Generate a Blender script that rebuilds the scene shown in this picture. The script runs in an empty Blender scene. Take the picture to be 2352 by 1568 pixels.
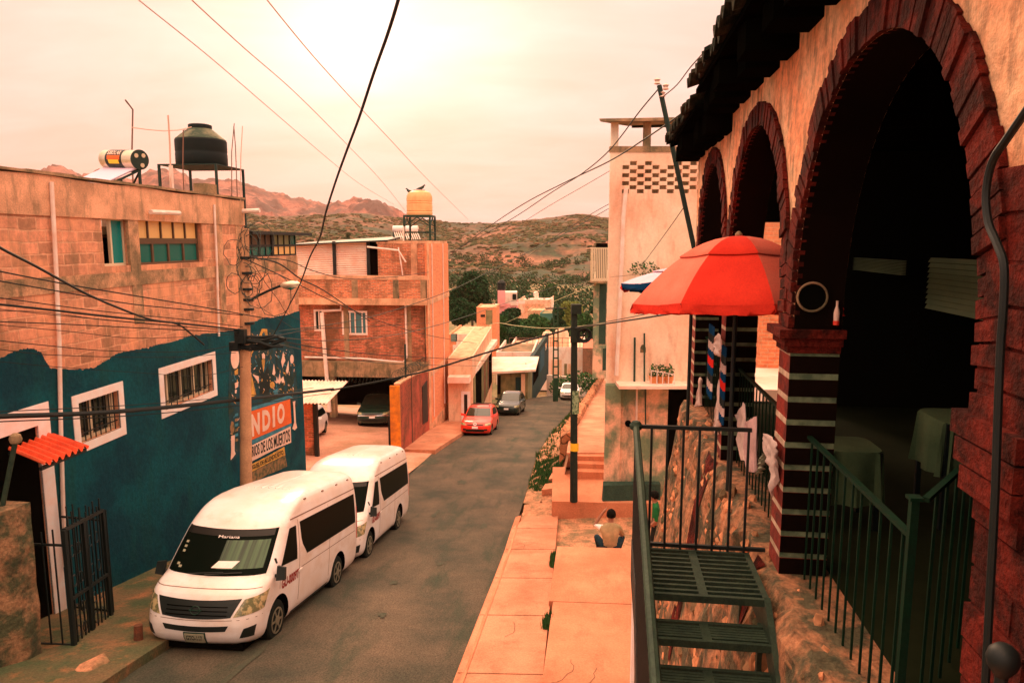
import bpy, bmesh, math, random
from mathutils import Vector, Matrix, noise as mnoise
from mathutils.geometry import delaunay_2d_cdt
R = math.radians
rnd = random.Random(11)
sc = bpy.context.scene
COL = sc.collection
# ---------------------------------------------------------------- camera model (photo measured on a 2352 x 1568 grid)
F, CU, CV = 1650.0, 1176.0, 784.0
PITCH = math.atan(0.1388)
cp, sp = math.cos(PITCH), math.sin(PITCH)

def ray(u, v):
    a = (u - CU) / F; b = (CV - v) / F
    return Vector((a, cp + b * sp, -sp + b * cp))

def atY(u, v, Y):
    d = ray(u, v)
    return d * (Y / d.y)

class Fr:
    """A horizontal frame turned about the camera foot: s runs forward, l to the left, z up."""
    def __init__(self, alpha):
        self.al = alpha; self.th = math.pi / 2 - alpha
        self.t = Vector((math.sin(alpha), math.cos(alpha), 0)); self.lv = Vector((-math.cos(alpha), math.sin(alpha), 0))
    def w(self, s, l, z=0.0):
        return self.t * s + self.lv * l + Vector((0, 0, z))
    def f(self, p):
        p = Vector(p); return Vector((p.dot(self.t), p.dot(self.lv), p.z))
    def onl(self, u, v, l):
        d = ray(u, v); k = l / d.dot(self.lv); q = d * k
        return q.dot(self.t), q.z
    def ons(self, u, v, s):
        d = ray(u, v); k = s / d.dot(self.t); q = d * k
        return q.dot(self.lv), q.z
    def atZ(self, u, v, z):
        d = ray(u, v); q = d * (z / d.z); return self.f(q)

ST = Fr(math.atan(0.085))      # the street
AR = Fr(math.atan(0.1327))     # the arcade on the right
WO = Fr(0.0)                   # plain: s = Y, l = -X

# ---------------------------------------------------------------- road profile (height over distance, follows the hill down)
PROF = [(-30, 1.4), (-10, -2.45), (0, -4.4), (6, -5.6), (11.4, -6.67), (16.5, -7.6), (19.4, -8.11), (25, -8.86), (37.5, -10.37), (48, -11.9),
        (62, -13.75), (75, -16.2), (85, -18.3), (100, -20), (130, -19.2), (160, -18.6), (300, -17), (500, -17)]
def interp(tab, x):
    if x <= tab[0][0]: return tab[0][1]
    for (a, b), (c, d) in zip(tab, tab[1:]):
        if x <= c: return b + (d - b) * (x - a) / (c - a)
    return tab[-1][1]
def rz(Y):
    return (interp(PROF, Y - 1.5) + interp(PROF, Y) + interp(PROF, Y + 1.5)) / 3
def road_px(u, v, off=0.0):
    d = ray(u, v); lo, hi = 2.0, 140.0
    for _ in range(50):
        m = (lo + hi) / 2
        if d.z / d.y * m > rz(m) + off: lo = m
        else: hi = m
    return d * (lo / d.y)

# ---------------------------------------------------------------- mesh builder
class MB:
    def __init__(self): self.v = []; self.f = []; self.m = []; self.cm = 0
    def quad(self, *p):
        i = len(self.v); self.v += [tuple(q) for q in p]; self.f.append(tuple(range(i, i + len(p)))); self.m.append(self.cm)
    def box(self, x0, x1, y0, y1, z0, z1):
        if x0 > x1: x0, x1 = x1, x0
        if y0 > y1: y0, y1 = y1, y0
        if z0 > z1: z0, z1 = z1, z0
        i = len(self.v)
        self.v += [(x0, y0, z0), (x1, y0, z0), (x1, y1, z0), (x0, y1, z0), (x0, y0, z1), (x1, y0, z1), (x1, y1, z1), (x0, y1, z1)]
        for f in ((0, 3, 2, 1), (4, 5, 6, 7), (0, 1, 5, 4), (1, 2, 6, 5), (2, 3, 7, 6), (3, 0, 4, 7)):
            self.f.append(tuple(i + k for k in f)); self.m.append(self.cm)
        return self
    def hexa(self, b4, t4):
        i = len(self.v); self.v += [tuple(p) for p in b4] + [tuple(p) for p in t4]
        for f in ((0, 3, 2, 1), (4, 5, 6, 7), (0, 1, 5, 4), (1, 2, 6, 5), (2, 3, 7, 6), (3, 0, 4, 7)):
            self.f.append(tuple(i + k for k in f)); self.m.append(self.cm)
        return self
    def bar(self, a, b, w, h=None):
        """square bar from a to b"""
        a, b = Vector(a), Vector(b); h = h or w
        d = (b - a).normalized(); up = Vector((0, 0, 1)) if abs(d.z) < .9 else Vector((1, 0, 0))
        x = d.cross(up).normalized() * w / 2; y = x.cross(d).normalized() * h / 2
        return self.hexa([a - x - y, a + x - y, a + x + y, a - x + y], [b - x - y, b + x - y, b + x + y, b - x + y])
    def tube(self, pts, r, n=6, cap=True):
        pts = [Vector(p) for p in pts]; rs = r if isinstance(r, (list, tuple)) else [r] * len(pts)
        base = len(self.v); px = None
        for k, p in enumerate(pts):
            d = (pts[min(k + 1, len(pts) - 1)] - pts[max(k - 1, 0)])
            d = d.normalized() if d.length > 1e-9 else Vector((0, 0, 1))
            if px is None:
                up = Vector((0, 0, 1)) if abs(d.z) < .9 else Vector((1, 0, 0)); x = d.cross(up).normalized()
            else:
                x = (px - d * px.dot(d)); x = x.normalized() if x.length > 1e-6 else d.orthogonal().normalized()
            px = x; y = d.cross(x)
            for j in range(n):
                a = 2 * math.pi * j / n
                self.v.append(tuple(p + (x * math.cos(a) + y * math.sin(a)) * rs[k]))
        for k in range(len(pts) - 1):
            for j in range(n):
                self.f.append((base + k * n + j, base + k * n + (j + 1) % n, base + (k + 1) * n + (j + 1) % n, base + (k + 1) * n + j)); self.m.append(self.cm)
        if cap:
            self.f.append(tuple(base + j for j in range(n))[::-1]); self.m.append(self.cm)
            self.f.append(tuple(base + (len(pts) - 1) * n + j for j in range(n))); self.m.append(self.cm)
        return self
    def lathe(self, c, prof, n=24, axis='z'):
        cx, cy, cz = c; base = len(self.v)
        for r, h in prof:
            for j in range(n):
                a = 2 * math.pi * j / n
                q = (r * math.cos(a), r * math.sin(a), h)
                if axis == 'y': q = (q[0], q[2], q[1])
                if axis == 'x': q = (q[2], q[0], q[1])
                self.v.append((cx + q[0], cy + q[1], cz + q[2]))
        for k in range(len(prof) - 1):
            for j in range(n):
                self.f.append((base + k * n + j, base + k * n + (j + 1) % n, base + (k + 1) * n + (j + 1) % n, base + (k + 1) * n + j)); self.m.append(self.cm)
        for k in (0, len(prof) - 1):
            if prof[k][0] > 1e-4:
                self.f.append(tuple(base + k * n + j for j in range(n))); self.m.append(self.cm)
        return self
    def grid(self, rows):
        b = len(self.v); n = len(rows[0])
        for r in rows: self.v += [tuple(p) for p in r]
        for i in range(len(rows) - 1):
            for j in range(n - 1):
                self.f.append((b + i * n + j, b + i * n + j + 1, b + (i + 1) * n + j + 1, b + (i + 1) * n + j)); self.m.append(self.cm)
        return self
    def sheet(self, rows, thick):
        """grid with thickness along z-ish normal given as a vector"""
        t = Vector(thick); self.grid(rows); self.grid([[Vector(p) + t for p in r] for r in rows])
        A = rows; n = len(rows[0])
        edge = [A[0][j] for j in range(n)] + [A[i][n - 1] for i in range(1, len(A))] + [A[-1][j] for j in range(n - 2, -1, -1)] + [A[i][0] for i in range(len(A) - 2, 0, -1)]
        for a, b in zip(edge, edge[1:] + edge[:1]):
            self.quad(a, b, Vector(b) + t, Vector(a) + t)
        return self
    def slab(self, outline, holes, fn, d0, d1, rims=True):
        """flat plate with holes; fn(u, v, d) gives the 3-D point"""
        pts = []; edges = []
        def add(loop):
            i = len(pts)
            for q in loop: pts.append(Vector((q[0], q[1])))
            n = len(loop)
            for k in range(n): edges.append((i + k, i + (k + 1) % n))
        add(outline)
        for h in holes: add(h)
        V, E, T, *_ = delaunay_2d_cdt(pts, edges, [], 0, 1e-6)
        def inside(c, loop):
            r = False; j = len(loop) - 1
            for i in range(len(loop)):
                xi, yi = loop[i][0], loop[i][1]; xj, yj = loop[j][0], loop[j][1]
                if (yi > c[1]) != (yj > c[1]) and c[0] < (xj - xi) * (c[1] - yi) / (yj - yi) + xi: r = not r
                j = i
            return r
        tris = []
        for t in T:
            c = (sum(V[i][0] for i in t) / 3, sum(V[i][1] for i in t) / 3)
            if inside(c, outline) and not any(inside(c, h) for h in holes): tris.append(t)
        for d, flip in ((d0, False), (d1, True)):
            if d is None: continue
            b = len(self.v); self.v += [tuple(fn(q[0], q[1], d)) for q in V]
            for t in tris: self.f.append(tuple(b + i for i in (t[::-1] if flip else t))); self.m.append(self.cm)
        if rims and d1 is not None:
            for loop in [outline] + list(holes):
                for a, c in zip(loop, list(loop[1:]) + [loop[0]]):
                    self.quad(fn(a[0], a[1], d0), fn(c[0], c[1], d0), fn(c[0], c[1], d1), fn(a[0], a[1], d1))
        return self
    def mesh(self, name, base=(0, 0, 0), smooth=False):
        me = bpy.data.meshes.new(name); bx, by, bz = base
        me.from_pydata([(x - bx, y - by, z - bz) for x, y, z in self.v], [], self.f)
        if any(self.m): me.polygons.foreach_set('material_index', self.m)
        bm = bmesh.new(); bm.from_mesh(me)
        bmesh.ops.remove_doubles(bm, verts=bm.verts, dist=1e-5)
        bmesh.ops.recalc_face_normals(bm, faces=bm.faces)
        bm.to_mesh(me); bm.free()
        if smooth:
            me.polygons.foreach_set('use_smooth', [True] * len(me.polygons))
            me.set_sharp_from_angle(angle=R(smooth if smooth > 1 else 35))
        me.update(); return me

class T:
    pass
def props(o, label, cat, group=None):
    o['label'] = label; o['category'] = cat
    if group: o['group'] = group
def thing(name, label, cat, base, fr=ST, group=None):
    t = T(); t.base = tuple(base); t.fr = fr
    o = bpy.data.objects.new(name, None); COL.objects.link(o); o.empty_display_size = .2
    o.location = fr.w(*base); o.rotation_euler = (0, 0, fr.th); props(o, label, cat, group); t.o = o
    return t
def part(name, mb, mat, t, parent=None, smooth=False, label=None):
    me = mb.mesh(name, t.base, smooth) if isinstance(mb, MB) else mb
    for m in (mat if isinstance(mat, (list, tuple)) else [mat]): me.materials.append(m)
    o = bpy.data.objects.new(name, me); COL.objects.link(o); o.parent = parent or t.o
    if label: o['label'] = label
    return o
def solo(name, label, cat, mb, mat, base=None, fr=ST, group=None, smooth=False):
    if base is None:
        n = len(mb.v); base = (sum(p[0] for p in mb.v) / n, sum(p[1] for p in mb.v) / n, min(p[2] for p in mb.v))
    me = mb.mesh(name, base, smooth)
    for m in (mat if isinstance(mat, (list, tuple)) else [mat]): me.materials.append(m)
    o = bpy.data.objects.new(name, me); COL.objects.link(o)
    o.location = fr.w(*base); o.rotation_euler = (0, 0, fr.th); props(o, label, cat, group)
    return o
def struct(name, mb, mat, fr=WO, smooth=False, kind='structure', label=None, cat=None):
    me = mb.mesh(name, (0, 0, 0), smooth)
    for m in (mat if isinstance(mat, (list, tuple)) else [mat]): me.materials.append(m)
    o = bpy.data.objects.new(name, me); COL.objects.link(o); o.rotation_euler = (0, 0, fr.th)
    o['kind'] = kind
    o['label'] = label or name.replace('_', ' '); o['category'] = cat or name.split('_')[-1]
    return o
def copy_tree(o, parent=None):
    c = o.copy(); COL.objects.link(c)
    if parent: c.parent = parent
    for ch in list(o.children): copy_tree(ch, c)
    return c
def relabel(o, label, group=None):
    o['label'] = label
    if group: o['group'] = group

# ---------------------------------------------------------------- materials
def lin(c):
    c /= 255.0
    return c / 12.92 if c <= .04045 else ((c + .055) / 1.055) ** 2.4
TINT = (1.0, .62, .40)
def A(r, g, b, k=1.0):
    """own colour of a surface that reads (r,g,b) under the warm overcast light"""
    return tuple(max(.003, min(.9, k * lin(x) / t)) for x, t in zip((r, g, b), TINT))
class N:
    def __init__(self, name):
        self.m = bpy.data.materials.new(name); self.m.use_nodes = True; self.nt = self.m.node_tree
        self.b = self.nt.nodes['Principled BSDF']
    def n(self, typ, **kw):
        x = self.nt.nodes.new(typ)
        for k, v in kw.items():
            if k.startswith('i_'): x.inputs[k[2:].replace('_', ' ')].default_value = v
            else: setattr(x, k, v)
        return x
    def l(self, a, b): self.nt.links.new(a, b)
def c4(c): return (c[0], c[1], c[2], 1)
def M(name, col, rough=.75, metal=0.0, spec=.35, col2=None, scale=3.0, contrast=.5, grit=0.0, gritscale=60.0, bump=0.0, bscale=25.0, stain=None, stainamt=.5, stainscale=(1.2, 1.2, .25), coat=0.0, detail=6.0, stretch=None):
    q = N(name); b = q.b
    b.inputs['Roughness'].default_value = rough; b.inputs['Metallic'].default_value = metal
    b.inputs['Specular IOR Level'].default_value = spec
    if coat: b.inputs['Coat Weight'].default_value = coat; b.inputs['Coat Roughness'].default_value = .08
    tc = q.n('ShaderNodeTexCoord')
    src = tc.outputs['Object']
    if stretch:
        mp = q.n('ShaderNodeMapping'); mp.inputs['Scale'].default_value = stretch; q.l(src, mp.inputs['Vector']); src = mp.outputs['Vector']
    col_out = None
    if col2 is None and grit == 0 and stain is None:
        b.inputs['Base Color'].default_value = c4(col)
    else:
        col2 = col2 or tuple(x * .72 for x in col)
        ns = q.n('ShaderNodeTexNoise', i_Scale=scale, i_Detail=detail, i_Roughness=.6); q.l(src, ns.inputs['Vector'])
        cr = q.n('ShaderNodeMapRange'); cr.inputs['From Min'].default_value = .5 - .35 * (1.05 - contrast); cr.inputs['From Max'].default_value = .5 + .35 * (1.05 - contrast)
        q.l(ns.outputs['Fac'], cr.inputs['Value'])
        mx = q.n('ShaderNodeMix', data_type='RGBA'); mx.inputs['A'].default_value = c4(col); mx.inputs['B'].default_value = c4(col2)
        q.l(cr.outputs['Result'], mx.inputs['Factor']); col_out = mx.outputs['Result']
        if stain is not None:
            mp = q.n('ShaderNodeMapping'); mp.inputs['Scale'].default_value = stainscale; q.l(tc.outputs['Object'], mp.inputs['Vector'])
            n2 = q.n('ShaderNodeTexNoise', i_Scale=2.2, i_Detail=8.0, i_Roughness=.65); q.l(mp.outputs['Vector'], n2.inputs['Vector'])
            r2 = q.n('ShaderNodeMapRange'); r2.inputs['From Min'].default_value = .52; r2.inputs['From Max'].default_value = .7; r2.inputs['To Max'].default_value = stainamt
            q.l(n2.outputs['Fac'], r2.inputs['Value'])
            m2 = q.n('ShaderNodeMix', data_type='RGBA'); m2.inputs['B'].default_value = c4(stain); q.l(col_out, m2.inputs['A']); q.l(r2.outputs['Result'], m2.inputs['Factor']); col_out = m2.outputs['Result']
        if grit:
            n3 = q.n('ShaderNodeTexNoise', i_Scale=gritscale, i_Detail=3.0, i_Roughness=.7); q.l(src, n3.inputs['Vector'])
            r3 = q.n('ShaderNodeMapRange'); r3.inputs['From Min'].default_value = .3; r3.inputs['From Max'].default_value = .7
            r3.inputs['To Min'].default_value = 1 - grit; r3.inputs['To Max'].default_value = 1 + grit; q.l(n3.outputs['Fac'], r3.inputs['Value'])
            m3 = q.n('ShaderNodeMix', data_type='RGBA', blend_type='MULTIPLY'); m3.inputs['Factor'].default_value = 1; q.l(col_out, m3.inputs['A']); q.l(r3.outputs['Result'], m3.inputs['B']); col_out = m3.outputs['Result']
        q.l(col_out, b.inputs['Base Color'])
    if bump:
        n4 = q.n('ShaderNodeTexNoise', i_Scale=bscale, i_Detail=5.0, i_Roughness=.65); q.l(src, n4.inputs['Vector'])
        bp = q.n('ShaderNodeBump', i_Strength=bump, i_Distance=.03); q.l(n4.outputs['Fac'], bp.inputs['Height']); q.l(bp.outputs['Normal'], b.inputs['Normal'])
    return q.m
def BR(name, c1, c2, mortar, w=.24, h=.07, ms=.012, patch=None, patchamt=.7, patchscale=.9, stain=None, bump=.5, bias=0.0, streak=None):
    """courses of brick or block on any upright wall; plaster patches and stains over them"""
    q = N(name); b = q.b; b.inputs['Roughness'].default_value = .88; b.inputs['Specular IOR Level'].default_value = .2
    tc = q.n('ShaderNodeTexCoord'); sx = q.n('ShaderNodeSeparateXYZ'); q.l(tc.outputs['Object'], sx.inputs[0])
    ad = q.n('ShaderNodeMath', operation='ADD'); q.l(sx.outputs['X'], ad.inputs[0]); q.l(sx.outputs['Y'], ad.inputs[1])
    cb = q.n('ShaderNodeCombineXYZ'); q.l(ad.outputs[0], cb.inputs['X']); q.l(sx.outputs['Z'], cb.inputs['Y'])
    wn = q.n('ShaderNodeTexNoise', i_Scale=3.0, i_Detail=4.0); q.l(tc.outputs['Object'], wn.inputs['Vector'])
    wm = q.n('ShaderNodeVectorMath', operation='SCALE'); wm.inputs['Scale'].default_value = h * .35; q.l(wn.outputs['Color'], wm.inputs[0])
    wa = q.n('ShaderNodeVectorMath', operation='ADD'); q.l(cb.outputs[0], wa.inputs[0]); q.l(wm.outputs[0], wa.inputs[1])
    bt = q.n('ShaderNodeTexBrick', i_Scale=1.0); bt.inputs['Brick Width'].default_value = w; bt.inputs['Row Height'].default_value = h
    bt.inputs['Mortar Size'].default_value = ms; bt.inputs['Mortar Smooth'].default_value = .3; bt.inputs['Bias'].default_value = bias
    bt.inputs['Color1'].default_value = c4(c1); bt.inputs['Color2'].default_value = c4(c2); bt.inputs['Mortar'].default_value = c4(mortar)
    q.l(wa.outputs[0], bt.inputs['Vector']); out = bt.outputs['Color']
    ns = q.n('ShaderNodeTexNoise', i_Scale=9.0, i_Detail=7.0, i_Roughness=.7); q.l(tc.outputs['Object'], ns.inputs['Vector'])
    rr = q.n('ShaderNodeMapRange'); rr.inputs['From Min'].default_value = .25; rr.inputs['From Max'].default_value = .75; rr.inputs['To Min'].default_value = .62; rr.inputs['To Max'].default_value = 1.3
    q.l(ns.outputs['Fac'], rr.inputs['Value'])
    mm = q.n('ShaderNodeMix', data_type='RGBA', blend_type='MULTIPLY'); mm.inputs['Factor'].default_value = 1; q.l(out, mm.inputs['A']); q.l(rr.outputs['Result'], mm.inputs['B']); out = mm.outputs['Result']
    if patch is not None:
        n2 = q.n('ShaderNodeTexNoise', i_Scale=patchscale, i_Detail=8.0, i_Roughness=.62); q.l(tc.outputs['Object'], n2.inputs['Vector'])
        r2 = q.n('ShaderNodeMapRange'); r2.inputs['From Min'].default_value = .47; r2.inputs['From Max'].default_value = .6; r2.inputs['To Max'].default_value = patchamt; q.l(n2.outputs['Fac'], r2.inputs['Value'])
        m2 = q.n('ShaderNodeMix', data_type='RGBA'); m2.inputs['B'].default_value = c4(patch); q.l(out, m2.inputs['A']); q.l(r2.outputs['Result'], m2.inputs['Factor']); out = m2.outputs['Result']
    if stain is not None:
        mp = q.n('ShaderNodeMapping'); mp.inputs['Scale'].default_value = (1.1, 1.1, .3); q.l(tc.outputs['Object'], mp.inputs['Vector'])
        n3 = q.n('ShaderNodeTexNoise', i_Scale=1.7, i_Detail=9.0, i_Roughness=.7); q.l(mp.outputs['Vector'], n3.inputs['Vector'])
        r3 = q.n('ShaderNodeMapRange'); r3.inputs['From Min'].default_value = .5; r3.inputs['From Max'].default_value = .72; r3.inputs['To Max'].default_value = .75; q.l(n3.outputs['Fac'], r3.inputs['Value'])
        m3 = q.n('ShaderNodeMix', data_type='RGBA'); m3.inputs['B'].default_value = c4(stain); q.l(out, m3.inputs['A']); q.l(r3.outputs['Result'], m3.inputs['Factor']); out = m3.outputs['Result']
    q.l(out, b.inputs['Base Color'])
    iv = q.n('ShaderNodeMath', operation='SUBTRACT'); iv.inputs[0].default_value = 1; q.l(bt.outputs['Fac'], iv.inputs[1])
    ad2 = q.n('ShaderNodeMath', operation='MULTIPLY_ADD'); q.l(ns.outputs['Fac'], ad2.inputs[0]); ad2.inputs[1].default_value = .5; q.l(iv.outputs[0], ad2.inputs[2])
    bp = q.n('ShaderNodeBump', i_Strength=bump, i_Distance=.02); q.l(ad2.outputs[0], bp.inputs['Height']); q.l(bp.outputs['Normal'], b.inputs['Normal'])
    return q.m
def STONE(name, c1, c2, gap, scale=3.0, bump=1.0):
    q = N(name); b = q.b; b.inputs['Roughness'].default_value = .92; b.inputs['Specular IOR Level'].default_value = .15
    tc = q.n('ShaderNodeTexCoord'); wn = q.n('ShaderNodeTexNoise', i_Scale=2.5, i_Detail=5.0); q.l(tc.outputs['Object'], wn.inputs['Vector'])
    wm = q.n('ShaderNodeVectorMath', operation='SCALE'); wm.inputs['Scale'].default_value = .35; q.l(wn.outputs['Color'], wm.inputs[0])
    wa = q.n('ShaderNodeVectorMath', operation='ADD'); q.l(tc.outputs['Object'], wa.inputs[0]); q.l(wm.outputs[0], wa.inputs[1])
    vo = q.n('ShaderNodeTexVoronoi', feature='DISTANCE_TO_EDGE', i_Scale=scale); q.l(wa.outputs[0], vo.inputs['Vector'])
    v2 = q.n('ShaderNodeTexVoronoi', i_Scale=scale); q.l(wa.outputs[0], v2.inputs['Vector'])
    ns = q.n('ShaderNodeTexNoise', i_Scale=7.0, i_Detail=8.0, i_Roughness=.7); q.l(tc.outputs['Object'], ns.inputs['Vector'])
    sp_ = q.n('ShaderNodeSeparateColor'); q.l(v2.outputs['Color'], sp_.inputs[0])
    av = q.n('ShaderNodeMath', operation='MULTIPLY_ADD'); q.l(sp_.outputs['Red'], av.inputs[0]); av.inputs[1].default_value = .45; 
    sb = q.n('ShaderNodeMath', operation='MULTIPLY'); q.l(ns.outputs['Fac'], sb.inputs[0]); sb.inputs[1].default_value = .7; q.l(sb.outputs[0], av.inputs[2])
    mx = q.n('ShaderNodeMix', data_type='RGBA'); mx.inputs['A'].default_value = c4(c1); mx.inputs['B'].default_value = c4(c2); q.l(av.outputs[0], mx.inputs['Factor'])
    rr = q.n('ShaderNodeMapRange'); rr.inputs['From Max'].default_value = .06; q.l(vo.outputs['Distance'], rr.inputs['Value'])
    m2 = q.n('ShaderNodeMix', data_type='RGBA'); m2.inputs['A'].default_value = c4(gap); q.l(mx.outputs['Result'], m2.inputs['B']); q.l(rr.outputs['Result'], m2.inputs['Factor'])
    q.l(m2.outputs['Result'], b.inputs['Base Color'])
    ah = q.n('ShaderNodeMath', operation='MULTIPLY_ADD'); q.l(ns.outputs['Fac'], ah.inputs[0]); ah.inputs[1].default_value = .8; q.l(rr.outputs['Result'], ah.inputs[2])
    bp = q.n('ShaderNodeBump', i_Strength=bump, i_Distance=.05); q.l(ah.outputs[0], bp.inputs['Height']); q.l(bp.outputs['Normal'], b.inputs['Normal'])
    return q.m
def GLASS(name, col, rough=.08, spec=.5):
    q = N(name); q.b.inputs['Base Color'].default_value = c4(col); q.b.inputs['Roughness'].default_value = rough; q.b.inputs['Specular IOR Level'].default_value = spec
    return q.m

_tex = {}
def text_mesh(body, width, height, depth=.004, bold=.0, mapper=None):
    """flat lettering as a mesh; x 0..width, z 0..height, mapped by mapper(x, z, d)"""
    cu = bpy.data.curves.new('lettering', 'FONT'); cu.body = body; cu.size = 1; cu.offset = bold; cu.resolution_u = 4; cu.fill_mode = 'FRONT'
    ob = bpy.data.objects.new('lettering', cu); COL.objects.link(ob)
    dg = bpy.context.evaluated_depsgraph_get(); dg.update()
    me = bpy.data.meshes.new_from_object(ob.evaluated_get(dg))
    COL.objects.unlink(ob); bpy.data.objects.remove(ob)
    vs = [v.co.copy() for v in me.vertices]; fs = [tuple(p.vertices) for p in me.polygons]; bpy.data.meshes.remove(me)
    x0 = min(v.x for v in vs); x1 = max(v.x for v in vs); y0 = min(v.y for v in vs); y1 = max(v.y for v in vs)
    mb = MB(); mb.v = [tuple(mapper((v.x - x0) / (x1 - x0) * width, (v.y - y0) / (y1 - y0) * height, depth)) for v in vs]; mb.f = fs; mb.m = [0] * len(fs)
    return mb
# ================================================================ camera, light, sky
cam = bpy.data.cameras.new('camera'); co = bpy.data.objects.new('camera', cam); COL.objects.link(co)
cam.sensor_width = 36; cam.lens = F / 2352 * 36; cam.clip_start = .05; cam.clip_end = 9000
co.location = (0, 0, 0); co.rotation_euler = (math.pi / 2 - PITCH, 0, 0); sc.camera = co
sc.view_settings.view_transform = 'Standard'; sc.view_settings.look = 'None'; sc.view_settings.exposure = .3; sc.view_settings.gamma = 1
sc.cycles.use_denoising = True
sc.cycles.max_bounces = 6; sc.cycles.diffuse_bounces = 3; sc.cycles.glossy_bounces = 3; sc.cycles.volume_bounces = 0
sc.cycles.volume_max_steps = 64
SUN_AZ, SUN_EL = R(-11.6), R(24)
sun = bpy.data.lights.new('sun', 'SUN'); so = bpy.data.objects.new('sun', sun); COL.objects.link(so)
sun.energy = 1.5; sun.angle = R(14); sun.color = (1, .62, .36)
sd = Vector((math.sin(SUN_AZ) * math.cos(SUN_EL), math.cos(SUN_AZ) * math.cos(SUN_EL), math.sin(SUN_EL)))
so.rotation_euler = sd.to_track_quat('Z', 'Y').to_euler()
wd = bpy.data.worlds.new('World'); sc.world = wd; wd.use_nodes = True; nt = wd.node_tree
bg = nt.nodes['Background']; bg.inputs['Strength'].default_value = .1
sky = nt.nodes.new('ShaderNodeTexSky'); sky.sky_type = 'NISHITA'; sky.sun_disc = False; sky.sun_elevation = SUN_EL; sky.sun_rotation = SUN_AZ; sky.dust_density = 4
def wn(t, **k):
    x = nt.nodes.new(t)
    for a, b in k.items():
        if a.startswith('i_'): x.inputs[a[2:].replace('_', ' ')].default_value = b
        else: setattr(x, a, b)
    return x
L = nt.links.new
tcw = wn('ShaderNodeTexCoord'); nrm = wn('ShaderNodeVectorMath', operation='NORMALIZE'); L(tcw.outputs['Generated'], nrm.inputs[0])
sxy = wn('ShaderNodeSeparateXYZ'); L(nrm.outputs[0], sxy.inputs[0])
# warm filter over the clear sky, then a deck of cloud
tn = wn('ShaderNodeMix', data_type='RGBA', blend_type='MULTIPLY'); tn.inputs['Factor'].default_value = 1; L(sky.outputs[0], tn.inputs['A']); tn.inputs['B'].default_value = (1, .62, .36, 1)
# cloud deck: direction projected on a flat ceiling
zc = wn('ShaderNodeMath', operation='MAXIMUM'); L(sxy.outputs['Z'], zc.inputs[0]); zc.inputs[1].default_value = 0.0
za = wn('ShaderNodeMath', operation='ADD'); L(zc.outputs[0], za.inputs[0]); za.inputs[1].default_value = .22
dv = wn('ShaderNodeVectorMath', operation='DIVIDE'); L(nrm.outputs[0], dv.inputs[0])
cz = wn('ShaderNodeCombineXYZ'); [L(za.outputs[0], cz.inputs[i]) for i in range(3)]; L(cz.outputs[0], dv.inputs[1])
mpw = wn('ShaderNodeMapping'); mpw.inputs['Scale'].default_value = (.8, 1.5, .4); L(dv.outputs[0], mpw.inputs['Vector'])
n1 = wn('ShaderNodeTexNoise', i_Scale=2.1, i_Detail=8.0, i_Roughness=.52, i_Distortion=.3); L(mpw.outputs[0], n1.inputs['Vector'])
r1 = wn('ShaderNodeMapRange'); r1.inputs['From Min'].default_value = .3; r1.inputs['From Max'].default_value = .66; r1.inputs['To Min'].default_value = .0; r1.inputs['To Max'].default_value = 1; L(n1.outputs['Fac'], r1.inputs['Value'])
cl = wn('ShaderNodeMix', data_type='RGBA'); cl.inputs['A'].default_value = (8.3, 5.5, 4.55, 1); cl.inputs['B'].default_value = (9.3, 7.15, 6.4, 1); L(r1.outputs['Result'], cl.inputs['Factor'])
# brighter overhead (overcast) and round the hidden sun
zr = wn('ShaderNodeMapRange'); zr.inputs['From Min'].default_value = .34; zr.inputs['From Max'].default_value = .95; zr.inputs['To Min'].default_value = 1.0; zr.inputs['To Max'].default_value = 4.4; L(sxy.outputs['Z'], zr.inputs['Value'])
def glow(u, v, sharp, amt):
    d = ray(u, v).normalized()
    dt = wn('ShaderNodeVectorMath', operation='DOT_PRODUCT'); L(nrm.outputs[0], dt.inputs[0]); dt.inputs[1].default_value = d
    mx = wn('ShaderNodeMath', operation='MAXIMUM'); L(dt.outputs['Value'], mx.inputs[0]); mx.inputs[1].default_value = 0
    pw = wn('ShaderNodeMath', operation='POWER'); L(mx.outputs[0], pw.inputs[0]); pw.inputs[1].default_value = sharp
    ml = wn('ShaderNodeMath', operation='MULTIPLY'); L(pw.outputs[0], ml.inputs[0]); ml.inputs[1].default_value = amt
    return ml
g1 = glow(815, 75, 180, .42); g2 = glow(1090, 150, 320, .16); g3 = glow(900, 60, 16, .10)
s1 = wn('ShaderNodeMath', operation='ADD'); L(g1.outputs[0], s1.inputs[0]); L(g2.outputs[0], s1.inputs[1])
s2 = wn('ShaderNodeMath', operation='ADD'); L(s1.outputs[0], s2.inputs[0]); L(g3.outputs[0], s2.inputs[1])
s3 = zr
zw = wn('ShaderNodeMapRange'); zw.inputs['From Min'].default_value = .32; zw.inputs['From Max'].default_value = .8; L(sxy.outputs['Z'], zw.inputs['Value'])
wm_ = wn('ShaderNodeMix', data_type='RGBA', blend_type='MULTIPLY'); L(zw.outputs['Result'], wm_.inputs['Factor']); L(cl.outputs['Result'], wm_.inputs['A']); wm_.inputs['B'].default_value = (1, .84, .64, 1)
fm = wn('ShaderNodeMix', data_type='RGBA', blend_type='MULTIPLY'); fm.inputs['Factor'].default_value = 1; L(wm_.outputs['Result'], fm.inputs['A']); L(zr.outputs['Result'], fm.inputs['B'])
gl = wn('ShaderNodeVectorMath', operation='SCALE'); gl.inputs[0].default_value = (9.5, 9.2, 8.6); L(s2.outputs[0], gl.inputs['Scale'])
ga_ = wn('ShaderNodeMix', data_type='RGBA', blend_type='ADD'); ga_.inputs['Factor'].default_value = 1; L(fm.outputs['Result'], ga_.inputs['A']); L(gl.outputs[0], ga_.inputs['B'])
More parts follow.
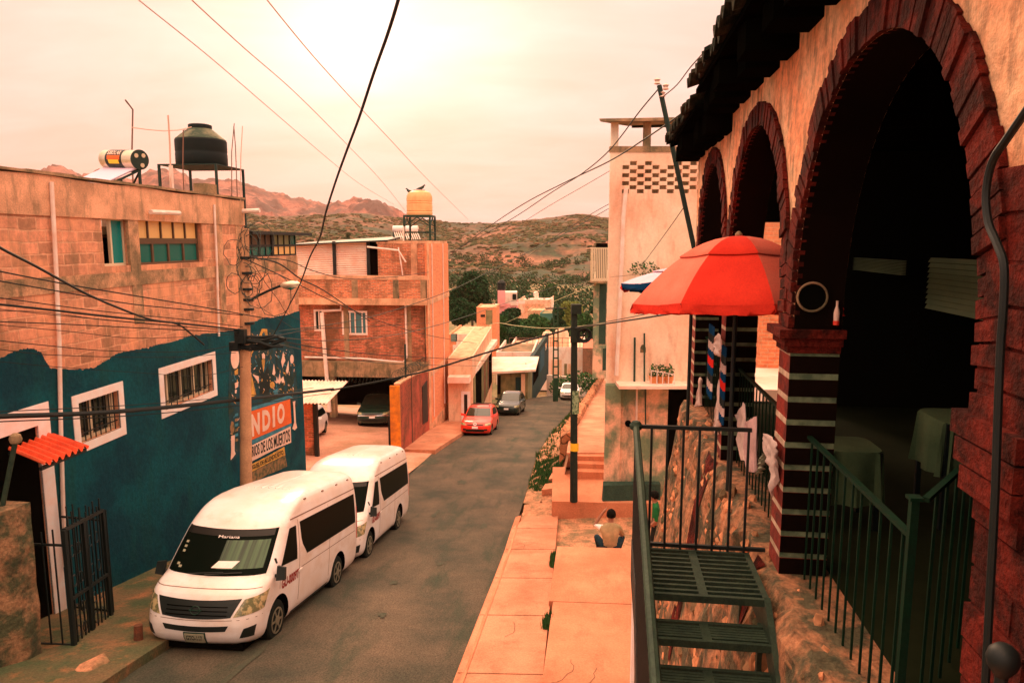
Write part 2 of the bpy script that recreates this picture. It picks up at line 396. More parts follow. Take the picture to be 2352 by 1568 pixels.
ov = wn('ShaderNodeMix', data_type='RGBA'); ov.inputs['Factor'].default_value = .93; L(tn.outputs['Result'], ov.inputs['A']); L(ga_.outputs['Result'], ov.inputs['B'])
L(ov.outputs['Result'], bg.inputs['Color'])

# ================================================================ haze: still, even air over the whole valley
hm = bpy.data.materials.new('warm_haze'); hm.use_nodes = True
hm.node_tree.nodes.remove(hm.node_tree.nodes['Principled BSDF'])
hv_ = hm.node_tree.nodes.new('ShaderNodeVolumePrincipled'); hv_.inputs['Color'].default_value = (1, .52, .40, 1); hv_.inputs['Density'].default_value = .00013; hv_.inputs['Anisotropy'].default_value = .3
hm.node_tree.links.new(hv_.outputs[0], hm.node_tree.nodes['Material Output'].inputs['Volume'])
# ================================================================ ground materials
m_asphalt = M('worn_asphalt', A(56, 47, 30), .92, col2=A(98, 68, 44), scale=.55, contrast=.6, grit=.6, gritscale=38, bump=.5, bscale=55, stain=A(44, 46, 27), stainamt=.9, stainscale=(.12, .7, .5))
m_pave = M('peach_concrete', A(250, 142, 90, .66), .9, col2=A(218, 114, 68, .66), scale=.9, contrast=.7, grit=.22, gritscale=36, bump=.5, bscale=22, stain=A(160, 92, 54, .8), stainamt=.75, stainscale=(.8, .8, .8), detail=9)  # peach is the concrete's own colour
m_pave2 = M('pale_concrete_slab', A(252, 140, 86, .68), .9, col2=A(226, 114, 66, .68), scale=.6, contrast=.7, grit=.18, gritscale=32, bump=.5, bscale=20, stain=A(190, 100, 58, .8), stainamt=.7, stainscale=(.5, 1.4, .5), detail=9)
m_oldpave = M('mossy_old_pavement', A(110, 72, 40), .95, col2=A(70, 66, 34), scale=1.4, contrast=.7, grit=.3, gritscale=30, bump=.7, bscale=14, stain=A(185, 92, 48), stainamt=.5, stainscale=(1.2, 1.2, 1.2))
m_rubble = M('trodden_rubble', A(200, 112, 68), .95, col2=A(125, 84, 48), scale=2.2, contrast=.7, grit=.35, gritscale=22, bump=1.0, bscale=9)
m_yard = M('dusty_yard', A(214, 128, 88), .95, col2=A(158, 98, 60), scale=.35, contrast=.7, grit=.2, gritscale=12, bump=.4, bscale=8)
m_soil = M('dry_soil', A(150, 95, 55), .95, col2=A(90, 82, 40), scale=.12, contrast=.7, grit=.3, gritscale=2, bump=.4, bscale=3)
m_grass = M('green_verge', A(58, 92, 26), .95, col2=A(36, 66, 20), scale=3, contrast=.8, grit=.3, gritscale=40, bump=.6, bscale=30)
m_patch = M('tar_patch', A(54, 49, 30), .9, grit=.4, gritscale=40, col2=A(72, 58, 36), scale=6, bump=.4)

def lsh(Y): return interp([(0, 0), (32, 0), (40, -.55), (48, -1.25), (62, -2.3), (75, -4.2), (90, -7.5), (110, -13)], Y)
def SY(s): return s  # s and Y differ by under half a metre here
def frange(a, b, st):
    n = max(1, int(round((b - a) / st))); return [a + (b - a) * i / n for i in range(n + 1)]
# broad ground sheet, out to the foot of the hills
mb = MB(); ys = [-60, -20, 0, 10, 20, 30, 40, 50, 60, 75, 90, 110, 140, 180, 240, 320]
xs = [-400, -200, -100, -60, -40, -25, -16, -10, -5, 0, 5, 10, 16, 25, 40, 60, 100, 200, 400]
mb.grid([[(Y, -x, rz(Y) - .45) for x in xs] for Y in ys])
struct('ground', mb, m_soil)
# road
mb = MB(); ls = [1.575, 2.1, 3.0, 4.0, 5.0, 5.9, 6.45]
mb.grid([[(s, l + lsh(s), rz(s) + .04 * math.sin((l - 1.5) / 5 * math.pi) + rnd.uniform(-.006, .006)) for l in ls] for s in frange(-14, 104, 1.0)])
struct('road', mb, m_asphalt, ST, smooth=True)
# tar repair patches and cracks lie a few millimetres above the asphalt
def blob(cs, cl, rs, rl, n=16, seed=0):
    r_ = random.Random(seed); out = []
    for k in range(n):
        a = 2 * math.pi * k / n; q = r_.uniform(.45, 1.25); out.append((cs + rs * q * math.cos(a), cl + rl * q * math.sin(a)))
    return out
def roadz(s, l): return rz(s) + .04 * math.sin((l - 1.5 - lsh(s)) / 5 * math.pi)
mb = MB()
for k, (u, v, rs, rl) in enumerate([(560, 1540, 1.1, .07), (905, 1345, .16, .1), (1000, 1185, .5, .1), (1060, 1110, .5, .2), (1150, 1085, .8, .12), (880, 1420, .14, .08), (1110, 1210, .3, .12), (1010, 1300, .2, .09), (990, 1062, .9, .5), (935, 1052, .8, .5)]):
    p = ST.f(road_px(u, v, .02)); pts = blob(p.x, p.y, rs, rl, 16, k)
    c = (p.x, p.y, roadz(p.x, p.y) + .012)
    for a, b in zip(pts, pts[1:] + pts[:1]):
        mb.quad(c, (a[0], a[1], roadz(*a) + .01), (b[0], b[1], roadz(*b) + .01))
struct('road_repair_patches', mb, m_patch, ST)
# left pavement with kerb
mb = MB()
SE = 23.6
for a, b in zip(frange(-8, SE, 1.3), frange(-8, SE, 1.3)[1:]):
    j = lambda: rnd.uniform(-.02, .02)
    za, zb = rz(a) + .16, rz(b) + .16
    k0, k1 = 6.36 + j(), 6.36 + j()
    mb.hexa([(a, k0, za - .6), (a, 9.3, za - .6), (b, 9.3, zb - .6), (b, k1, zb - .6)], [(a, k0, za + j()), (a, 9.3, za + .05), (b, 9.3, zb + .05), (b, k1, zb + j())])
struct('left_pavement', mb, m_oldpave, ST)
mb = MB()
for a, b in zip(frange(31.5, 46, 1.2), frange(31.5, 46, 1.2)[1:]):
    za, zb = rz(a) + .2, rz(b) + .2
    mb.hexa([(a, 6.2 + lsh(a), za - .6), (a, 7.95, za - .6), (b, 7.95, zb - .6), (b, 6.2 + lsh(b), zb - .6)], [(a, 6.2 + lsh(a), za), (a, 7.95, za), (b, 7.95, zb), (b, 6.2 + lsh(b), zb)])
struct('lower_pavement', mb, m_pave, ST)
# yard between the blue wall and the brick house
mb = MB()
mb.grid([[(s, l + (lsh(s) if l < 7 else 0), rz(s) + .05 + .045 * max(0, l - 7) + .0 * s + rnd.uniform(-.03, .03)) for l in (6.35, 7.2, 8, 9, 10.5, 12, 14, 17, 22, 28)] for s in frange(23.0, 48, 1.4)])
struct('dirt_yard', mb, m_yard, ST, smooth=True)
# right pavement: kerb strip and the raised slab with its step
def wob(a): return .02 * math.sin(a * 1.7) + .012 * math.sin(a * 4.1)
mb = MB(); cuts = [-6, -3, -.5, 2.0, 4.6, 7.0, 9.4, 11.9, 14.2, 16.6, 18.8, 20.3]
for a, b in zip(cuts, cuts[1:]):
    za, zb = rz(a) + .2, rz(b) + .2; e = .012
    la, lb = 1.575 + wob(a), 1.575 + wob(b)
    if b > 20: lb -= .3
    mb.hexa([(a + e, la, za - .7), (a + e, .36, za - .7), (b - e, .36, zb - .7), (b - e, lb, zb - .7)], [(a + e, la, za - .01), (a + e, .36, za + .03), (b - e, .36, zb + .03), (b - e, lb, zb - .01)])
struct('right_pavement', mb, m_pave, ST)
mb = MB()
for a, b in zip(cuts, cuts[1:]):
    za, zb = rz(a) + .192, rz(b) + .192
    mb.hexa([(a, 1.60 + wob(a), za - .6), (a, 1.44 + wob(a), za - .6), (b, 1.44 + wob(b), zb - .6), (b, 1.60 + wob(b), zb - .6)], [(a, 1.60 + wob(a), za - .03), (a, 1.44 + wob(a), za + .016), (b, 1.44 + wob(b), zb + .016), (b, 1.60 + wob(b), zb - .03)])
struct('kerb', mb, m_pave2, ST)
mb = MB(); cuts2 = [-6, -2.5, 1.4, 5.2, 8.9, 12.4, 16.0]
for i, (a, b) in enumerate(zip(cuts2, cuts2[1:])):
    za, zb = rz(a) + .33, rz(b) + .33; e = .01
    if i == len(cuts2) - 2: zb += .14
    mb.hexa([(a + e, .355 + wob(a), za - .9), (a + e, -4.5, za - .9), (b - e, -4.5, zb - .9), (b - e, .30, zb - .9)], [(a + e, .355 + wob(a), za), (a + e, -4.5, za + .03), (b - e, -4.5, zb + .03), (b - e, .30, zb)])
struct('raised_pavement_slab', mb, m_pave2, ST)
# cracks wander over the pavements
m_crack = M('pavement_crack', A(96, 60, 36), .95)
mb = MB(); r_ = random.Random(77)
for k in range(7):
    raised = k % 3 != 0; s = r_.uniform(7.6, 15.2 if raised else 19.5); l = r_.uniform(-1.2, .2) if raised else r_.uniform(.5, 1.35); an = r_.uniform(0, 6.28); w = .004
    for i in range(r_.randint(6, 16)):
        an += r_.uniform(-.7, .7); s2, l2 = s + .11 * math.cos(an), l + .09 * math.sin(an)
        if not ((-1.6 < l2 < .3 and s2 < 15.7) if raised else (.42 < l2 < 1.42 and s2 < 20)): break
        def zz(a, b):
            if raised:
                i0 = max(q for q in range(len(cuts2) - 1) if cuts2[q] <= a); A0, A1 = cuts2[i0], cuts2[i0 + 1]; z0, z1 = rz(A0) + .33, rz(A1) + .33 + (.14 if i0 == len(cuts2) - 2 else 0); return z0 + (z1 - z0) * (a - A0) / (A1 - A0) + .03 * (.34 - b) / 4.84 + .006
            i0 = max(q for q in range(len(cuts) - 1) if cuts[q] <= a); A0, A1 = cuts[i0], cuts[i0 + 1]; return rz(A0) + .2 + (rz(A1) - rz(A0)) * (a - A0) / (A1 - A0) - .01 + .04 * (1.575 - b) / 1.215 + .008
        px, py = -(l2 - l), s2 - s; q = math.hypot(px, py) or 1; ex, ey = px / q * w, py / q * w
        mb.quad((s - ex, l - ey, zz(s, l)), (s + ex, l + ey, zz(s, l)), (s2 + ex, l2 + ey, zz(s2, l2)), (s2 - ex, l2 - ey, zz(s2, l2))); s, l = s2, l2
struct('pavement_cracks', mb, m_crack, ST)
# rubble ground beyond the slab
mb = MB(); r_ = random.Random(4)
mb.grid([[(s, l, rz(s) + .10 + (.10 if l < .2 else -.12) + (max(0, s - 17.5) * .12 if l < .4 else 0) + r_.uniform(-.05, .06)) for l in frange(1.5, -5, .22)] for s in frange(15.9, 25.2, .24)])
struct('rubble_ground', mb, m_rubble, ST, smooth=True)
# landing, steps and the raised footway
LZ = -7.45
mb = MB()
mb.hexa([(20.3, .55, LZ - .8), (20.1, -4, LZ - .8), (23.6, -4, LZ - .8), (23.6, .62, LZ - .8)], [(20.3, .55, LZ - .1), (20.1, -4, LZ), (23.6, -4, LZ), (23.6, .62, LZ - .12)])
struct('landing_slab', mb, m_pave2, ST)
mb = MB()
for k in range(3):
    mb.box(22.35 + .36 * k, 23.6, -1.30, .02 - .03 * k, LZ - .7, LZ + .15 * (k + 1))
struct('footway_steps', mb, m_pave2, ST)
def wz(Y): return interp([(22, -6.75), (23.3, -6.98), (39, -9.0), (63, -12.1), (70, -13.3)], Y)
WL = [(23.3, 1.82), (29, 2.45), (39, 4.1), (50, 5.9), (63, 8.1)]; WR = [(23.3, 3.3), (29, 4.2), (39, 5.5), (50, 7.0), (63, 8.9)]
mb = MB()
rows = []
for Y in frange(23.2, 62, 1.3):
    a, b = interp(WL, Y), interp(WR, Y); rows.append([(Y, -(a + (b - a) * k / 4), wz(Y)) for k in range(5)])
mb.sheet(rows, (0, 0, -.5))
struct('raised_footway', mb, m_pave, WO)
def bexp(Y): return interp([(23, 7), (29, 5), (36, 2.2), (60, 1.3)], Y)
mb = MB(); rows = []; r_ = random.Random(9)
for Y in frange(22.7, 64, .5):
    a = -1.58 + .085 * Y - lsh(Y); b = max(a + .3, interp(WL, Y)); row = []
    for k in range(11):
        f = k / 10; row.append((Y, -(a + .02 + (b - a) * f), rz(Y) + .03 + (wz(Y) - .08 - rz(Y)) * (f ** bexp(Y)) + (r_.uniform(-.1, .1) if 0 < k < 10 else 0)))
    rows.append(row)
mb.grid(rows); struct('roadside_bank', mb, m_rubble, WO, smooth=True)

# ================================================================ hills
m_hill = M('scrub_hillside', A(100, 58, 33), .95, col2=A(50, 50, 26), scale=.03, contrast=.9, detail=12, grit=.55, gritscale=.3, stain=A(190, 96, 58), stainamt=.5, stainscale=(.006, .006, .012))
m_far = M('far_hillside', A(140, 74, 52), .95, col2=A(60, 44, 34), scale=.010, contrast=.9, detail=12, grit=.6, gritscale=.07)
NEAR = [(-2600, 520), (-1200, 505), (-400, 500), (250, 492), (480, 488), (560, 487), (620, 497), (700, 494), (760, 492), (820, 488), (900, 498), (960, 503), (1000, 507), (1060, 512), (1130, 513), (1200, 506), (1270, 498), (1330, 490), (1395, 500), (1500, 505), (1800, 480), (2400, 470), (5200, 460)]
FAR = [(-2600, 420), (-900, 400), (-300, 390), (-60, 380), (0, 385), (50, 398), (85, 402), (100, 388), (112, 381), (140, 378), (165, 388), (180, 401), (212, 400), (225, 386), (240, 402), (300, 415), (330, 400), (345, 393), (372, 389), (400, 390), (425, 402), (450, 410), (500, 412), (545, 414), (575, 424), (620, 440), (660, 452), (700, 458), (745, 468), (775, 469), (800, 467), (830, 462), (862, 461), (890, 470), (915, 482), (940, 494), (970, 503), (1010, 515), (1100, 540), (5200, 540)]
def fbm(x, y, sc_, oct=5):
    t = 0; a = 1
    for o in range(oct):
        t += a * mnoise.noise((x * sc_, y * sc_, 3.7 + o)); a *= .5; sc_ *= 2.05
    return t
def hillmesh(tab, D0, D1, nD, z0, bump, seed, ustep):
    us = [t for t in frange(-2300, 4600, ustep)]
    rows = []
    for i in range(nD + 1):
        f = i / nD; D = D0 + (D1 - D0) * f; row = []
        for u in us:
            d = ray(u, interp(tab, u)); az = math.atan2(d.x, d.y); hd = math.hypot(d.x, d.y)
            top = d.z / hd * D1
            g = f ** 1.35 if f < .97 else f ** 1.35
            z = z0 + (top - z0) * g
            x, y = D * math.sin(az), D * math.cos(az)
            n_ = fbm(x, y, 1 / bump[0] / 1.0) * bump[1] * math.sin(min(1, f * 1.02) * math.pi) ** .6
            z += n_ + (fbm(x, y, 1 / 14.0, 3) * bump[2])
            row.append((y, -x, z))
        rows.append(row)
    # back slope
    for k in (1.12, 1.4):
        rows.append([(p[0] * k, p[1] * k, p[2] - (k - 1) * 260) for p in rows[nD]])
    m = MB(); m.grid(rows); return m
struct('hills', hillmesh(NEAR, 290, 800, 60, -18, (130, 13, 1.2), 1, 14), m_hill, WO, smooth=True)
struct('far_hills', hillmesh(FAR, 1300, 2500, 40, -20, (300, 60, 12.0), 2, 9), m_far, WO, smooth=True)
# scrub on the near hill: uneven clumps, far too many to count
def clump(mb, c, r, rr, n=1):
    t = (1 + 5 ** .5) / 2
    vs = [Vector(p).normalized() for p in ((-1, t, 0), (1, t, 0), (-1, -t, 0), (1, -t, 0), (0, -1, t), (0, 1, t), (0, -1, -t), (0, 1, -t), (t, 0, -1), (t, 0, 1), (-t, 0, -1), (-t, 0, 1))]
    fs = ((0, 11, 5), (0, 5, 1), (0, 1, 7), (0, 7, 10), (0, 10, 11), (1, 5, 9), (5, 11, 4), (11, 10, 2), (10, 7, 6), (7, 1, 8), (3, 9, 4), (3, 4, 2), (3, 2, 6), (3, 6, 8), (3, 8, 9), (4, 9, 5), (2, 4, 11), (6, 2, 10), (8, 6, 7), (9, 8, 1))
    b = len(mb.v)
    for v in vs:
        q = rr.uniform(.7, 1.25); mb.v.append((c[0] + v.x * r[0] * q, c[1] + v.y * r[1] * q, c[2] + v.z * r[2] * q))
    for f in fs: mb.f.append(tuple(b + i for i in f)); mb.m.append(mb.cm)
def rocky_bush_mats():
    out = []
    for nm, a, b in (('scrub_green', A(74, 64, 34), A(56, 56, 28)), ('scrub_olive', A(96, 68, 38), A(74, 60, 32)), ('scrub_dry', A(130, 80, 46), A(98, 66, 38))):
        out.append(M(nm, a, .95, col2=b, scale=.5, contrast=.8, spec=.05))
    return out
scrub_m = rocky_bush_mats()
dgm = None
hill_ob = bpy.data.objects['hills']
from mathutils.bvhtree import BVHTree
hv = [hill_ob.matrix_basis @ v.co for v in hill_ob.data.vertices]
hv = [WO.w(v.co.x, v.co.y, v.co.z) for v in hill_ob.data.vertices]
bvh = BVHTree.FromPolygons(hv, [tuple(p.vertices) for p in hill_ob.data.polygons])
mb = MB(); r_ = random.Random(21); cnt = 0
for k in range(15000):
    D = 300 + 490 * r_.random() ** .8; u = r_.uniform(380, 1560); d = ray(u, 600); az = math.atan2(d.x, d.y)
    x, y = D * math.sin(az), D * math.cos(az)
    dens = fbm(x, y, 1 / 60.0, 3)
    if dens < r_.uniform(-.55, .35): continue
    hit = bvh.ray_cast(Vector((x, y, 300)), Vector((0, 0, -1)))
    if hit[0] is None: continue
    s_ = r_.uniform(.6, 1.9) * (1 + .6 * max(0, dens)); mb.cm = r_.choices((0, 1, 2), (.5, .35, .15))[0]
    clump(mb, (y, -x, hit[0].z + s_ * .1), (s_ * 1.3, s_ * 1.3, s_ * .6), r_)
struct('hillside_scrub', mb, scrub_m, WO, kind='stuff', label='low dry scrub and bushes dotted over the near hillside', cat='scrub')

mb = MB(); mb.box(-120, 4200, -4300, 4300, -760, 420)
struct('haze', mb, hm, WO, kind='stuff', label='pale warm haze in the air over the valley', cat='haze')
# ================================================================ shared paints
m_iron = M('black_iron', A(14, 20, 14), .55, spec=.4)
m_green_iron = M('green_painted_iron', A(12, 36, 16), .6, spec=.12, col2=A(18, 30, 15), scale=8, grit=.2)
m_grey_iron = M('grey_green_iron', A(54, 56, 34), .7, spec=.2, col2=A(36, 42, 26), scale=9, grit=.3)
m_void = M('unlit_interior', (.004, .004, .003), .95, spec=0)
m_white = M('white_paint', A(255, 205, 170, .95), .6, col2=A(250, 180, 140, .95), scale=4, contrast=.4)
m_pvc = M('white_pvc', A(255, 190, 150), .45, col2=A(235, 160, 118), scale=3)
m_cable = M('black_cable', A(14, 20, 14), .6, spec=.3)
m_cable_g = M('grey_cable', A(60, 56, 40), .6, spec=.3)
m_cable_p = M('pale_cable', A(200, 160, 100), .6, spec=.3)
m_concrete = M('raw_concrete', A(240, 146, 94), .92, col2=A(190, 116, 72), scale=1.6, contrast=.7, grit=.2, gritscale=35, bump=.4, bscale=18, stain=A(92, 74, 42), stainamt=.8, stainscale=(1.5, 1.5, .35))
m_tie = M('tie_concrete', A(206, 126, 78), .92, col2=A(140, 94, 56), scale=2.2, contrast=.8, grit=.25, gritscale=30, bump=.5, bscale=16, stain=A(84, 66, 38), stainamt=.8, stainscale=(1.3, 1.3, .35))
m_concrete_d = M('weathered_concrete', A(180, 116, 72), .92, col2=A(122, 86, 50), scale=1.8, contrast=.7, grit=.25, gritscale=35, bump=.4, bscale=18, stain=A(52, 52, 30), stainamt=.85, stainscale=(1.3, 1.3, .3))
m_block = BR('concrete_block_wall', A(250, 140, 90, .9), A(180, 106, 66, .9), A(235, 142, 92, .9), .40, .20, .018, patch=A(240, 136, 84, .95), patchamt=.92, patchscale=1.5, stain=A(112, 80, 46), bump=.6)
m_blue = M('blue_green_wall_paint', A(6, 64, 58), .9, spec=.15, col2=A(4, 47, 46), scale=.8, contrast=.8, grit=.22, gritscale=14, bump=.6, bscale=12, stain=A(20, 58, 46), stainamt=.8, stainscale=(1.3, 1.3, .22), detail=9)
m_teal = GLASS('teal_glass', A(20, 104, 82), .15)
m_amber = GLASS('amber_glass', A(250, 160, 82), .25)
m_green_gl = GLASS('bottle_green_glass', A(18, 84, 62), .15)
m_dark_gl = GLASS('dark_window_glass', A(10, 22, 16), .12)
m_frame_b = M('brown_window_frame', A(96, 58, 32), .6)
m_alu = M('aluminium_frame', A(215, 160, 110), .4)
m_redroof = M('red_roof_sheet', A(255, 84, 40), .6, col2=A(226, 66, 30), scale=5, grit=.2)

LW = 8.9
def LR(uL, uR, tl, tr, bl, br, l=LW):
    """rectangle on a street-parallel wall from photo corners -> s0, s1, z0, z1"""
    a = ST.onl(uL, tl, l); b = ST.onl(uR, tr, l); c = ST.onl(uL, bl, l); d = ST.onl(uR, br, l)
    return (a[0] + c[0]) / 2, (b[0] + d[0]) / 2, (c[1] + d[1]) / 2, (a[1] + b[1]) / 2
def rect(s0, s1, z0, z1): return [(s0, z0), (s1, z0), (s1, z1), (s0, z1)]
lw = lambda s, z, d: (s, LW - d, z)       # on the left wall, d metres proud of it

WA = LR(236, 298, 498, 502, 612, 610); WB = LR(318, 465, 496, 503, 608, 603)
W1o = LR(166, 283, 909, 873, 1043, 1002); W1i = LR(180, 272, 926, 893, 1017, 987)
W2o = LR(365, 494, 845, 806, 965, 907); W2i = LR(375, 487, 858, 825, 943, 897)
sD1 = ST.onl(84, 985, LW)[0]; sD2 = ST.onl(110, 960, LW)[0]; zD = ST.onl(110, 920, LW)[1]
DOORi = (sD1 - 2.2, sD1, rz(sD1) + .15, zD - .35); DOORo = (sD1 - 2.6, sD2, rz(sD1) + .15, zD)
S_T = ST.onl(558, 470, LW)[0]; S_E = ST.onl(694, 880, LW)[0]
ZT = (ST.onl(8, 407, LW)[1] + ST.onl(552, 452, LW)[1]) / 2
ZA = ST.onl(640, 588, LW)[1]; ZAR = ST.onl(640, 540, LW)[1]
print('left wall', S_T, S_E, ZT, ZA, ZAR, WA, WB, W1o, W2o, DOORi)
bt = thing('block_building', 'tall raw concrete block building over a blue painted ground floor, with mural', 'building', ((S_T + 5) / 2, LW + 3, rz(12)))
S0 = 4.5
holes = [rect(*WA), rect(*WB), rect(*W1i), rect(*W2i), rect(DOORi[0], DOORi[1], DOORi[2], DOORi[3])]
mb = MB(); mb.slab([(S0, rz(S0) - .8), (S_E, rz(S_E) - .8), (S_E, ZA), (S_T, ZA), (S_T, ZT - .62), (S0, ZT - .62)], holes, lw, 0, -.25)
part('wall', mb, m_block, bt)
# remaining sides, roof
mb = MB(); mb.box(S0, S0 + .25, LW + .26, LW + 9, rz(S0) - .8, ZT - .7); mb.box(S_T - .25, S_T, LW + .26, LW + 9, ZA - .1, ZT - .7); mb.box(S_E - .25, S_E, LW + .26, LW + 9, rz(S_E) - .8, ZA); mb.box(S0, S_E, LW + 8.75, LW + 9, rz(S_E) - .8, ZA - .02)
part('wall', mb, m_block, bt)
mb = MB(); mb.box(S0 + .02, S_T - .02, LW + .27, LW + 8.9, ZT - .95, ZT - .8); part('roof', mb, m_concrete_d, bt)
# dark rooms behind the openings
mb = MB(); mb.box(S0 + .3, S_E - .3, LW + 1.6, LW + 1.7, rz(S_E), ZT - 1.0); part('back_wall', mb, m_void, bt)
# plastered parapet band: pieces with slightly uneven top
mb = MB()
ss = frange(S0, S_T, .55)
for a, b in zip(ss, ss[1:]):
    za, zb = ZT + .02 * math.sin(a * 2.3), ZT + .02 * math.sin(b * 2.3)
    mb.hexa([(a, LW - .03, ZT - .66), (b, LW - .03, ZT - .66), (b, LW + .24, ZT - .66), (a, LW + .24, ZT - .66)], [(a, LW - .03, za), (b, LW - .03, zb), (b, LW + .24, zb), (a, LW + .24, za)])
mb.box(S_T - .25, S_T, LW + .24, LW + 9, ZT - .66, ZT + .02); mb.box(S0, S0 + .25, LW + .24, LW + 9, ZT - .66, ZT)
part('parapet', mb, m_concrete, bt)
mb = MB()
for a, b in zip(ss, ss[1:]):
    mb.box(a, b, LW - .07, LW + .28, ZT + .024, ZT + .07 + rnd.uniform(-.01, .01))
part('coping', mb, m_concrete_d, bt)
# concrete tie columns and beam, proud of the blocks
for u, w_ in ((308, .34), (505, .28), (548, .3)):
    s_ = ST.onl(u, 560, LW)[0]; mb = MB(); mb.box(s_ - w_ / 2, s_ + w_ / 2, LW - .012, LW + .05, ST.onl(u, 745, LW)[1], ZT - .66)
    part('tie_column', mb, m_tie, bt)
zb_ = ST.onl(300, 640, LW)[1]; mb = MB(); mb.box(S0, S_T, LW - .016, LW + .05, zb_ - .14, zb_ + .14); part('tie_beam', mb, m_tie, bt)
# blue paint, with the uneven edge the painters left
edge = [(0, 640), (100, 590), (180, 570), (230, 578), (280, 600), (310, 660), (345, 708), (420, 715), (530, 716), (660, 705), (760, 640), (820, 605), (870, 595), (1000, 570), (1100, 545), (1250, 510), (1330, 480), (1500, 462), (1640, 440), (1740, 400), (1840, 355), (1880, 360), (1940, 345), (2000, 338), (2060, 315)]
ep = []
for x, y in edge:
    q = ST.onl(x * .33, 611.5 + y * .33, LW); ep.append(q)
ep2 = []
for a, b in zip(ep, ep[1:]):
    for k in range(12):
        f = k / 12; ep2.append((a[0] + (b[0] - a[0]) * f, a[1] + (b[1] - a[1]) * f + rnd.uniform(-.012, .012) - (rnd.uniform(.0, .07) if rnd.random() < .08 else 0)))
ep2.append(ep[-1])
ep2 = [(S0 + .02, ep2[0][1])] + [q for q in ep2 if q[0] > S0 + .1]; ep2[-1] = (S_E - .01, ep2[-1][1])
mb = MB(); mb.slab([(S0 + .02, rz(S0) - .5), (S_E - .01, rz(S_E) - .5)] + ep2[::-1], holes[2:], lw, .022, .002)
part('blue_paint', mb, m_blue, bt)
# rendered strip under the raised parts where old plaster shows
# windows
def window(kind, W, t, deep=.14):
    s0, s1, z0, z1 = W
    fr = MB(); w = .05; y0, y1 = LW + deep - .03, LW + deep + .03
    def fbar(a0, a1, c0, c1): fr.box(a0, a1, y0, y1, c0, c1)
    fbar(s0, s0 + w, z0, z1); fbar(s1 - w, s1, z0, z1); fbar(s0 + w, s1 - w, z0, z0 + w); fbar(s0 + w, s1 - w, z1 - w, z1)
    return fr, (s0 + w, s1 - w, z0 + w, z1 - w), fbar
fr, (a, b, c, d), fb = window('s', WA, bt); mid = (a + b) / 2
fb(mid - .025, mid + .025, c, d)
wo_ = part('window', fr, m_alu, bt)
mb = MB(); mb.box(mid + .03, b, LW + .13, LW + .15, c, d); part('pane', mb, m_teal, bt, wo_)
fr, (a, b, c, d), fb = window('s', WB, bt); mz = c + (d - c) * .49
fb(a, b, mz - .06, mz + .06)
for k in range(1, 5): x = a + (b - a) * k / 5; fb(x - .02, x + .02, mz + .06, d)
for k in range(1, 4): x = a + (b - a) * k / 4; fb(x - .03, x + .03, c, mz - .06)
wo_ = part('window', fr, m_frame_b, bt)
mb = MB(); mb.box(a, b, LW + .145, LW + .155, mz + .06, d); part('pane', mb, m_amber, bt, wo_, label='amber upper panes')
mb = MB(); mb.box(a, b, LW + .145, LW + .155, c, mz - .06); part('pane', mb, m_green_gl, bt, wo_, label='green lower panes')
for Wo, Wi, nb in ((W1o, W1i, 8), (W2o, W2i, 9)):
    mb = MB(); mb.slab(rect(*Wo), [rect(*Wi)], lw, .036, .0); wo_ = part('window', mb, m_white, bt, label='barred window with a white painted surround')
    mb = MB(); s0, s1, z0, z1 = Wi
    for x0, x1, q0, q1 in ((s0, s0 + .05, z0, z1), (s1 - .05, s1, z0, z1), (s0 + .05, s1 - .05, z0, z0 + .05), (s0 + .05, s1 - .05, z1 - .05, z1)): mb.box(x0, x1, LW + .1, LW + .15, q0, q1)
    for f in ((.42, .9) if Wo is W1o else (.15, .43, .68, .88)): x = s0 + (s1 - s0) * f; mb.box(x - .03, x + .03, LW + .1, LW + .15, z0 + .05, z1 - .05)
    part('frame', mb, m_alu, bt, wo_)
    mb = MB(); mb.box(s0 + .05, s1 - .05, LW + .155, LW + .165, z0 + .05, z1 - .05); part('pane', mb, m_dark_gl, bt, wo_)
    mb = MB()
    for k in range(nb): x = s0 + (s1 - s0) * (k + .5) / nb; mb.bar((x, LW + .04, z0), (x, LW + .04, z1), .016)
    mb.bar((s0, LW + .04, z0 + .16), (s1, LW + .04, z0 + .16), .02); part('bars', mb, m_iron, bt, wo_)
# doorway with its white surround
mb = MB(); s0, s1, z0, z1 = DOORo; i0, i1, j0, j1 = DOORi
mb.slab([(s0, z0), (i0, z0), (i0, j1), (i1, j1), (i1, z0), (s1, z0), (s1, z1), (s0, z1)], [], lw, .036, .0)
do = part('door_surround', mb, m_white, bt)
mb = MB(); mb.box(i0 + .004, i1 - .004, LW + .02, LW + .06, j0, j1); part('door', mb, m_void, bt, do)  # black sheet painting the unlit inside of the open doorway
# pipes on the wall
def wpipe(pts, r, mat, nm='drain_pipe'):
    P = []
    for u, v in pts:
        s_, z_ = ST.onl(u, v, LW - .06); P.append((s_, LW - .06, z_))
    mb = MB().tube(P, r, 8); return part(nm, mb, mat, bt, smooth=True)
wpipe([(118, 418), (128, 600), (136, 780), (140, 1000), (149, 1300)], .035, m_pvc); wpipe([(492, 470), (498, 600), (503, 772)], .028, m_pvc)
a = ST.onl(340, 487, LW - .08); mb = MB().tube([(a[0], LW - .14, a[1]), (a[0] + 1.1, LW - .14, a[1] + .02)], .05, 8); part('gutter_spout', mb, m_pvc, bt, smooth=True)
a = ST.onl(562, 486, LW); mb = MB().tube([(S_T - .1, LW - .03, a[1]), (S_T - .1, LW - .5, a[1] + .02)], .06, 8); part('gutter_spout', mb, m_pvc, bt, smooth=True)
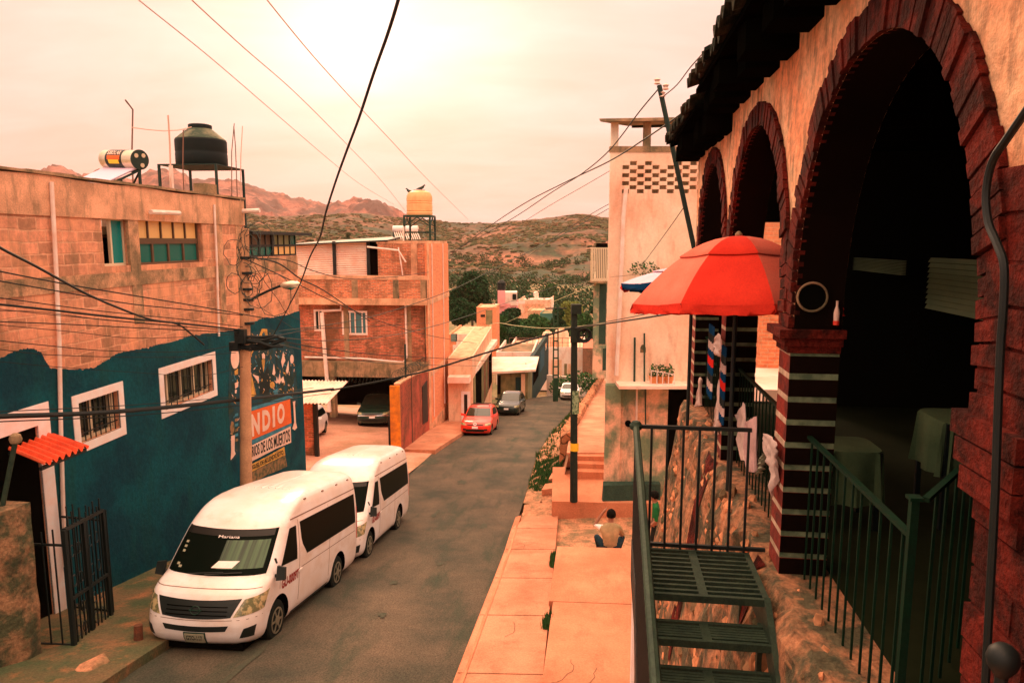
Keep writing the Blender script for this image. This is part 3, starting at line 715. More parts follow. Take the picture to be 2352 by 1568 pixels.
# annex: windows under a thin dark roof
sA0, sA1 = S_T + .03, S_E - .02; zs0, zs1 = ZA, ZAR
mb = MB(); mb.box(sA0 - .05, S_E + .75, LW - .25, LW + 4, ZAR, ZAR + .09); part('annex_roof', mb, m_iron, bt)
fr = MB(); n = 8
midA = sA0 + (sA1 - sA0) * .5
for x in frange(sA0, sA1, (sA1 - sA0) / n): fr.box(x - .025, x + .025, LW + .02, LW + .07, zs0, zs1)
fr.box(midA - .07, midA + .07, LW, LW + .08, zs0, zs1); fr.box(sA0, sA1, LW + .02, LW + .07, zs0, zs0 + .05); fr.box(sA0, sA1, LW + .015, LW + .075, (zs0 + zs1) / 2 - .03, (zs0 + zs1) / 2 + .03)
wo_ = part('window', fr, m_iron, bt, label='row of small panes under the annex roof')
zm = (zs0 + zs1) / 2
for x0, x1, q0, q1, m_ in ((sA0, midA, zm, zs1, m_frame_b), (sA0, midA, zs0, zm, m_green_gl), (midA, sA1 - .5, zm, zs1, GLASS('olive_glass', A(120, 100, 48), .3)), (sA1 - .5, sA1, zm, zs1, m_green_gl), (midA, sA1, zs0, zm, m_amber)):
    mb = MB(); mb.box(x0, x1, LW + .045, LW + .055, q0, q1); part('pane', mb, m_, bt, wo_)
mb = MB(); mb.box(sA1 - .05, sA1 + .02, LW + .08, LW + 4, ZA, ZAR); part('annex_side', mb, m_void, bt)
mb = MB(); mb.box(S_T + .01, S_E, LW - .018, LW, ZA - .45, ZA - .02); part('tie_beam', mb, m_tie, bt)

# ---------------------------------------------------------------- mural on the blue wall
m_orange = M('orange_sign_paint', A(244, 92, 32), .8, col2=A(220, 78, 28), scale=3, grit=.15)
m_cream = M('cream_sign_paint', A(255, 176, 132), .8, col2=A(235, 150, 110), scale=3)
m_yel = M('ochre_sign_paint', A(226, 138, 50), .85, col2=A(170, 104, 44), scale=4, contrast=.7)
m_ink = M('black_sign_paint', A(18, 26, 18), .8)
m_brn = M('flaking_brown_paint', A(150, 94, 52), .9, col2=A(92, 72, 40), scale=7, contrast=.9)
m_sky = M('pale_blue_paint', A(70, 116, 110), .85, col2=A(50, 90, 88), scale=4)
def MP(x, y): return ST.onl((540 + x / 3.918) * .9408, (760 + y / 3.918) * .9408, LW)
mbm = MB().slab([MP(*q) for q in ((70, 330), (160, 250), (420, 150), (560, 200), (690, 380), (725, 780), (725, 900), (640, 950), (80, 1440), (60, 900))], [], lw, .026, .023)
# loose brush strokes over the whole scene
r_ = random.Random(41)
for mm_, n_, nm_ in ((m_cream, 46, 'painted_pattern'), (m_yel, 40, 'painted_pattern'), (m_brn, 60, 'painted_pattern'), (m_sky, 46, 'painted_pattern'), (m_ink, 50, 'painted_pattern')):
    mbm.cm += 1
    for k in range(n_):
        cx, cy = r_.uniform(270, 690), r_.uniform(210, 800)
        if k % 5 == 0: cx, cy = r_.uniform(80, 160), r_.uniform(300, 1350)
        if cx > 500 and cy < 330 or (cx < 200 and mm_ is m_ink): continue
        a_ = r_.gauss(1.3, .5); ln = r_.uniform(10, 48); wd_ = r_.uniform(2, 6) * (.7 if mm_ is m_cream else 1); dx, dy = math.cos(a_) * ln / 2, math.sin(a_) * ln / 2; bx_, by_ = -math.sin(a_) * wd_, math.cos(a_) * wd_; cu = r_.uniform(-.25, .25) * ln
        d_ = .0272 + .00012 * (k % 12) + .0004 * (n_ % 7)
        up_ = [MP(cx + dx * t + cu * (1 - t * t) * math.sin(a_) + bx_ * (1 - t * t), cy + dy * t - cu * (1 - t * t) * math.cos(a_) + by_ * (1 - t * t)) for t in (-1, -.5, 0, .5, 1)]; lo_ = [MP(cx + dx * t + cu * (1 - t * t) * math.sin(a_) - bx_ * (1 - t * t), cy + dy * t - cu * (1 - t * t) * math.cos(a_) - by_ * (1 - t * t)) for t in (-1, -.5, 0, .5, 1)]
        mbm.grid([[lw(*q, d_) for q in up_], [lw(*q, d_) for q in lo_]])
mu = part('mural', mbm, (M('dark_mural_ground', A(10, 52, 50), .85, col2=A(16, 38, 28), scale=2.2, contrast=.9, stain=A(66, 62, 34), stainamt=.6, stainscale=(2, 2, 2)), m_cream, m_yel, m_brn, m_sky, m_ink), bt)
def mp_poly(pts, m, d, nm):
    part(nm, MB().slab([MP(*q) for q in pts], [], lw, d, d - .003), m, bt, mu)
def oval(cx, cy, rx, ry, n=20): return [(cx + rx * math.cos(2 * math.pi * k / n), cy + ry * math.sin(2 * math.pi * k / n)) for k in range(n)]
mp_poly(oval(122, 445, 40, 105), m_cream, .031, 'painted_lantern'); mp_poly(oval(668, 456, 17, 42), m_cream, .031, 'painted_lantern')
mp_poly([(255, 960), (650, 838), (663, 1066), (258, 1238)], m_orange, .031, 'name_panel')
mp_poly([(252, 925), (360, 892), (640, 800), (690, 830), (650, 836), (255, 957)], m_sky, .030, 'panel_border')
mp_poly([(258, 1240), (663, 1068), (668, 1095), (258, 1284)], m_sky, .030, 'panel_border')
mp_poly([(258, 1292), (655, 1098), (661, 1252), (520, 1310), (258, 1445)], m_cream, .031, 'banner')
mp_poly([(258, 1470), (420, 1390), (595, 1292), (605, 1372), (420, 1462), (262, 1545)], m_yel, .031, 'banner')
mp_poly([(262, 1548), (605, 1376), (622, 1480), (540, 1520), (420, 1566), (270, 1660)], m_brn, .030, 'banner')
# painted scene: crowns, sleeves, lace, flames, bones – plain shapes
for pts, m in (([(262, 560), (290, 640), (325, 800), (262, 830)], m_yel), ([(378, 470), (395, 580), (410, 470), (395, 440)], m_yel), ([(380, 410), (395, 395), (410, 415), (408, 452), (384, 452)], m_cream),
               ([(480, 600), (495, 500), (510, 590), (498, 610)], m_cream), ([(565, 480), (585, 385), (605, 470), (590, 500), (578, 540)], m_cream), ([(610, 570), (635, 470), (638, 560), (622, 600)], m_cream),
               ([(290, 600), (350, 620), (350, 690), (325, 650)], m_cream), ([(516, 690), (522, 620), (535, 660), (552, 590), (560, 650), (585, 620), (598, 680), (575, 680), (566, 660), (548, 695), (535, 680)], m_cream),
               ([(350, 240), (380, 165), (430, 170), (440, 300), (420, 250), (400, 190), (370, 230)], m_yel), ([(280, 390), (310, 340), (300, 380), (275, 420)], m_yel), ([(440, 370), (450, 395), (438, 425), (428, 395)], m_brn), ([(462, 415), (474, 440), (465, 465), (455, 440)], m_brn),
               ([(118, 570), (150, 545), (152, 600), (120, 610)], m_yel), ([(120, 685), (155, 670), (150, 720), (125, 740)], m_cream), ([(122, 750), (140, 748), (134, 785), (122, 780)], m_cream),
               ([(676, 862), (700, 855), (698, 900), (706, 1060), (718, 1110), (695, 1135), (672, 1120), (690, 1060), (682, 900)], m_cream),
               ([(85, 1190), (120, 1180), (118, 1330), (128, 1360), (100, 1400), (80, 1420), (86, 1330)], m_cream), ([(485, 760), (530, 735), (535, 790), (500, 795)], m_sky), ([(255, 240), (262, 282), (245, 280)], m_yel)):
    mp_poly(pts, m, .031, 'painted_figure')
mp_poly(oval(480, 703, 22, 32), m_yel, .031, 'painted_lantern'); mp_poly(oval(96, 1110, 20, 60), m_brn, .031, 'painted_lantern')
mp_poly([(355, 600), (380, 520), (400, 600), (440, 520), (460, 720), (440, 790), (360, 800)], m_ink, .0295, 'painted_figure')
for k in range(6): mp_poly([(122, 980 + 48 * k), (152, 970 + 48 * k), (152, 996 + 48 * k), (122, 1006 + 48 * k)], m_brn if k % 2 else m_sky, .030, 'painted_tile')
def bil(q):
    A_, B_, C_, D_ = q   # TL TR BR BL in photo mural units
    return lambda x, z, d: lw(*MP(A_[0] * (1 - x) * z + B_[0] * x * z + C_[0] * x * (1 - z) + D_[0] * (1 - x) * (1 - z), A_[1] * (1 - x) * z + B_[1] * x * z + C_[1] * x * (1 - z) + D_[1] * (1 - x) * (1 - z)), d)
def letters(body, q, m, bold=.02): part('lettering', text_mesh(body, 1, 1, .036, bold, bil(q)), m, bt, mu)
for ch, q in (('N', ((272, 985), (357, 962), (358, 1170), (285, 1200))), ('D', ((380, 945), (455, 935), (462, 1120), (385, 1150))), ('I', ((478, 908), (502, 902), (506, 1100), (482, 1110))), ('O', ((525, 885), (596, 878), (596, 1060), (525, 1085)))):
    letters(ch, q, m_cream, .05)
letters('RRIOS DE LOS MUERTOS', ((262, 1300), (645, 1122), (650, 1240), (264, 1400)), m_ink, .02)
letters('MIGUEL DE ALLENDE, GTO.', ((264, 1482), (588, 1318), (592, 1366), (266, 1530)), m_ink, .02)

# ---------------------------------------------------------------- red awning over the door
aw = thing('door_awning', 'small red corrugated awning over the left doorway', 'awning', (sD1 - .6, LW - .6, ST.onl(112, 1000, LW)[1]))
q1 = ST.onl(110, 997, LW - .02); sN = ST.onl(-60, 1030, LW - .02)[0]
oz = ST.onl(195, 1027, LW - 1.15)
rows = []
s_a, s_b = ST.onl(102, 1065, LW - 1.15)[0] - (oz[0] - q1[0]), q1[0] + .1
for k in range(121):
    s_ = s_a + (s_b - s_a) * k / 120; w_ = .035 * math.sin(k * 2 * math.pi / 120 * 7)
    sk = (oz[0] - q1[0])
    rows.append([(s_, LW - .03, q1[1] + w_), (s_ + sk * .5, LW - .6, (q1[1] + oz[1]) / 2 + w_), (s_ + sk, LW - 1.15, oz[1] + w_)])
part('corrugated_sheet', MB().sheet(rows, (0, 0, -.012)), m_redroof, aw)
part('rail', MB().bar((s_a, LW - .05, q1[1] - .07), (s_b, LW - .05, q1[1] - .07), .05), m_iron, aw); part('rail', MB().bar((s_a + sk, LW - 1.08, oz[1] - .07), (s_b + sk, LW - 1.08, oz[1] - .07), .05), m_iron, aw)
print('awning', q1, oz, s_a, s_b)
# ---------------------------------------------------------------- stone pillar and service mast at the left edge
m_oldwall = M('old_rubble_plaster', A(150, 92, 54), .95, col2=A(74, 62, 34), scale=2.6, contrast=.85, grit=.35, gritscale=20, bump=1.2, bscale=9, stain=A(50, 48, 28), stainamt=.9, stainscale=(2, 2, 1.2), detail=10)
pb = road_px(70, 1535, .17); pbf = ST.f(pb); pt = ST.f(atY(45, 1170, pb.y))
mb = MB(); r_ = random.Random(3)
rows = []
for k in range(9):
    z_ = pbf.z - .1 + (pt.z - pbf.z + .1) * k / 8; o = lambda: r_.uniform(-.025, .025)
    rows.append([(pbf.x + o(), pbf.y + .02 + o(), z_), (pbf.x + .28 + o(), pbf.y + o(), z_), (pbf.x + .32 + o(), pbf.y + .4 + o(), z_), (pbf.x - 1.3, pbf.y + 2.2, z_), (pbf.x - 2.2, pbf.y + 1.2, z_), (pbf.x + o(), pbf.y + .02, z_)])
    rows[-1][-1] = rows[-1][0]
mb.grid(rows); top = rows[-1][:-1]; mb.quad(*top)
solo('stone_wall', 'crumbling stone wall end at the lower left corner', 'wall', mb, m_oldwall, (pbf.x, pbf.y + .6, pbf.z), ST)
ms = thing('service_mast', 'grey iron service mast with a round cap on the stone wall, below the red awning', 'mast', (pbf.x + .12, pbf.y + .3, pt.z))
ma = ST.f(atY(36, 1010, pb.y + .3)); mb = MB().tube([(pbf.x + .12, pbf.y + .3, pt.z - .05), (ma.x, ma.y, ma.z)], .035, 8); part('pipe', mb, m_grey_iron, ms, smooth=True)
mb = MB().lathe((ma.x, ma.y, ma.z - .05), [(.04, 0), (.07, .01), (.085, .06), (.07, .12), (.03, .15), (.0, .155)], 12); part('cap', mb, m_concrete_d, ms, smooth=True)
# ---------------------------------------------------------------- iron gate and porch fence
ga = road_px(172, 1497, .18); gb = road_px(256, 1427, .18); fa, fb2 = ST.f(ga), ST.f(gb)
hz = ST.f(atY(155, 1224, ga.y)).z; hz2 = ST.f(atY(240, 1178, gb.y)).z
gt = thing('iron_gate', 'black wrought iron gate leaf standing open beside the blue wall', 'gate', (fa.x, fa.y, fa.z))
mb = MB(); A0 = Vector(fa); B0 = Vector(fb2)
def G(f, h): # along leaf, height fraction
    p = A0.lerp(B0, f); return Vector((p.x, p.y, p.z + .05 + ((hz - fa.z) * (1 - f) + (hz2 - fb2.z) * f) * h))
for f in (0, .46, 1.0): mb.bar(G(f, -.02), G(f, 1), .06)
for h in (0, .42, 1): mb.bar(G(0, h), G(1, h), .05)
part('frame', mb, m_iron, gt)
mb = MB()
for f in (.1, .2, .3, .38, .54, .64, .74, .84, .92): mb.bar(G(f, 0), G(f, 1.06 + .03 * (int(f * 100) % 3)), .018)
for f0 in (.14, .3, .6, .78):
    for h0 in (.12, .3, .55, .8):
        mb.tube([G(f0 + .05 * math.cos(a * .7), h0 + .05 * math.sin(a * .7)) for a in range(10)], .009, 4)
part('bars', mb, m_iron, gt)
pf = thing('porch_fence', 'low black iron fence of thin bars round the doorway, left of the gate', 'fence', (fa.x, (fa.y + LW) / 2, fa.z))
def fence_run(P0, P1, h, n, spikes=True):
    P0, P1 = Vector(P0), Vector(P1); mb = MB(); up = Vector((0, 0, 1))
    mb.bar(P0 + up * .12, P1 + up * .12, .03); mb.bar(P0 + up * h * .9, P1 + up * h * .9, .03)
    for k in range(n + 1): q = P0.lerp(P1, k / n); mb.bar(q + up * .05, q + up * (h + (.05 if k % 2 else 0)), .018)
    return mb
part('side_panel', fence_run((fa.x, fa.y, fa.z), (fa.x - .1, LW - .08, fa.z + .05), hz - fa.z, 7), m_iron, pf)
part('side_panel', fence_run((fb2.x + .15, fb2.y + .05, fb2.z), (fb2.x + .15, LW - .08, fb2.z + .05), hz2 - fb2.z, 7), m_iron, pf)
# ---------------------------------------------------------------- rusty bollard at the kerb
bo = ST.f(road_px(320, 1492, .1)); mb = MB().tube([(bo.x, bo.y, bo.z - .1), (bo.x, bo.y, bo.z + .2), (bo.x + .02, bo.y, ST.f(atY(318, 1436, WO.w(0, 0).y + ST.w(*bo).y)).z)], [.07, .068, .062], 10)
solo('bollard', 'short rusty red steel bollard at the kerb in front of the nearer van', 'bollard', mb, M('rusty_red_steel', A(130, 54, 28), .85, col2=A(70, 44, 24), scale=8, grit=.3), (bo.x, bo.y, bo.z), smooth=True)
# chunk of broken kerb
bk = ST.f(road_px(200, 1545, .2)); mb = MB(); clump(mb, (bk.x, bk.y, bk.z + .03), (.42, .16, .1), random.Random(5)); solo('broken_kerb_stone', 'sunlit broken kerb stone lying at the lower left', 'stone', mb, m_rubble, (bk.x, bk.y, bk.z))

# ---------------------------------------------------------------- roof of the block building: water tanks, heater, rods
ROOF = ZT - .8
def onroof(u, v, l): s_, z_ = ST.onl(u, v, l); return s_, l, z_
m_steel_d = M('dark_steel', A(30, 40, 26), .6)
m_tank = M('black_tank_plastic', A(6, 22, 15), .55, spec=.25, col2=A(4, 16, 11), scale=3)
m_tank_t = M('pale_tank_shoulder', A(112, 88, 54), .6, spec=.2, col2=A(50, 54, 32), scale=3, contrast=.8)  # shoulder toned paler than the barrel
lt = LW + 1.9
a = onroof(403, 378, lt); b = onroof(518, 378, lt); sc_, rt = (a[0] + b[0]) / 2, (b[0] - a[0]) / 2 * .9
zb0 = a[2]; zt1 = onroof(460, 322, lt)[2]; zt2 = onroof(460, 297, lt)[2]; zt3 = onroof(460, 287, lt)[2]
rt = .62
print('tank', a, b, rt, zb0, zt1, zt2)
# true radius: the tank is round, so use its width across the view
dA = ray(403, 360); dB = ray(518, 360); cY = ST.w(sc_, lt).y; rt = (dB.x / dB.y - dA.x / dA.y) * cY / 2 * .97
wt = thing('water_tank', 'large black plastic water tank on a steel stand on the block building roof', 'water tank', (sc_, lt, zb0))
zb0 = onroof(460, 380, lt)[2]
mb = MB().lathe((sc_, lt, zb0), [(rt * .97, 0), (rt, .04), (rt, (zt1 - zb0) * .45), (rt * .985, (zt1 - zb0) * .5), (rt, (zt1 - zb0) * .55), (rt, (zt1 - zb0) * .96), (rt * .97, zt1 - zb0)], 40); part('barrel', mb, m_tank, wt, smooth=True)
mb = MB().lathe((sc_, lt, zb0), [(rt * .985, zt1 - zb0 + .002), (rt * .95, zt1 - zb0 + .03), (rt * .47, zt2 - zb0)], 40); part('shoulder', mb, m_tank_t, wt, smooth=True)
mb = MB().lathe((sc_, lt, zb0), [(rt * .44, zt2 - zb0 - .01), (rt * .46, zt2 - zb0 + .01), (rt * .46, zt3 - zb0 - .02), (rt * .42, zt3 - zb0), (0, zt3 - zb0 + .01)], 32); part('lid', mb, m_tank, wt, smooth=True)
st_ = thing('tank_stand', 'dark steel stand carrying the black water tank', 'stand', (sc_, lt, ROOF))
zp = zb0 - .03; hw = rt * 1.22
mb = MB(); mb.box(sc_ - hw, sc_ + hw, lt - hw, lt + hw, zp - .03, zp); part('platform', mb, m_steel_d, st_)
for i in (-1, 1):
    for j in (-1, 1): mb = MB(); mb.bar((sc_ + i * (hw - .03), lt + j * (hw - .03), ROOF), (sc_ + i * (hw - .03), lt + j * (hw - .03), zp - .03), .06); part('leg', mb, m_steel_d, st_)
mb = MB()
for j in (-1, 1): mb.bar((sc_ - hw, lt + j * (hw - .03), ROOF + .95), (sc_ + hw, lt + j * (hw - .03), ROOF + .95), .05)
for j in (-1, 1): mb.bar((sc_ + j * (hw - .03), lt - hw, ROOF + .95), (sc_ + j * (hw - .03), lt + hw, ROOF + .95), .05)
part('braces', mb, m_steel_d, st_)
# red and white roof upstand
zr0 = ST.onl(330, 430, LW + .5)[1]
mb = MB(); x0, x1 = ST.onl(268, 430, LW + .5)[0], ST.onl(405, 440, LW + .5)[0]; mb.box(x0, x1, LW + .45, LW + .6, ROOF, zr0 + .04); solo('roof_upstand', 'low dark red painted upstand on the roof below the water heater', 'wall', mb, M('dark_red_roof_paint', A(150, 34, 16), .85, col2=A(120, 30, 14), scale=4), None)
mb = MB(); x0b = ST.onl(222, 430, LW + .5)[0]; mb.box(x0b, x0 - .01, LW + .45, LW + .6, ROOF, ST.onl(245, 419, LW + .5)[1]); solo('white_roof_upstand', 'low white upstand on the roof under the heater tubes', 'wall', mb, m_white, None)
mb = MB(); x2 = ST.onl(505, 445, LW + .5)[0]; mb.box(x1 + .05, x2, LW + .5, LW + .62, ROOF, ZT + .12); solo('dark_roof_upstand', 'low dark upstand on the roof under the black tank stand', 'wall', mb, m_concrete_d, None)
# solar water heater
lh = LW + 1.2
ha = ST.f(atY(243, 372, ST.w(ST.onl(243, 372, lh)[0], lh).y)); hb = ST.f(atY(322, 370, ST.w(ST.onl(322, 370, lh)[0], lh).y))
YH = ST.w(ST.onl(322, 370, lh)[0], lh).y
Hc0 = atY(246, 366, YH + .25); Hc1 = atY(320, 367, YH - .25)   # axis of the barrel, world
hx = (Hc1 - Hc0); Lh = hx.length; hx.normalize(); rh = .27
rh = abs(atY(322, 346, YH).z - atY(322, 390, YH).z) / 2
base_h = ST.f((Hc0 + Hc1) / 2); sh = thing('solar_water_heater', 'solar water heater with a steel barrel and glass tubes on the block building roof', 'water heater', (base_h.x, base_h.y, ROOF))
P0, P1 = ST.f(Hc0), ST.f(Hc1)
ax = (P1 - P0).normalized()
def cyl(p, q, r, n=24):
    return MB().tube([p, q], r, n)
m_barrel = M('galvanised_barrel', A(235, 180, 130), .3, metal=.6, col2=A(190, 140, 95), scale=3)
part('barrel', cyl(P0, P1, rh), m_barrel, sh, smooth=True)
part('label_band', cyl(P0.lerp(P1, .2), P0.lerp(P1, .7), rh * 1.012), M('dark_label', A(26, 34, 22), .5), sh, smooth=True)
for f0, f1, a0, a1, mm in ((.27, .66, -6, 20, m_orange), (.3, .62, -30, -6, M('yellow_label', A(250, 170, 40), .6))):
    rows = []
    up = Vector((0, 0, 1)); side = ax.cross(up).normalized()
    for k in range(7):
        an = R(a0 + (a1 - a0) * k / 6); dvv = side * math.cos(an) + up * math.sin(an)
        rows.append([P0.lerp(P1, f0) + dvv * rh * 1.03, P0.lerp(P1, f1) + dvv * rh * 1.03])
    part('label_stripe', MB().grid(rows), mm, sh)
def mapb(x, z, d):
    an = R(24 + 30 * z); dvv = side * math.cos(an) + up * math.sin(an); return P0.lerp(P1, .26 + .41 * x) + dvv * (rh * 1.03 + .003)
part('lettering', text_mesh('SISOLAR', 1, 1, 0, .03, mapb), m_cream, sh)
mb = MB().tube([P1 + ax * .001, P1 + ax * .03], rh * 1.04, 24); cap_ = part('end_cap', mb, m_steel_d, sh, smooth=True)
for an in (40, 130, 250): mb = MB(); mb.tube([P1 + ax * .032 + (side * math.cos(R(an)) + up * math.sin(R(an))) * rh * .6, P1 + ax * .045 + (side * math.cos(R(an)) + up * math.sin(R(an))) * rh * .6], .05, 10); part('screw', mb, m_alu, sh, cap_)
dn = ST.f(atY(172, 425, YH - .2)) - ST.f(atY(252, 388, YH + .25))
tubes = MB(); n = 16
for k in range(n):
    f = .05 + .9 * k / (n - 1); a = P0.lerp(P1, f) + Vector((0, 0, -rh * .75)); tubes.tube([a, a + dn * 1.05], .032, 6)
part('glass_tubes', tubes, M('frosted_tubes', A(250, 178, 160), .35, spec=.6), sh, smooth=True)
mb = MB(); fr_off = Vector((0, 0, -rh - .02))
mb.bar(P0 + fr_off, P1 + fr_off, .06, .1)
for f in (.02, .98):
    a = P0.lerp(P1, f) + fr_off; b = a + dn * 1.08; mb.bar(a, b, .05); mb.bar(a, (a.x, a.y, ROOF), .05); mb.bar((a.x, a.y, ROOF + .05), (b.x, b.y, ROOF + .05), .04); mb.bar(a.lerp(b, .5), (a.x, a.y, ROOF + .1), .035)
mb.bar(P0 + fr_off, (P1.x, P1.y, ROOF + .05), .03); mb.bar(P1 + fr_off, (P0.x, P0.y, ROOF + .05), .03)
part('frame', mb, m_steel_d, sh)
# rods, pipes and aerial on the roof
def rod(name, label, cat, pts, l, r, mat, group=None):
    P = []
    for u, v in pts:
        P.append(onroof(u, v, l))
    P[-1] = (P[-1][0], P[-1][1], ROOF + .02) if P[-1][2] > ROOF else P[-1]
    return solo(name, label, cat, MB().tube(P, r, 6), mat, (P[-1][0], P[-1][1], ROOF), group=group)
m_rust = M('rusty_rod', A(120, 70, 46), .8); m_rodp = M('pale_rod', A(220, 140, 100), .8)
rod('antenna_pole', 'bent thin aerial pole rising behind the solar water heater', 'aerial', [(288, 230), (305, 252), (303, 350), (303, 440)], LW + 2.6, .022, m_rust)
rod('rebar_rod', 'tall pale rod left of the black tank, with a thick white sleeve', 'rod', [(386, 265), (390, 330), (392, 400), (392, 450)], LW + 1.0, .022, m_rodp)
rod('rebar_rod', 'leftmost of the three bare rods right of the black tank, leaning right', 'rod', [(538, 284), (532, 350), (528, 440)], LW + .8, .014, m_rust, 'roof rods')
rod('rebar_rod', 'middle of the three bare rods right of the black tank, crossing its neighbour', 'rod', [(537, 290), (541, 340), (543, 440)], LW + .8, .014, m_rust, 'roof rods')
rod('rebar_rod', 'rightmost of the three bare rods right of the black tank, upright', 'rod', [(557, 290), (553, 360), (548, 440)], LW + .8, .014, m_rodp, 'roof rods')
rod('fill_pipe', 'thin water pipe hooked over to the lid of the black tank', 'pipe', [(430, 299), (421, 299), (420, 380), (420, 440)], LW + 1.0, .016, m_rust)
c = onroof(392, 380, LW + 1.0); mb = MB().tube([(c[0], c[1], ROOF), (c[0], c[1], c[2])], .05, 8); solo('pvc_pipe', 'thick white pvc pipe standing in front of the black tank stand', 'pipe', mb, m_pvc, (c[0], c[1], ROOF))
mb = MB(); c = onroof(490, 428, LW + .6); mb.box(c[0] - .28, c[0] + .28, LW + .65, LW + 1.0, ROOF, c[2] + .06); solo('roof_crate', 'small dark crate on the roof under the black tank', 'crate', mb, m_concrete_d, None)
P = [onroof(u, v, LW + 1.9) for u, v in ((303, 293), (340, 298), (375, 301), (410, 299), (440, 292))]
solo('roof_cable', 'thin slack cable from the aerial pole to the black tank', 'cable', MB().tube(P, .012, 5), m_rodp, None)
# ================================================================ brick house down the street
SF = 38.2; LC = 7.8
m_brick = BR('orange_brick', A(255, 112, 60, .95), A(176, 74, 42, .95), A(220, 142, 92, .9), .30, .085, .018, patch=A(150, 84, 46), patchamt=.6, patchscale=1.3, stain=A(86, 58, 32), bump=.5)
m_brick_d = BR('dark_stained_brick', A(245, 100, 58, .9), A(140, 62, 36, .9), A(205, 120, 76, .9), .30, .085, .02, patch=A(112, 66, 36), patchamt=.8, patchscale=.9, stain=A(66, 48, 26), bump=.6)
m_brick_fine = BR('warm_fine_brick', A(255, 128, 72, .95), A(235, 108, 60, .95), A(235, 140, 88, .95), .28, .08, .012, patch=A(240, 126, 74), patchamt=.5, patchscale=.7, bump=.4)
m_slabc = M('smooth_concrete_slab', A(245, 150, 96), .9, col2=A(196, 118, 72), scale=2, contrast=.6, grit=.15, gritscale=25, stain=A(120, 86, 50), stainamt=.6, stainscale=(.8, .8, .5))
m_corr = M('white_corrugated_sheet', A(255, 184, 140), .5, col2=A(236, 152, 110), scale=1.5, contrast=.5)
def FR_(uL, uR, vT, vB, s=SF):
    a = ST.ons(uL, (vT + vB) / 2, s); b = ST.ons(uR, (vT + vB) / 2, s); um = (uL + uR) / 2
    return b[0], a[0], ST.ons(um, vB, s)[1], ST.ons(um, vT, s)[1]     # l_right, l_left, z0, z1
fz = lambda v, u=860, s=SF: ST.ons(u, v, s)[1]
fl = lambda u, v=760, s=SF: ST.ons(u, v, s)[0]
SB = ST.onl(1032, 800, LC)[0]; LLEFT = LC + 13
gz = fz(950, 765)
z_slab1, z_slab1t = fz(866), fz(832); z_f2b, z_f2t = fz(700), fz(690); z_par = fz(633); z_top = fz(560, 930); z_shed = fz(556, 780)
lcol = fl(985)
print('brick', SB, gz, z_slab1, z_f2b, z_par, z_top, lcol)
bh = thing('brick_house', 'unfinished three storey brick house with open garage and corrugated shed on top', 'house', (SF + 3, LC + 4, gz))
ws = lambda l, z, d: (SF - d, l, z)
win1 = FR_(717, 735, 715, 760); win2 = FR_(782, 836, 718, 769)
# second-storey wall, set back under the balcony slab
mb = MB(); mb.slab([(LC + .3, z_slab1t - .02), (LLEFT, z_slab1t - .02), (LLEFT, z_f2b), (LC + .3, z_f2b)], [[(w[0], w[2]), (w[1], w[2]), (w[1], w[3]), (w[0], w[3])] for w in (win1, win2)], ws, -.45, -.7)
part('wall', mb, m_brick_d, bh)
for w in (win1, win2):
    fr = MB(); y0, y1 = SF + .47, SF + .55
    fr.slab([(w[0] - .06, w[2] - .06), (w[1] + .06, w[2] - .06), (w[1] + .06, w[3] + .06), (w[0] - .06, w[3] + .06)], [[(w[0] + .04, w[2] + .04), (w[1] - .04, w[2] + .04), (w[1] - .04, w[3] - .04), (w[0] + .04, w[3] - .04)]], lambda a, b, d: (SF + .44 + d, a, b), 0, .1)
    for f in ((.5,) if w is win1 else (.3, .52, .82)): x = w[0] + (w[1] - w[0]) * (1 - f); fr.box(SF + .45, SF + .52, x - .03, x + .03, w[2] + .04, w[3] - .04)
    wo_ = part('window', fr, m_pvc, bh)
    mb = MB(); mb.box(SF + .53, SF + .54, w[0] + .04, w[1] - .04, w[2] + .04, w[3] - .04); part('pane', mb, GLASS('blue_grey_glass', A(66, 100, 86), .2) if w is win2 else m_dark_gl, bh, wo_)
for u in (935, 790): x = fl(u) ; mb = MB(); mb.box(SF + .43, SF + .5, x - .14, x + .14, z_slab1t, z_f2b); part('tie_column', mb, m_concrete_d, bh)
# slabs and balcony parapet
mb = MB(); mb.box(SF - .05, SB, LC + .02, LLEFT, z_slab1, z_slab1t); part('floor_slab', mb, m_concrete_d, bh)
mb = MB(); mb.box(SF - .12, SB, LC + .02, LLEFT, z_f2b, z_f2t + .12); part('floor_slab', mb, m_slabc, bh)
mb = MB(); mb.box(SF - .02, SF + .16, lcol, LLEFT, z_f2t + .12, z_par - .22); part('parapet_wall', mb, m_brick, bh)
mb = MB(); mb.box(SF - .05, SF + .2, lcol, LLEFT, z_par - .22, z_par); part('parapet_coping', mb, m_concrete, bh)
for u in (818, 912, 975): x = fl(u); mb = MB(); mb.box(SF - .035, SF + .1, x - .17, x + .17, z_f2t + .12, z_par - .22); part('tie_column', mb, m_concrete_d, bh)
# corner column and street side
mb = MB(); mb.box(SF - .14, SF + .4, LC - .02, lcol + .02, gz - 1.2, z_top + .05); part('corner_column', mb, m_slabc, bh)
mb = MB(); mb.box(SF + .4, SB, LC, LC + .22, gz - 2.2, z_top); part('side_wall', mb, m_brick_fine, bh)
for z_ in (z_slab1, z_f2b): mb = MB(); mb.box(SF + .4, SB + .02, LC - .03, LC + .2, z_, z_ + .28); part('tie_beam', mb, m_slabc, bh)
mb = MB(); mb.box(SF + .38, SB, LC - .03, LC + .2, gz - 1.3, gz - .55); part('plinth', mb, m_concrete, bh)
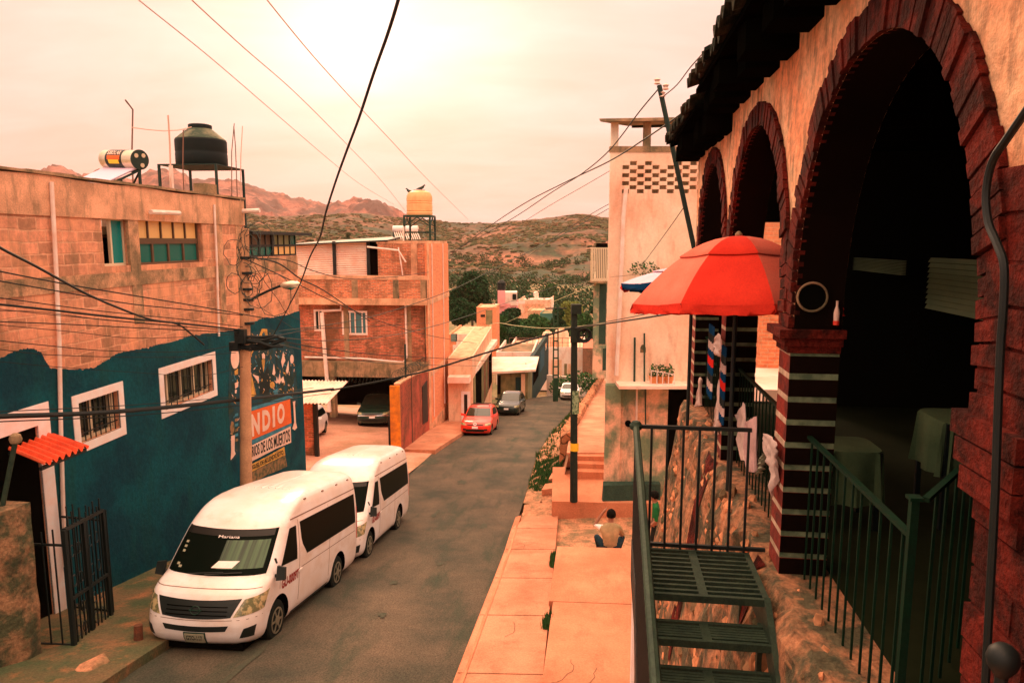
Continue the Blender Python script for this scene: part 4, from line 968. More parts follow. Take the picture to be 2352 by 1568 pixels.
# top storey: brick block on the right, corrugated shed on the left
lb0 = fl(868, 600, SF + 1.6)
mb = MB(); mb.box(SF + 1.6, SB, LC + .1, lb0, z_f2t, z_top); part('wall', mb, m_brick, bh)
mb = MB(); mb.box(SF + 1.57, SB, LC + .05, lb0 + .05, z_top, z_top + .16); part('coping', mb, m_concrete, bh)
mb = MB(); mb.box(SF + 1.56, SF + 1.7, LC + .9, LC + 1.25, z_f2t, z_top); part('tie_column', mb, m_concrete, bh)
la, lz = fl(845, 600, SF + 1.9), fl(672, 600, SF + 1.9)
rows = []
for k in range(81):
    z_ = z_par - .3 + (z_shed - z_par + .3) * k / 80; w_ = .025 * math.sin(k * 2 * math.pi / 80 * 17); rows.append([(SF + 1.9 + w_, la, z_), (SF + 1.9 + w_, lz, z_ - .12)])
part('corrugated_wall', MB().sheet(rows, (.02, 0, 0)), m_corr, bh)
mb = MB(); mb.hexa([(SF + 1.5, lb0 - .6, z_shed + .04), (SF + 6, lb0 - .6, z_shed + .3), (SF + 6, lz + .2, z_shed - .05), (SF + 1.5, lz + .2, z_shed - .22)], [(SF + 1.5, lb0 - .6, z_shed + .12), (SF + 6, lb0 - .6, z_shed + .38), (SF + 6, lz + .2, z_shed + .03), (SF + 1.5, lz + .2, z_shed - .14)]); part('shed_roof', mb, m_iron, bh)
for u in (768, 846): x = fl(u, 600, SF + 1.8); mb = MB(); mb.box(SF + 1.78, SF + 1.86, x - .09, x + .09, z_par - .3, z_shed + .05); part('shed_post', mb, m_iron, bh)
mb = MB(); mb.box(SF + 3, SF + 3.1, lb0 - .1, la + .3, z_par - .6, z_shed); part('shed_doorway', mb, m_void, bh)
# ground floor: open garage in deep shade
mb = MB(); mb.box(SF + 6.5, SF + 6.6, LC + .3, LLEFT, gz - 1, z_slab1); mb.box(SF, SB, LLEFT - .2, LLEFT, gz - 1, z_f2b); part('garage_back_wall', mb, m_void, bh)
a = fl(769, 900); b = fl(756, 900); mb = MB(); mb.box(SF - .02, SF + .4, a, b, gz - .2, z_slab1); part('garage_column', mb, m_concrete_d, bh)
def fpipe(pts, s, r, m=m_pvc):
    P = []
    for u, v in pts: l_, z_ = ST.ons(u, v, s); P.append((s, l_, z_))
    part('pvc_pipe', MB().tube(P, r, 8), m, bh, smooth=True)
fpipe([(739, 718), (745, 800), (757, 945)], SF - .2, .11); fpipe([(783, 692), (783, 712), (740, 714)], SF + .3, .07); fpipe([(931, 695), (935, 820), (925, 832), (830, 823), (700, 820)], SF + .3, .055)
fpipe([(843, 567), (915, 575), (932, 602)], SF + 1.3, .05); fpipe([(927, 520), (927, 558)], SF + 2.2, .05); fpipe([(915, 568), (922, 610), (925, 632)], SF + 1.4, .04)
for u in (985, 1010): 
    s_, z_ = ST.onl(u + 8, 700, LC - .03); part('pvc_pipe', MB().tube([(s_, LC - .05, gz - .3), (s_, LC - .05, z_top)], .03, 6), m_pvc, bh, smooth=True)
# ---------------------------------------------------------------- cream tank on its stand, with birds; solar heater behind
def tank_stand(name, lab, cx, cy, zb, zt, hw, m, group=None):
    t = thing(name, lab, 'stand', (cx, cy, zb))
    mb = MB(); mb.box(cx - hw, cx + hw, cy - hw, cy + hw, zt - .1, zt); part('platform', mb, m, t)
    for i in (-1, 1):
        for j in (-1, 1): part('leg', MB().bar((cx + i * (hw - .04), cy + j * (hw - .04), zb), (cx + i * (hw - .04), cy + j * (hw - .04), zt - .1), .1), m, t)
    zm_ = zb + (zt - zb) * .36; h2 = hw - .04
    mb = MB()
    for i in (-1, 1):
        mb.bar((cx + i * h2, cy - h2, zm_), (cx + i * h2, cy + h2, zm_), .07); mb.bar((cx - h2, cy + i * h2, zm_), (cx + h2, cy + i * h2, zm_), .07)
        for j in (-1, 1):
            mb.bar((cx + i * h2, cy, zt - .12), (cx + i * h2, cy + j * h2, zb + (zt - zb) * .58), .05); mb.bar((cx, cy + i * h2, zt - .12), (cx + j * h2, cy + i * h2, zb + (zt - zb) * .58), .05)
    part('braces', mb, m, t); return t
m_steel_g = M('dark_green_steel', A(20, 44, 26), .55)
sT = SF + 3.0; a = ST.ons(935, 495, sT); b = ST.ons(993, 495, sT); cT = (a[0] + b[0]) / 2; rT = (a[0] - b[0]) / 2 * 1.0
zT0 = a[1]; zT1 = ST.ons(963, 437, sT)[1]
tank_stand('tank_stand', 'tall green steel stand under the cream water tank', sT, cT, z_top + .1, zT0, rT * 1.06, m_steel_g)
ct = thing('water_tank', 'cream ribbed plastic water tank on the brick house roof with birds on top', 'water tank', (sT, cT, zT0))
H = zT1 - zT0
m_cream_t = M('cream_tank_plastic', A(255, 158, 88), .5, col2=A(240, 136, 72), scale=2, stain=A(230, 110, 60), stainamt=.5)
pr = [(rT * .98, 0), (rT, .03)]
for f in (.12, .42, .5): pr += [(rT, H * f), (rT * .97, H * (f + .02)), (rT * .97, H * (f + .04)), (rT, H * (f + .06))]
pr += [(rT, H * .7), (rT * .97, H * .78), (rT * .85, H * .9), (rT * .55, H * .97), (rT * .45, H * .98)]
part('barrel', MB().lathe((sT, cT, zT0), pr, 36), m_cream_t, ct, smooth=True)
part('lid', MB().lathe((sT, cT, zT0), [(rT * .46, H * .985), (rT * .46, H), (0, H + .02)], 24), M('tank_lid', A(150, 74, 44), .6), ct, smooth=True)
# pigeons
m_bird = M('dark_feathers', A(44, 50, 34), .8)
def bird(label, u, v, s, face):
    l_, z_ = ST.ons(u, v, s); t = thing('pigeon', label, 'bird', (s, l_, z_), group='pigeons on the cream tank')
    mb = MB(); d = Vector((0, face, 0)); c = Vector((s, l_, z_))
    pts = [c + d * -.30 + Vector((0, 0, .10)), c + d * -.16 + Vector((0, 0, .12)), c + Vector((0, 0, .15)), c + d * .09 + Vector((0, 0, .2)), c + d * .14 + Vector((0, 0, .27)), c + d * .17 + Vector((0, 0, .31)), c + d * .21 + Vector((0, 0, .30)), c + d * .25 + Vector((0, 0, .29))]
    mb.tube(pts, [.015, .05, .085, .075, .045, .04, .025, .004], 8); part('body', mb, m_bird, t, smooth=True)
    for k in (-1, 1): part('leg', MB().tube([c + Vector((k * .03, 0, .1)), c + Vector((k * .03, 0, 0))], .01, 4), m_rust, t)
bird('pigeon sitting on the lid of the cream tank, facing right', 968, 438, sT, -1)
bird('pigeon clinging to the left shoulder of the cream tank', 941, 446, sT, 1)
# second solar heater
s2 = SF + 5.5; a = ST.ons(903, 526, s2); b = ST.ons(945, 526, s2)
sh2 = thing('solar_water_heater', 'small white solar water heater beside the cream tank stand', 'water heater', (s2, (a[0] + b[0]) / 2, z_top + .1))
part('barrel', MB().tube([(s2, a[0], a[1]), (s2, b[0] - .4, a[1])], .2, 16), m_white, sh2, smooth=True)
mb = MB()
for k in range(12): l_ = a[0] + (b[0] - .4 - a[0]) * (k + .5) / 12; mb.tube([(s2 - .05, l_, a[1] - .15), (s2 - 1.2, l_ - .45, z_top + .25)], .03, 5)
part('glass_tubes', mb, m_pvc, sh2)
mb = MB()
for l_ in (a[0], b[0] - .4): mb.bar((s2, l_, a[1]), (s2, l_, z_top), .05); mb.bar((s2 - 1.25, l_ - .45, z_top + .2), (s2, l_, a[1] - .2), .05)
part('frame', mb, m_steel_d, sh2)
# ---------------------------------------------------------------- painted brick yard wall with yellow end post
m_redwall = BR('red_painted_brick', A(168, 66, 38, .95), A(120, 50, 30, .95), A(190, 92, 58, .8), .30, .10, .014, patch=A(205, 78, 50), patchamt=.6, patchscale=.8, stain=A(80, 56, 32), bump=.6)
p0 = road_px(921, 1042, .15); n0 = ST.f(p0); n1 = Vector((SF - .2, LC, 0))
zt0 = ST.f(atY(908, 884, p0.y)).z; zt1 = ST.f(atY(988, 852, ST.w(SF, LC).y)).z
yw = thing('yard_wall', 'sloping red painted brick yard wall with a yellow end post, beside the red car', 'wall', (n0.x, n0.y, n0.z))
wl_ = [(0, 0), (.08, .02), (.25, .12), (.5, .30), (.75, .62), (1, 1)]
m1 = MB(); m2_ = MB(); m3_ = MB()
for (fa_, ha), (fb_, hb_) in zip(wl_, wl_[1:]):
    A_ = n0.lerp(n1, fa_); B_ = n0.lerp(n1, fb_); za, zb = zt0 + (zt1 - zt0) * ha, zt0 + (zt1 - zt0) * hb_
    ga_, gb_ = rz(A_.x) - .4, rz(B_.x) - .4
    m1.hexa([(A_.x, A_.y, ga_), (B_.x, B_.y, gb_), (B_.x, B_.y + .22, gb_), (A_.x, A_.y + .22, ga_)], [(A_.x, A_.y, za), (B_.x, B_.y, zb), (B_.x, B_.y + .22, zb), (A_.x, A_.y + .22, za)])
    m3_.hexa([(A_.x, A_.y - .03, za + .002), (B_.x, B_.y - .03, zb + .002), (B_.x, B_.y + .25, zb + .002), (A_.x, A_.y + .25, za + .002)], [(A_.x, A_.y - .03, za + .07), (B_.x, B_.y - .03, zb + .07), (B_.x, B_.y + .25, zb + .07), (A_.x, A_.y + .25, za + .07)])
part('wall', m1, m_redwall, yw); part('coping', m3_, m_concrete, yw)
mb = MB(); mb.box(n0.x - .14, n0.x - .002, n0.y - .02, n0.y + .42, n0.z - .3, zt0 - .02); part('end_post', mb, M('yellow_post_paint', A(230, 112, 22), .8, col2=A(190, 90, 26), scale=3, contrast=.7), yw)
fA = n0.lerp(n1, .73); fB = n0.lerp(n1, .93); mb = MB()
mb.hexa([(fA.x, fA.y - .03, rz(fA.x) + .75), (fB.x, fB.y - .03, rz(fB.x) + .75), (fB.x, fB.y - .002, rz(fB.x) + .75), (fA.x, fA.y - .002, rz(fA.x) + .75)], [(fA.x, fA.y - .03, rz(fA.x) + 2.75), (fB.x, fB.y - .03, rz(fB.x) + 3.0), (fB.x, fB.y - .002, rz(fB.x) + 3.0), (fA.x, fA.y - .002, rz(fA.x) + 2.75)]); part('steel_door', mb, m_iron, yw)
mb = MB(); ps = [n0.lerp(n1, f) for f in (0, .35, .7)]
for q in ps[1:2]: mb.tube([(q.x, q.y - .02, rz(q.x)), (q.x, q.y - .02, zt0 + .1)], .03, 6)
part('drain_pipe', mb, m_rust, yw)
# gate leaf swung into the yard
gq = ST.f(atY(899, 960, p0.y + .3)); mb = MB(); mb.box(gq.x - .03, gq.x + .03, n0.y + .44, n0.y + .62, n0.z, gq.z + .1); mb.box(gq.x, gq.x + 1.8, n0.y + .46, n0.y + .5, n0.z + .05, gq.z)
solo('yard_gate', 'black steel yard gate folded open against the yellow post', 'gate', mb, m_iron, (gq.x, n0.y + .5, n0.z))
# razor wire coil
mb = MB(); P = []; r_ = random.Random(8)
W0 = Vector((n0.x + .1, n0.y + 3.6, zt0 + .1)); W1 = Vector((n0.x, n0.y + .2, zt0 + .35)); W2 = Vector((SF - .3, LC + .15, zt1 + .55))
path = [W0.lerp(W1, k / 40) for k in range(40)] + [W1.lerp(W2, k / 80) for k in range(81)]
for k, c in enumerate(path):
    if k % 2: continue
    q_ = r_.uniform(.5, 1.1)
    for j in range(7):
        a = 2 * math.pi * j / 7; P.append(c + Vector((.2 * j / 7 + r_.uniform(-.05, .05), .26 * q_ * math.cos(a) * (1 if k > 40 else .3), .28 * q_ * math.sin(a))))
mb.tube(P, .006, 4); mb.cm = 0
solo('razor_wire', 'coiled razor wire running along the top of the red yard wall', 'wire', mb, m_steel_d, (n0.x, n0.y, zt0))
pp = n0.lerp(n1, .25); q = ST.f(atY(908, 790, ST.w(pp.x, pp.y).y))
solo('steel_post', 'thin steel post rising above the red yard wall', 'post', MB().tube([(pp.x, pp.y + .1, zt0), (pp.x, pp.y + .1, q.z)], .05, 6), m_steel_d, (pp.x, pp.y + .1, zt0))
# ---------------------------------------------------------------- brick gate pillar with its corrugated lean-to, behind the blue wall
gp = atY(716, 1022, 30.0); gpf = ST.f(gp); rfz = ST.f(atY(716, 906, 30.0)).z
lt_ = thing('lean_to', 'lean-to of white corrugated roofing on a brick pillar behind the blue wall', 'lean-to', (gpf.x, gpf.y, gpf.z))
a0 = ST.f(atY(697, 1020, 30.0)).y; a1 = ST.f(atY(721, 1020, 30.0)).y
mb = MB(); mb.box(gpf.x, gpf.x + .3, a1, a0 + 3, gpf.z - .6, rfz - .15); part('pillar', mb, m_brick_d, lt_)
c0 = ST.f(atY(724, 1000, 30.0)).y; mb = MB(); mb.box(gpf.x - .1, gpf.x + .1, c0 - .14, c0 + .02, gpf.z - .5, rfz - .1); part('post', mb, m_iron, lt_)
rows = []; r1 = ST.f(atY(768, 899, 30.0)).y
for k in range(101):
    l_ = a0 + 2 + (r1 - a0 - 2) * k / 100; w_ = .03 * math.sin(k * 2 * math.pi / 100 * 22); rows.append([(gpf.x - .9, l_, rfz - .16 + w_), (gpf.x + 2.0, l_, rfz + .22 + w_)])
part('roof_sheet', MB().sheet(rows, (0, 0, -.02)), m_corr, lt_)
# ================================================================ houses further down, trees, far town
m_cream_w = M('cream_render', A(255, 170, 118), .9, col2=A(235, 142, 94), scale=.8, contrast=.6, grit=.1, gritscale=12, stain=A(160, 108, 66), stainamt=.6, stainscale=(.8, .8, .3))
m_white_w = M('white_render', A(255, 190, 148), .9, col2=A(246, 162, 118), scale=.8, contrast=.5, stain=A(190, 126, 82), stainamt=.5, stainscale=(.8, .8, .3))
m_dkgreen_w = M('dark_green_render', A(22, 46, 30), .85, col2=A(14, 36, 32), scale=.9, contrast=.7)
m_grey_w = M('dull_olive_render', A(150, 108, 60), .9, col2=A(100, 82, 44), scale=1, contrast=.7, stain=A(58, 50, 28), stainamt=.7)
m_pink_w = M('pink_render', A(255, 140, 116), .9, col2=A(240, 120, 96), scale=.5)
m_roofc = M('brown_flat_roof', A(150, 96, 58), .95, col2=A(96, 70, 40), scale=.8, contrast=.7, grit=.2, gritscale=8)
m_brownwall = BR('brown_brick', A(150, 74, 44), A(110, 60, 36), A(160, 100, 64), .3, .09, .015, stain=A(70, 52, 30))
def P3(u, v, Y): return WO.f(atY(u, v, Y))
class House:
    """a box house given by photo corners at a known distance; front faces the camera, right side runs back along azimuth"""
    def __init__(s, name, label, u0, u1, vtop, vbase, Y, depth, mat, roofm=None, az=6.0, par=.25, cat='house', group=None, base_extra=1.5):
        um = (u0 + u1) / 2
        s.x0 = -P3(u0, (vtop + vbase) / 2, Y).y; s.x1 = -P3(u1, (vtop + vbase) / 2, Y).y; s.z0 = P3(um, vbase, Y).z; s.z1 = P3(um, vtop, Y).z; s.Y = Y; s.d = depth; s.sk = math.tan(R(az)) * depth
        s.t = thing(name, label, cat, (Y + depth / 2, -(s.x0 + s.x1) / 2, s.z0), WO, group)
        mb = MB(); x0, x1, z0, z1 = s.x0, s.x1, s.z0 - base_extra, s.z1
        mb.hexa([(Y, -x0, z0), (Y, -x1, z0), (Y + depth, -x1 - s.sk, z0 - 1), (Y + depth, -x0 - s.sk, z0 - 1)], [(Y, -x0, z1), (Y, -x1, z1), (Y + depth, -x1 - s.sk, z1), (Y + depth, -x0 - s.sk, z1)])
        part('wall', mb, mat, s.t)
        mb = MB(); g = .12
        mb.hexa([(Y + g, -x0 - g, z1 + .004), (Y + g, -x1 + g, z1 + .004), (Y + depth - g, -x1 - s.sk + g, z1 + .004), (Y + depth - g, -x0 - s.sk - g, z1 + .004)], [(Y + g, -x0 - g, z1 + .03), (Y + g, -x1 + g, z1 + .03), (Y + depth - g, -x1 - s.sk + g, z1 + .03), (Y + depth - g, -x0 - s.sk - g, z1 + .03)])
        part('roof', mb, roofm or m_roofc, s.t)
        if par:
            mb = MB(); w = .16
            def edge(a, b, c, d): mb.hexa([(a[0], a[1], z1), (b[0], b[1], z1), (c[0], c[1], z1), (d[0], d[1], z1)], [(a[0], a[1], z1 + par), (b[0], b[1], z1 + par), (c[0], c[1], z1 + par), (d[0], d[1], z1 + par)])
            edge((Y - .02, -x0 + .02), (Y - .02, -x1 - .02), (Y + w, -x1 - .02), (Y + w, -x0 + .02))
            edge((Y + w, -x1 - .02), (Y + depth, -x1 - s.sk - .02), (Y + depth, -x1 - s.sk + w), (Y + w, -x1 + w))
            edge((Y + w, -x0 + .02), (Y + w, -x0 - w), (Y + depth, -x0 - s.sk - w), (Y + depth, -x0 - s.sk + .02))
            part('parapet', mb, mat, s.t)
    def front(s, name, u0, u1, vt, vb, mat, proud=.03, frame=None):
        um = (u0 + u1) / 2; vm = (vt + vb) / 2; a = P3(u0, vm, s.Y); b = P3(u1, vm, s.Y); z0 = P3(um, vb, s.Y).z; z1 = P3(um, vt, s.Y).z
        mb = MB(); mb.box(s.Y - proud, s.Y - .002, a.y, b.y, z0, z1); o = part(name, mb, mat, s.t)
        if frame:
            mb = MB(); w = (z1 - z0) * .08; mb.slab([(a.y + w, z0 - w), (b.y - w, z0 - w), (b.y - w, z1 + w), (a.y + w, z1 + w)], [[(a.y, z0), (b.y, z0), (b.y, z1), (a.y, z1)]], lambda l, z, d: (s.Y - d, l, z), proud + .02, .0); part('frame', mb, frame, s.t, o)
        return o
    def side(s, name, f0, f1, h0, h1, mat, proud=.03):
        """panel on the right-hand (street) side, fractions of depth and height"""
        H = s.z1 - s.z0; p = lambda f, h, d: (s.Y + s.d * f, -(s.x1 + s.sk * f) - d, s.z0 + H * h)
        mb = MB(); mb.hexa([p(f0, h0, .0), p(f1, h0, .0), p(f1, h0, proud), p(f0, h0, proud)], [p(f0, h1, .0), p(f1, h1, .0), p(f1, h1, proud), p(f0, h1, proud)]); return part(name, mb, mat, s.t)
# shop with the wide white canopy below the brick house
h = House('corner_shop', 'cream shop with a wide pale canopy, just past the brick house', 1030, 1085, 822, 990, 43.0, 16, m_cream_w, m_slabc, 2.6, .0, 'shop')
h.front('slit_window', 1066, 1074, 905, 985, m_dark_gl, .03, m_white)
mb = MB(); a = P3(1030, 868, 42.4); b = P3(1082, 868, 42.4); far = -4.1
zc0, zc1 = P3(1060, 880, 42.2).z, P3(1060, 866, 42.2).z
xa, xb = -P3(1028, 870, 42.2).y, -P3(1078, 870, 42.2).y
mb.hexa([(42.2, -xa, zc0), (42.2, -xb, zc0), (59, -xb - 1.35, zc0), (59, -xa - 1.0, zc0)], [(42.2, -xa, zc1), (42.2, -xb, zc1), (59, -xb - 1.35, zc1), (59, -xa - 1.0, zc1)])
part('canopy', mb, m_white_w, h.t)
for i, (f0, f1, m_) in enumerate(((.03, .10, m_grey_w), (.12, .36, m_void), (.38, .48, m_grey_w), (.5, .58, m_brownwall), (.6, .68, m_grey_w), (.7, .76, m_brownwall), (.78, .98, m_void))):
    h.side('shutter' if i in (1, 6) else 'panel', f0, f1, .0, .70, m_, .05)  # the black panels paint unlit openings under the canopy
HS = h
# upper brick storey with white sheet wall, behind the shop
h = House('brick_storey', 'brick storey walled with white sheets behind the shop canopy', 1030, 1112, 772, 868, 60.0, 7, m_brick_fine, m_slabc, 4, .15)
h.front('white_sheet', 1048, 1104, 767, 792, m_white_w); h.front('white_sheet', 1040, 1100, 792, 812, m_white_w, .05); h.front('window', 1036, 1050, 766, 784, GLASS('grey_glass', A(110, 110, 84), .3))
h = House('brick_tower', 'narrow unfinished brick tower among the trees', 1095, 1140, 708, 808, 78.0, 5, m_brick_fine, m_slabc, 3, .1)
h.front('opening', 1116, 1131, 712, 745, m_grey_w, .02); h.front('opening', 1113, 1122, 780, 815, m_grey_w, .02); h.front('opening', 1104, 1114, 722, 728, m_dark_gl, .02)
# olive gate house and green wall at the bend
h = House('gate_house', 'low olive house with a pale roof slab behind the dark car', 1142, 1212, 852, 908, 62.0, 6, m_grey_w, m_white_w, 6, .0)
mb = MB(); a = P3(1140, 845, 61.5); b = P3(1230, 850, 61.5); mb.hexa([(61.4, a.y + .8, a.z - .55), (61.4, b.y, b.z - .1), (67, b.y - .5, b.z + .15), (67, a.y + .6, a.z - .1)], [(61.4, a.y + .8, a.z - .35), (61.4, b.y, b.z + .08), (67, b.y - .5, b.z + .33), (67, a.y + .6, a.z + .1)]); part('roof_slab', mb, m_white_w, h.t)
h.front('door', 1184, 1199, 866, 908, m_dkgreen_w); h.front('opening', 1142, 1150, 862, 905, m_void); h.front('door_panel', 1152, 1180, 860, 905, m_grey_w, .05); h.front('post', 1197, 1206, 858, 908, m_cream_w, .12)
h = House('green_house', 'flat roofed dark green house at the bend of the street', 1206, 1214, 838, 905, 64.0, 22, m_dkgreen_w, m_roofc, 7.6, .12)
mb = MB(); 
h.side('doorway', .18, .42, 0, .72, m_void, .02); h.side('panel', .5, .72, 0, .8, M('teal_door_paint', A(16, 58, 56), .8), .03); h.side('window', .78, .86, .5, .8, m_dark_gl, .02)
h = House('white_house', 'low white house with brown roof terrace behind the gate house', 1140, 1225, 818, 850, 72.0, 9, m_white_w, m_roofc, 5, .45)
h = House('long_white_house', 'long white house with a railing on its roof, right of the lattice pole', 1170, 1345, 806, 870, 92.0, 14, m_white_w, m_cream_w, 5, .5)
h.front('window', 1296, 1302, 835, 862, m_grey_w); h.front('window', 1304, 1311, 835, 862, m_cream_w); h.front('panel', 1266, 1290, 826, 868, m_cream_w)
mb = MB()
for k in range(14): x = h.x0 + (h.x1 - h.x0) * k / 13; mb.bar((92.1, -x, h.z1 + .5), (92.1, -x, h.z1 + 1.7), .06)
for q in (1.1, 1.7): mb.bar((92.1, -h.x0, h.z1 + q), (92.1, -h.x1, h.z1 + q), .06)
part('roof_railing', mb, m_rust, h.t)
for u0, u1, vt, lab in ((1245, 1270, 761, 'squat cream water tank on the long white house roof, left one'), (1272, 1306, 756, 'squat cream water tank on the long white house roof, right one, partly behind the pole')):
    a = P3(u0, 795, 96); b = P3(u1, 795, 96); zt_ = P3(u0, vt, 96).z; r = (a.y - b.y) / 2; c = (96, (a.y + b.y) / 2, h.z1 + .03); Ht = zt_ - h.z1
    tt = thing('water_tank', lab, 'water tank', c, WO, 'tanks on the long white house'); part('barrel', MB().lathe(c, [(r * .95, 0), (r, .1), (r, Ht * .75), (r * .8, Ht * .92), (r * .4, Ht)], 20), m_cream_w, tt, smooth=True); part('lid', MB().lathe(c, [(r * .4, Ht), (r * .4, Ht + .12), (0, Ht + .15)], 14), m_slabc, tt)
h = House('brown_brick_house', 'brown brick house side seen past the black pole', 1338, 1385, 800, 862, 84.0, 8, m_brownwall, m_redroof, 6, .0)
mb = MB(); lw0 = P3(1256, 880, 74); rw0 = P3(1395, 880, 74)
z0_, z1_ = P3(1330, 925, 74).z, P3(1330, 861, 74).z
mb.hexa([(74, lw0.y, z0_ - 2), (70, rw0.y, z0_ - 2), (70.3, rw0.y, z0_ - 2), (74.3, lw0.y, z0_ - 2)], [(74, lw0.y, z1_), (70, rw0.y, z1_ + .2), (70.3, rw0.y, z1_ + .2), (74.3, lw0.y, z1_)]); wl2 = solo('boundary_wall', 'plain pale boundary wall behind the white car', 'wall', mb, m_white_w, None, WO)
# far houses in the trees
h = House('pink_house', 'tall salmon pink house among far trees', 1143, 1172, 702, 760, 150.0, 12, m_pink_w, m_white_w, 8, .4)
mb = MB(); a = P3(1143, 690, 149); b = P3(1160, 690, 149); mb.box(149.2, 153, a.y, b.y, h.z1, P3(1150, 668, 149).z); part('stair_tower', mb, m_pink_w, h.t)
mb = MB(); mb.box(150.2, 156, P3(1160, 690, 150).y, P3(1188, 690, 150).y, h.z1 + .02, P3(1170, 672, 150).z); part('upper_storey', mb, m_white_w, h.t)
h.front('window', 1177, 1186, 675, 688, m_dark_gl, .2); mb = MB(); mb.box(150.5, 160, P3(1165, 690, 150).y, P3(1190, 690, 150).y, h.z0 - 1, h.z1 + .01); part('side_wing', mb, m_pink_w, h.t)
mb = MB().lathe((151, (a.y + b.y) / 2, P3(1150, 668, 149).z), [(.9, 0), (.9, 1.6), (.4, 2.1), (0, 2.15)], 14); solo('water_tank', 'small black water tank on the pink house tower', 'water tank', mb, m_tank, None, WO, smooth=True)
h = House('far_white_house', 'far low white house right of the pink house', 1190, 1262, 694, 716, 165.0, 12, m_cream_w, m_white_w, 8, .6); h.front('panel', 1206, 1250, 698, 716, m_slabc); h.front('white_wall', 1190, 1206, 690, 698, m_white_w)
h = House('far_orange_house', 'far orange house half hidden in the trees beneath the white one', 1212, 1250, 716, 740, 150.0, 8, m_slabc, m_slabc, 8, .3); h.front('door', 1222, 1228, 722, 738, m_grey_w)
for u0, u1, vt, vb, lab, Y in ((1225, 1237, 669, 684, 'far white block tank above the low white house, left one', 172), (1262, 1272, 683, 702, 'far white round tank above the low white house, right one', 168)):
    a = P3(u0, vb, Y); b = P3(u1, vb, Y); zt_ = P3(u0, vt, Y).z; r = (a.y - b.y) / 2; c = (Y, (a.y + b.y) / 2, a.z - 1.5)
    solo('water_tank', lab, 'water tank', MB().lathe(c, [(r, 0), (r, zt_ - c[2] - .4), (r * .5, zt_ - c[2]), (0, zt_ - c[2] + .05)], 14), m_white_w, c, WO, smooth=True)
h = House('far_teal_house', 'far blue green house among the trees above the road', 1300 - 60, 1275, 752 - 30, 752, 140.0, 8, M('faded_teal_render', A(70, 96, 70), .9), m_grey_w, 8, .2)
for i, (u0, u1, vt, vb, Y, lab) in enumerate(((1086, 1100, 738, 752, 170, 'far cream house at the left edge of the tree'), (1112, 1140, 712 - 8, 715, 175, 'far low cream house just left of the pink house'), (1330, 1352, 690, 703, 320, 'tiny pale house on the lower hillside, right'), (1282, 1296, 694, 702, 300, 'tiny pale house on the lower hillside beyond the lattice pole'), (1160, 1168, 644, 650, 420, 'tiny pale house up on the green hillside'))):
    House('far_house', lab, u0, u1, vt, vb, Y, 8, m_cream_w if i % 2 else m_white_w, m_white_w, 8, .3)

# ---------------------------------------------------------------- trees
m_bark = M('tree_bark', A(80, 60, 36), .95)
leafm = {}
for nm, a, b in (('dark_leaves', (26, 46, 20), (40, 62, 26)), ('mid_leaves', (42, 66, 26), (66, 84, 34)), ('olive_leaves', (98, 96, 36), (140, 112, 44))):
    q = N(nm); q.b.inputs['Roughness'].default_value = .7; q.b.inputs['Specular IOR Level'].default_value = .15
    oi = q.n('ShaderNodeNewGeometry'); mx = q.n('ShaderNodeMix', data_type='RGBA'); mx.inputs['A'].default_value = c4(A(*a)); mx.inputs['B'].default_value = c4(A(*b))
    q.l(oi.outputs['Random Per Island'], mx.inputs['Factor']); q.l(mx.outputs['Result'], q.b.inputs['Base Color']); leafm[nm] = q.m
def leaves(mb, c, rx, rz_, n, size, rr):
    for k in range(n):
        while True:
            p = Vector((rr.uniform(-1, 1), rr.uniform(-1, 1), rr.uniform(-1, 1)))
            if .25 < p.length < 1: break
        p = p * (.6 + .4 * rr.random()) if rr.random() < .4 else p.normalized() * rr.uniform(.75, 1.05)
        q = Vector((c[0] + p.x * rx, c[1] + p.y * rx, c[2] + p.z * rz_)); d = Vector((rr.uniform(-1, 1), rr.uniform(-1, 1), rr.uniform(-.4, 1))).normalized(); e = d.orthogonal().normalized() * size * rr.uniform(.6, 1.2); g = d.cross(e).normalized() * size * rr.uniform(.5, 1.0)
        mb.quad(q - e, q - g * .6, q + e, q + g * .6)
def tree(label, u, vtop, vbase, wpx, Y, mat, seed, name='tree', dens=1.0, group='trees in the valley'):
    r_ = random.Random(seed); b = P3(u, vbase, Y); top = P3(u, vtop, Y); H = top.z - b.z; Wd = wpx / F * Y / 2
    t = thing(name, label, 'tree', (b.x, b.y, b.z), WO, group)
    mb = MB(); tp = [Vector((b.x, b.y, b.z - 1)), Vector((b.x + r_.uniform(-.3, .3), b.y, b.z + H * .25)), Vector((b.x, b.y + r_.uniform(-.4, .4), b.z + H * .6))]
    mb.tube(tp, [.05 * H * .5, .04 * H * .5, .012 * H], 8)
    lobes = []
    for k in range(16):
        a = r_.uniform(0, 6.28); h = r_.uniform(.16, .88); rad = Wd * r_.uniform(.2, .74) * (1.15 - .6 * h); c = Vector((b.x + rad * math.cos(a), b.y + rad * math.sin(a), b.z + H * h)); lobes.append((c, Wd * r_.uniform(.3, .5)))
        mb.tube([tp[1].lerp(tp[2], r_.random()), c], [.014 * H, .004 * H], 5)
    lobes.append((Vector((b.x, b.y, top.z - H * .14)), Wd * .36))
    part('trunk', mb, m_bark, t, smooth=True)
    mb = MB()
    for c, q in lobes: leaves(mb, c, q, min(q * .8, H * .2), int(420 * dens), .03 * H + .10, r_)
    part('crown', mb, leafm[mat], t); return t
tree('large dark broadleaf tree rising behind the brick house', 1085, 622, 745, 108, 120, 'dark_leaves', 1, dens=2.4)
tree('dark bushy tree low beside the brick house edge', 1062, 688, 752, 84, 100, 'dark_leaves', 2, dens=1.6)
tree('dark round tree in front of the pink house, below its windows', 1172, 708, 790, 80, 118, 'dark_leaves', 3, dens=1.8)
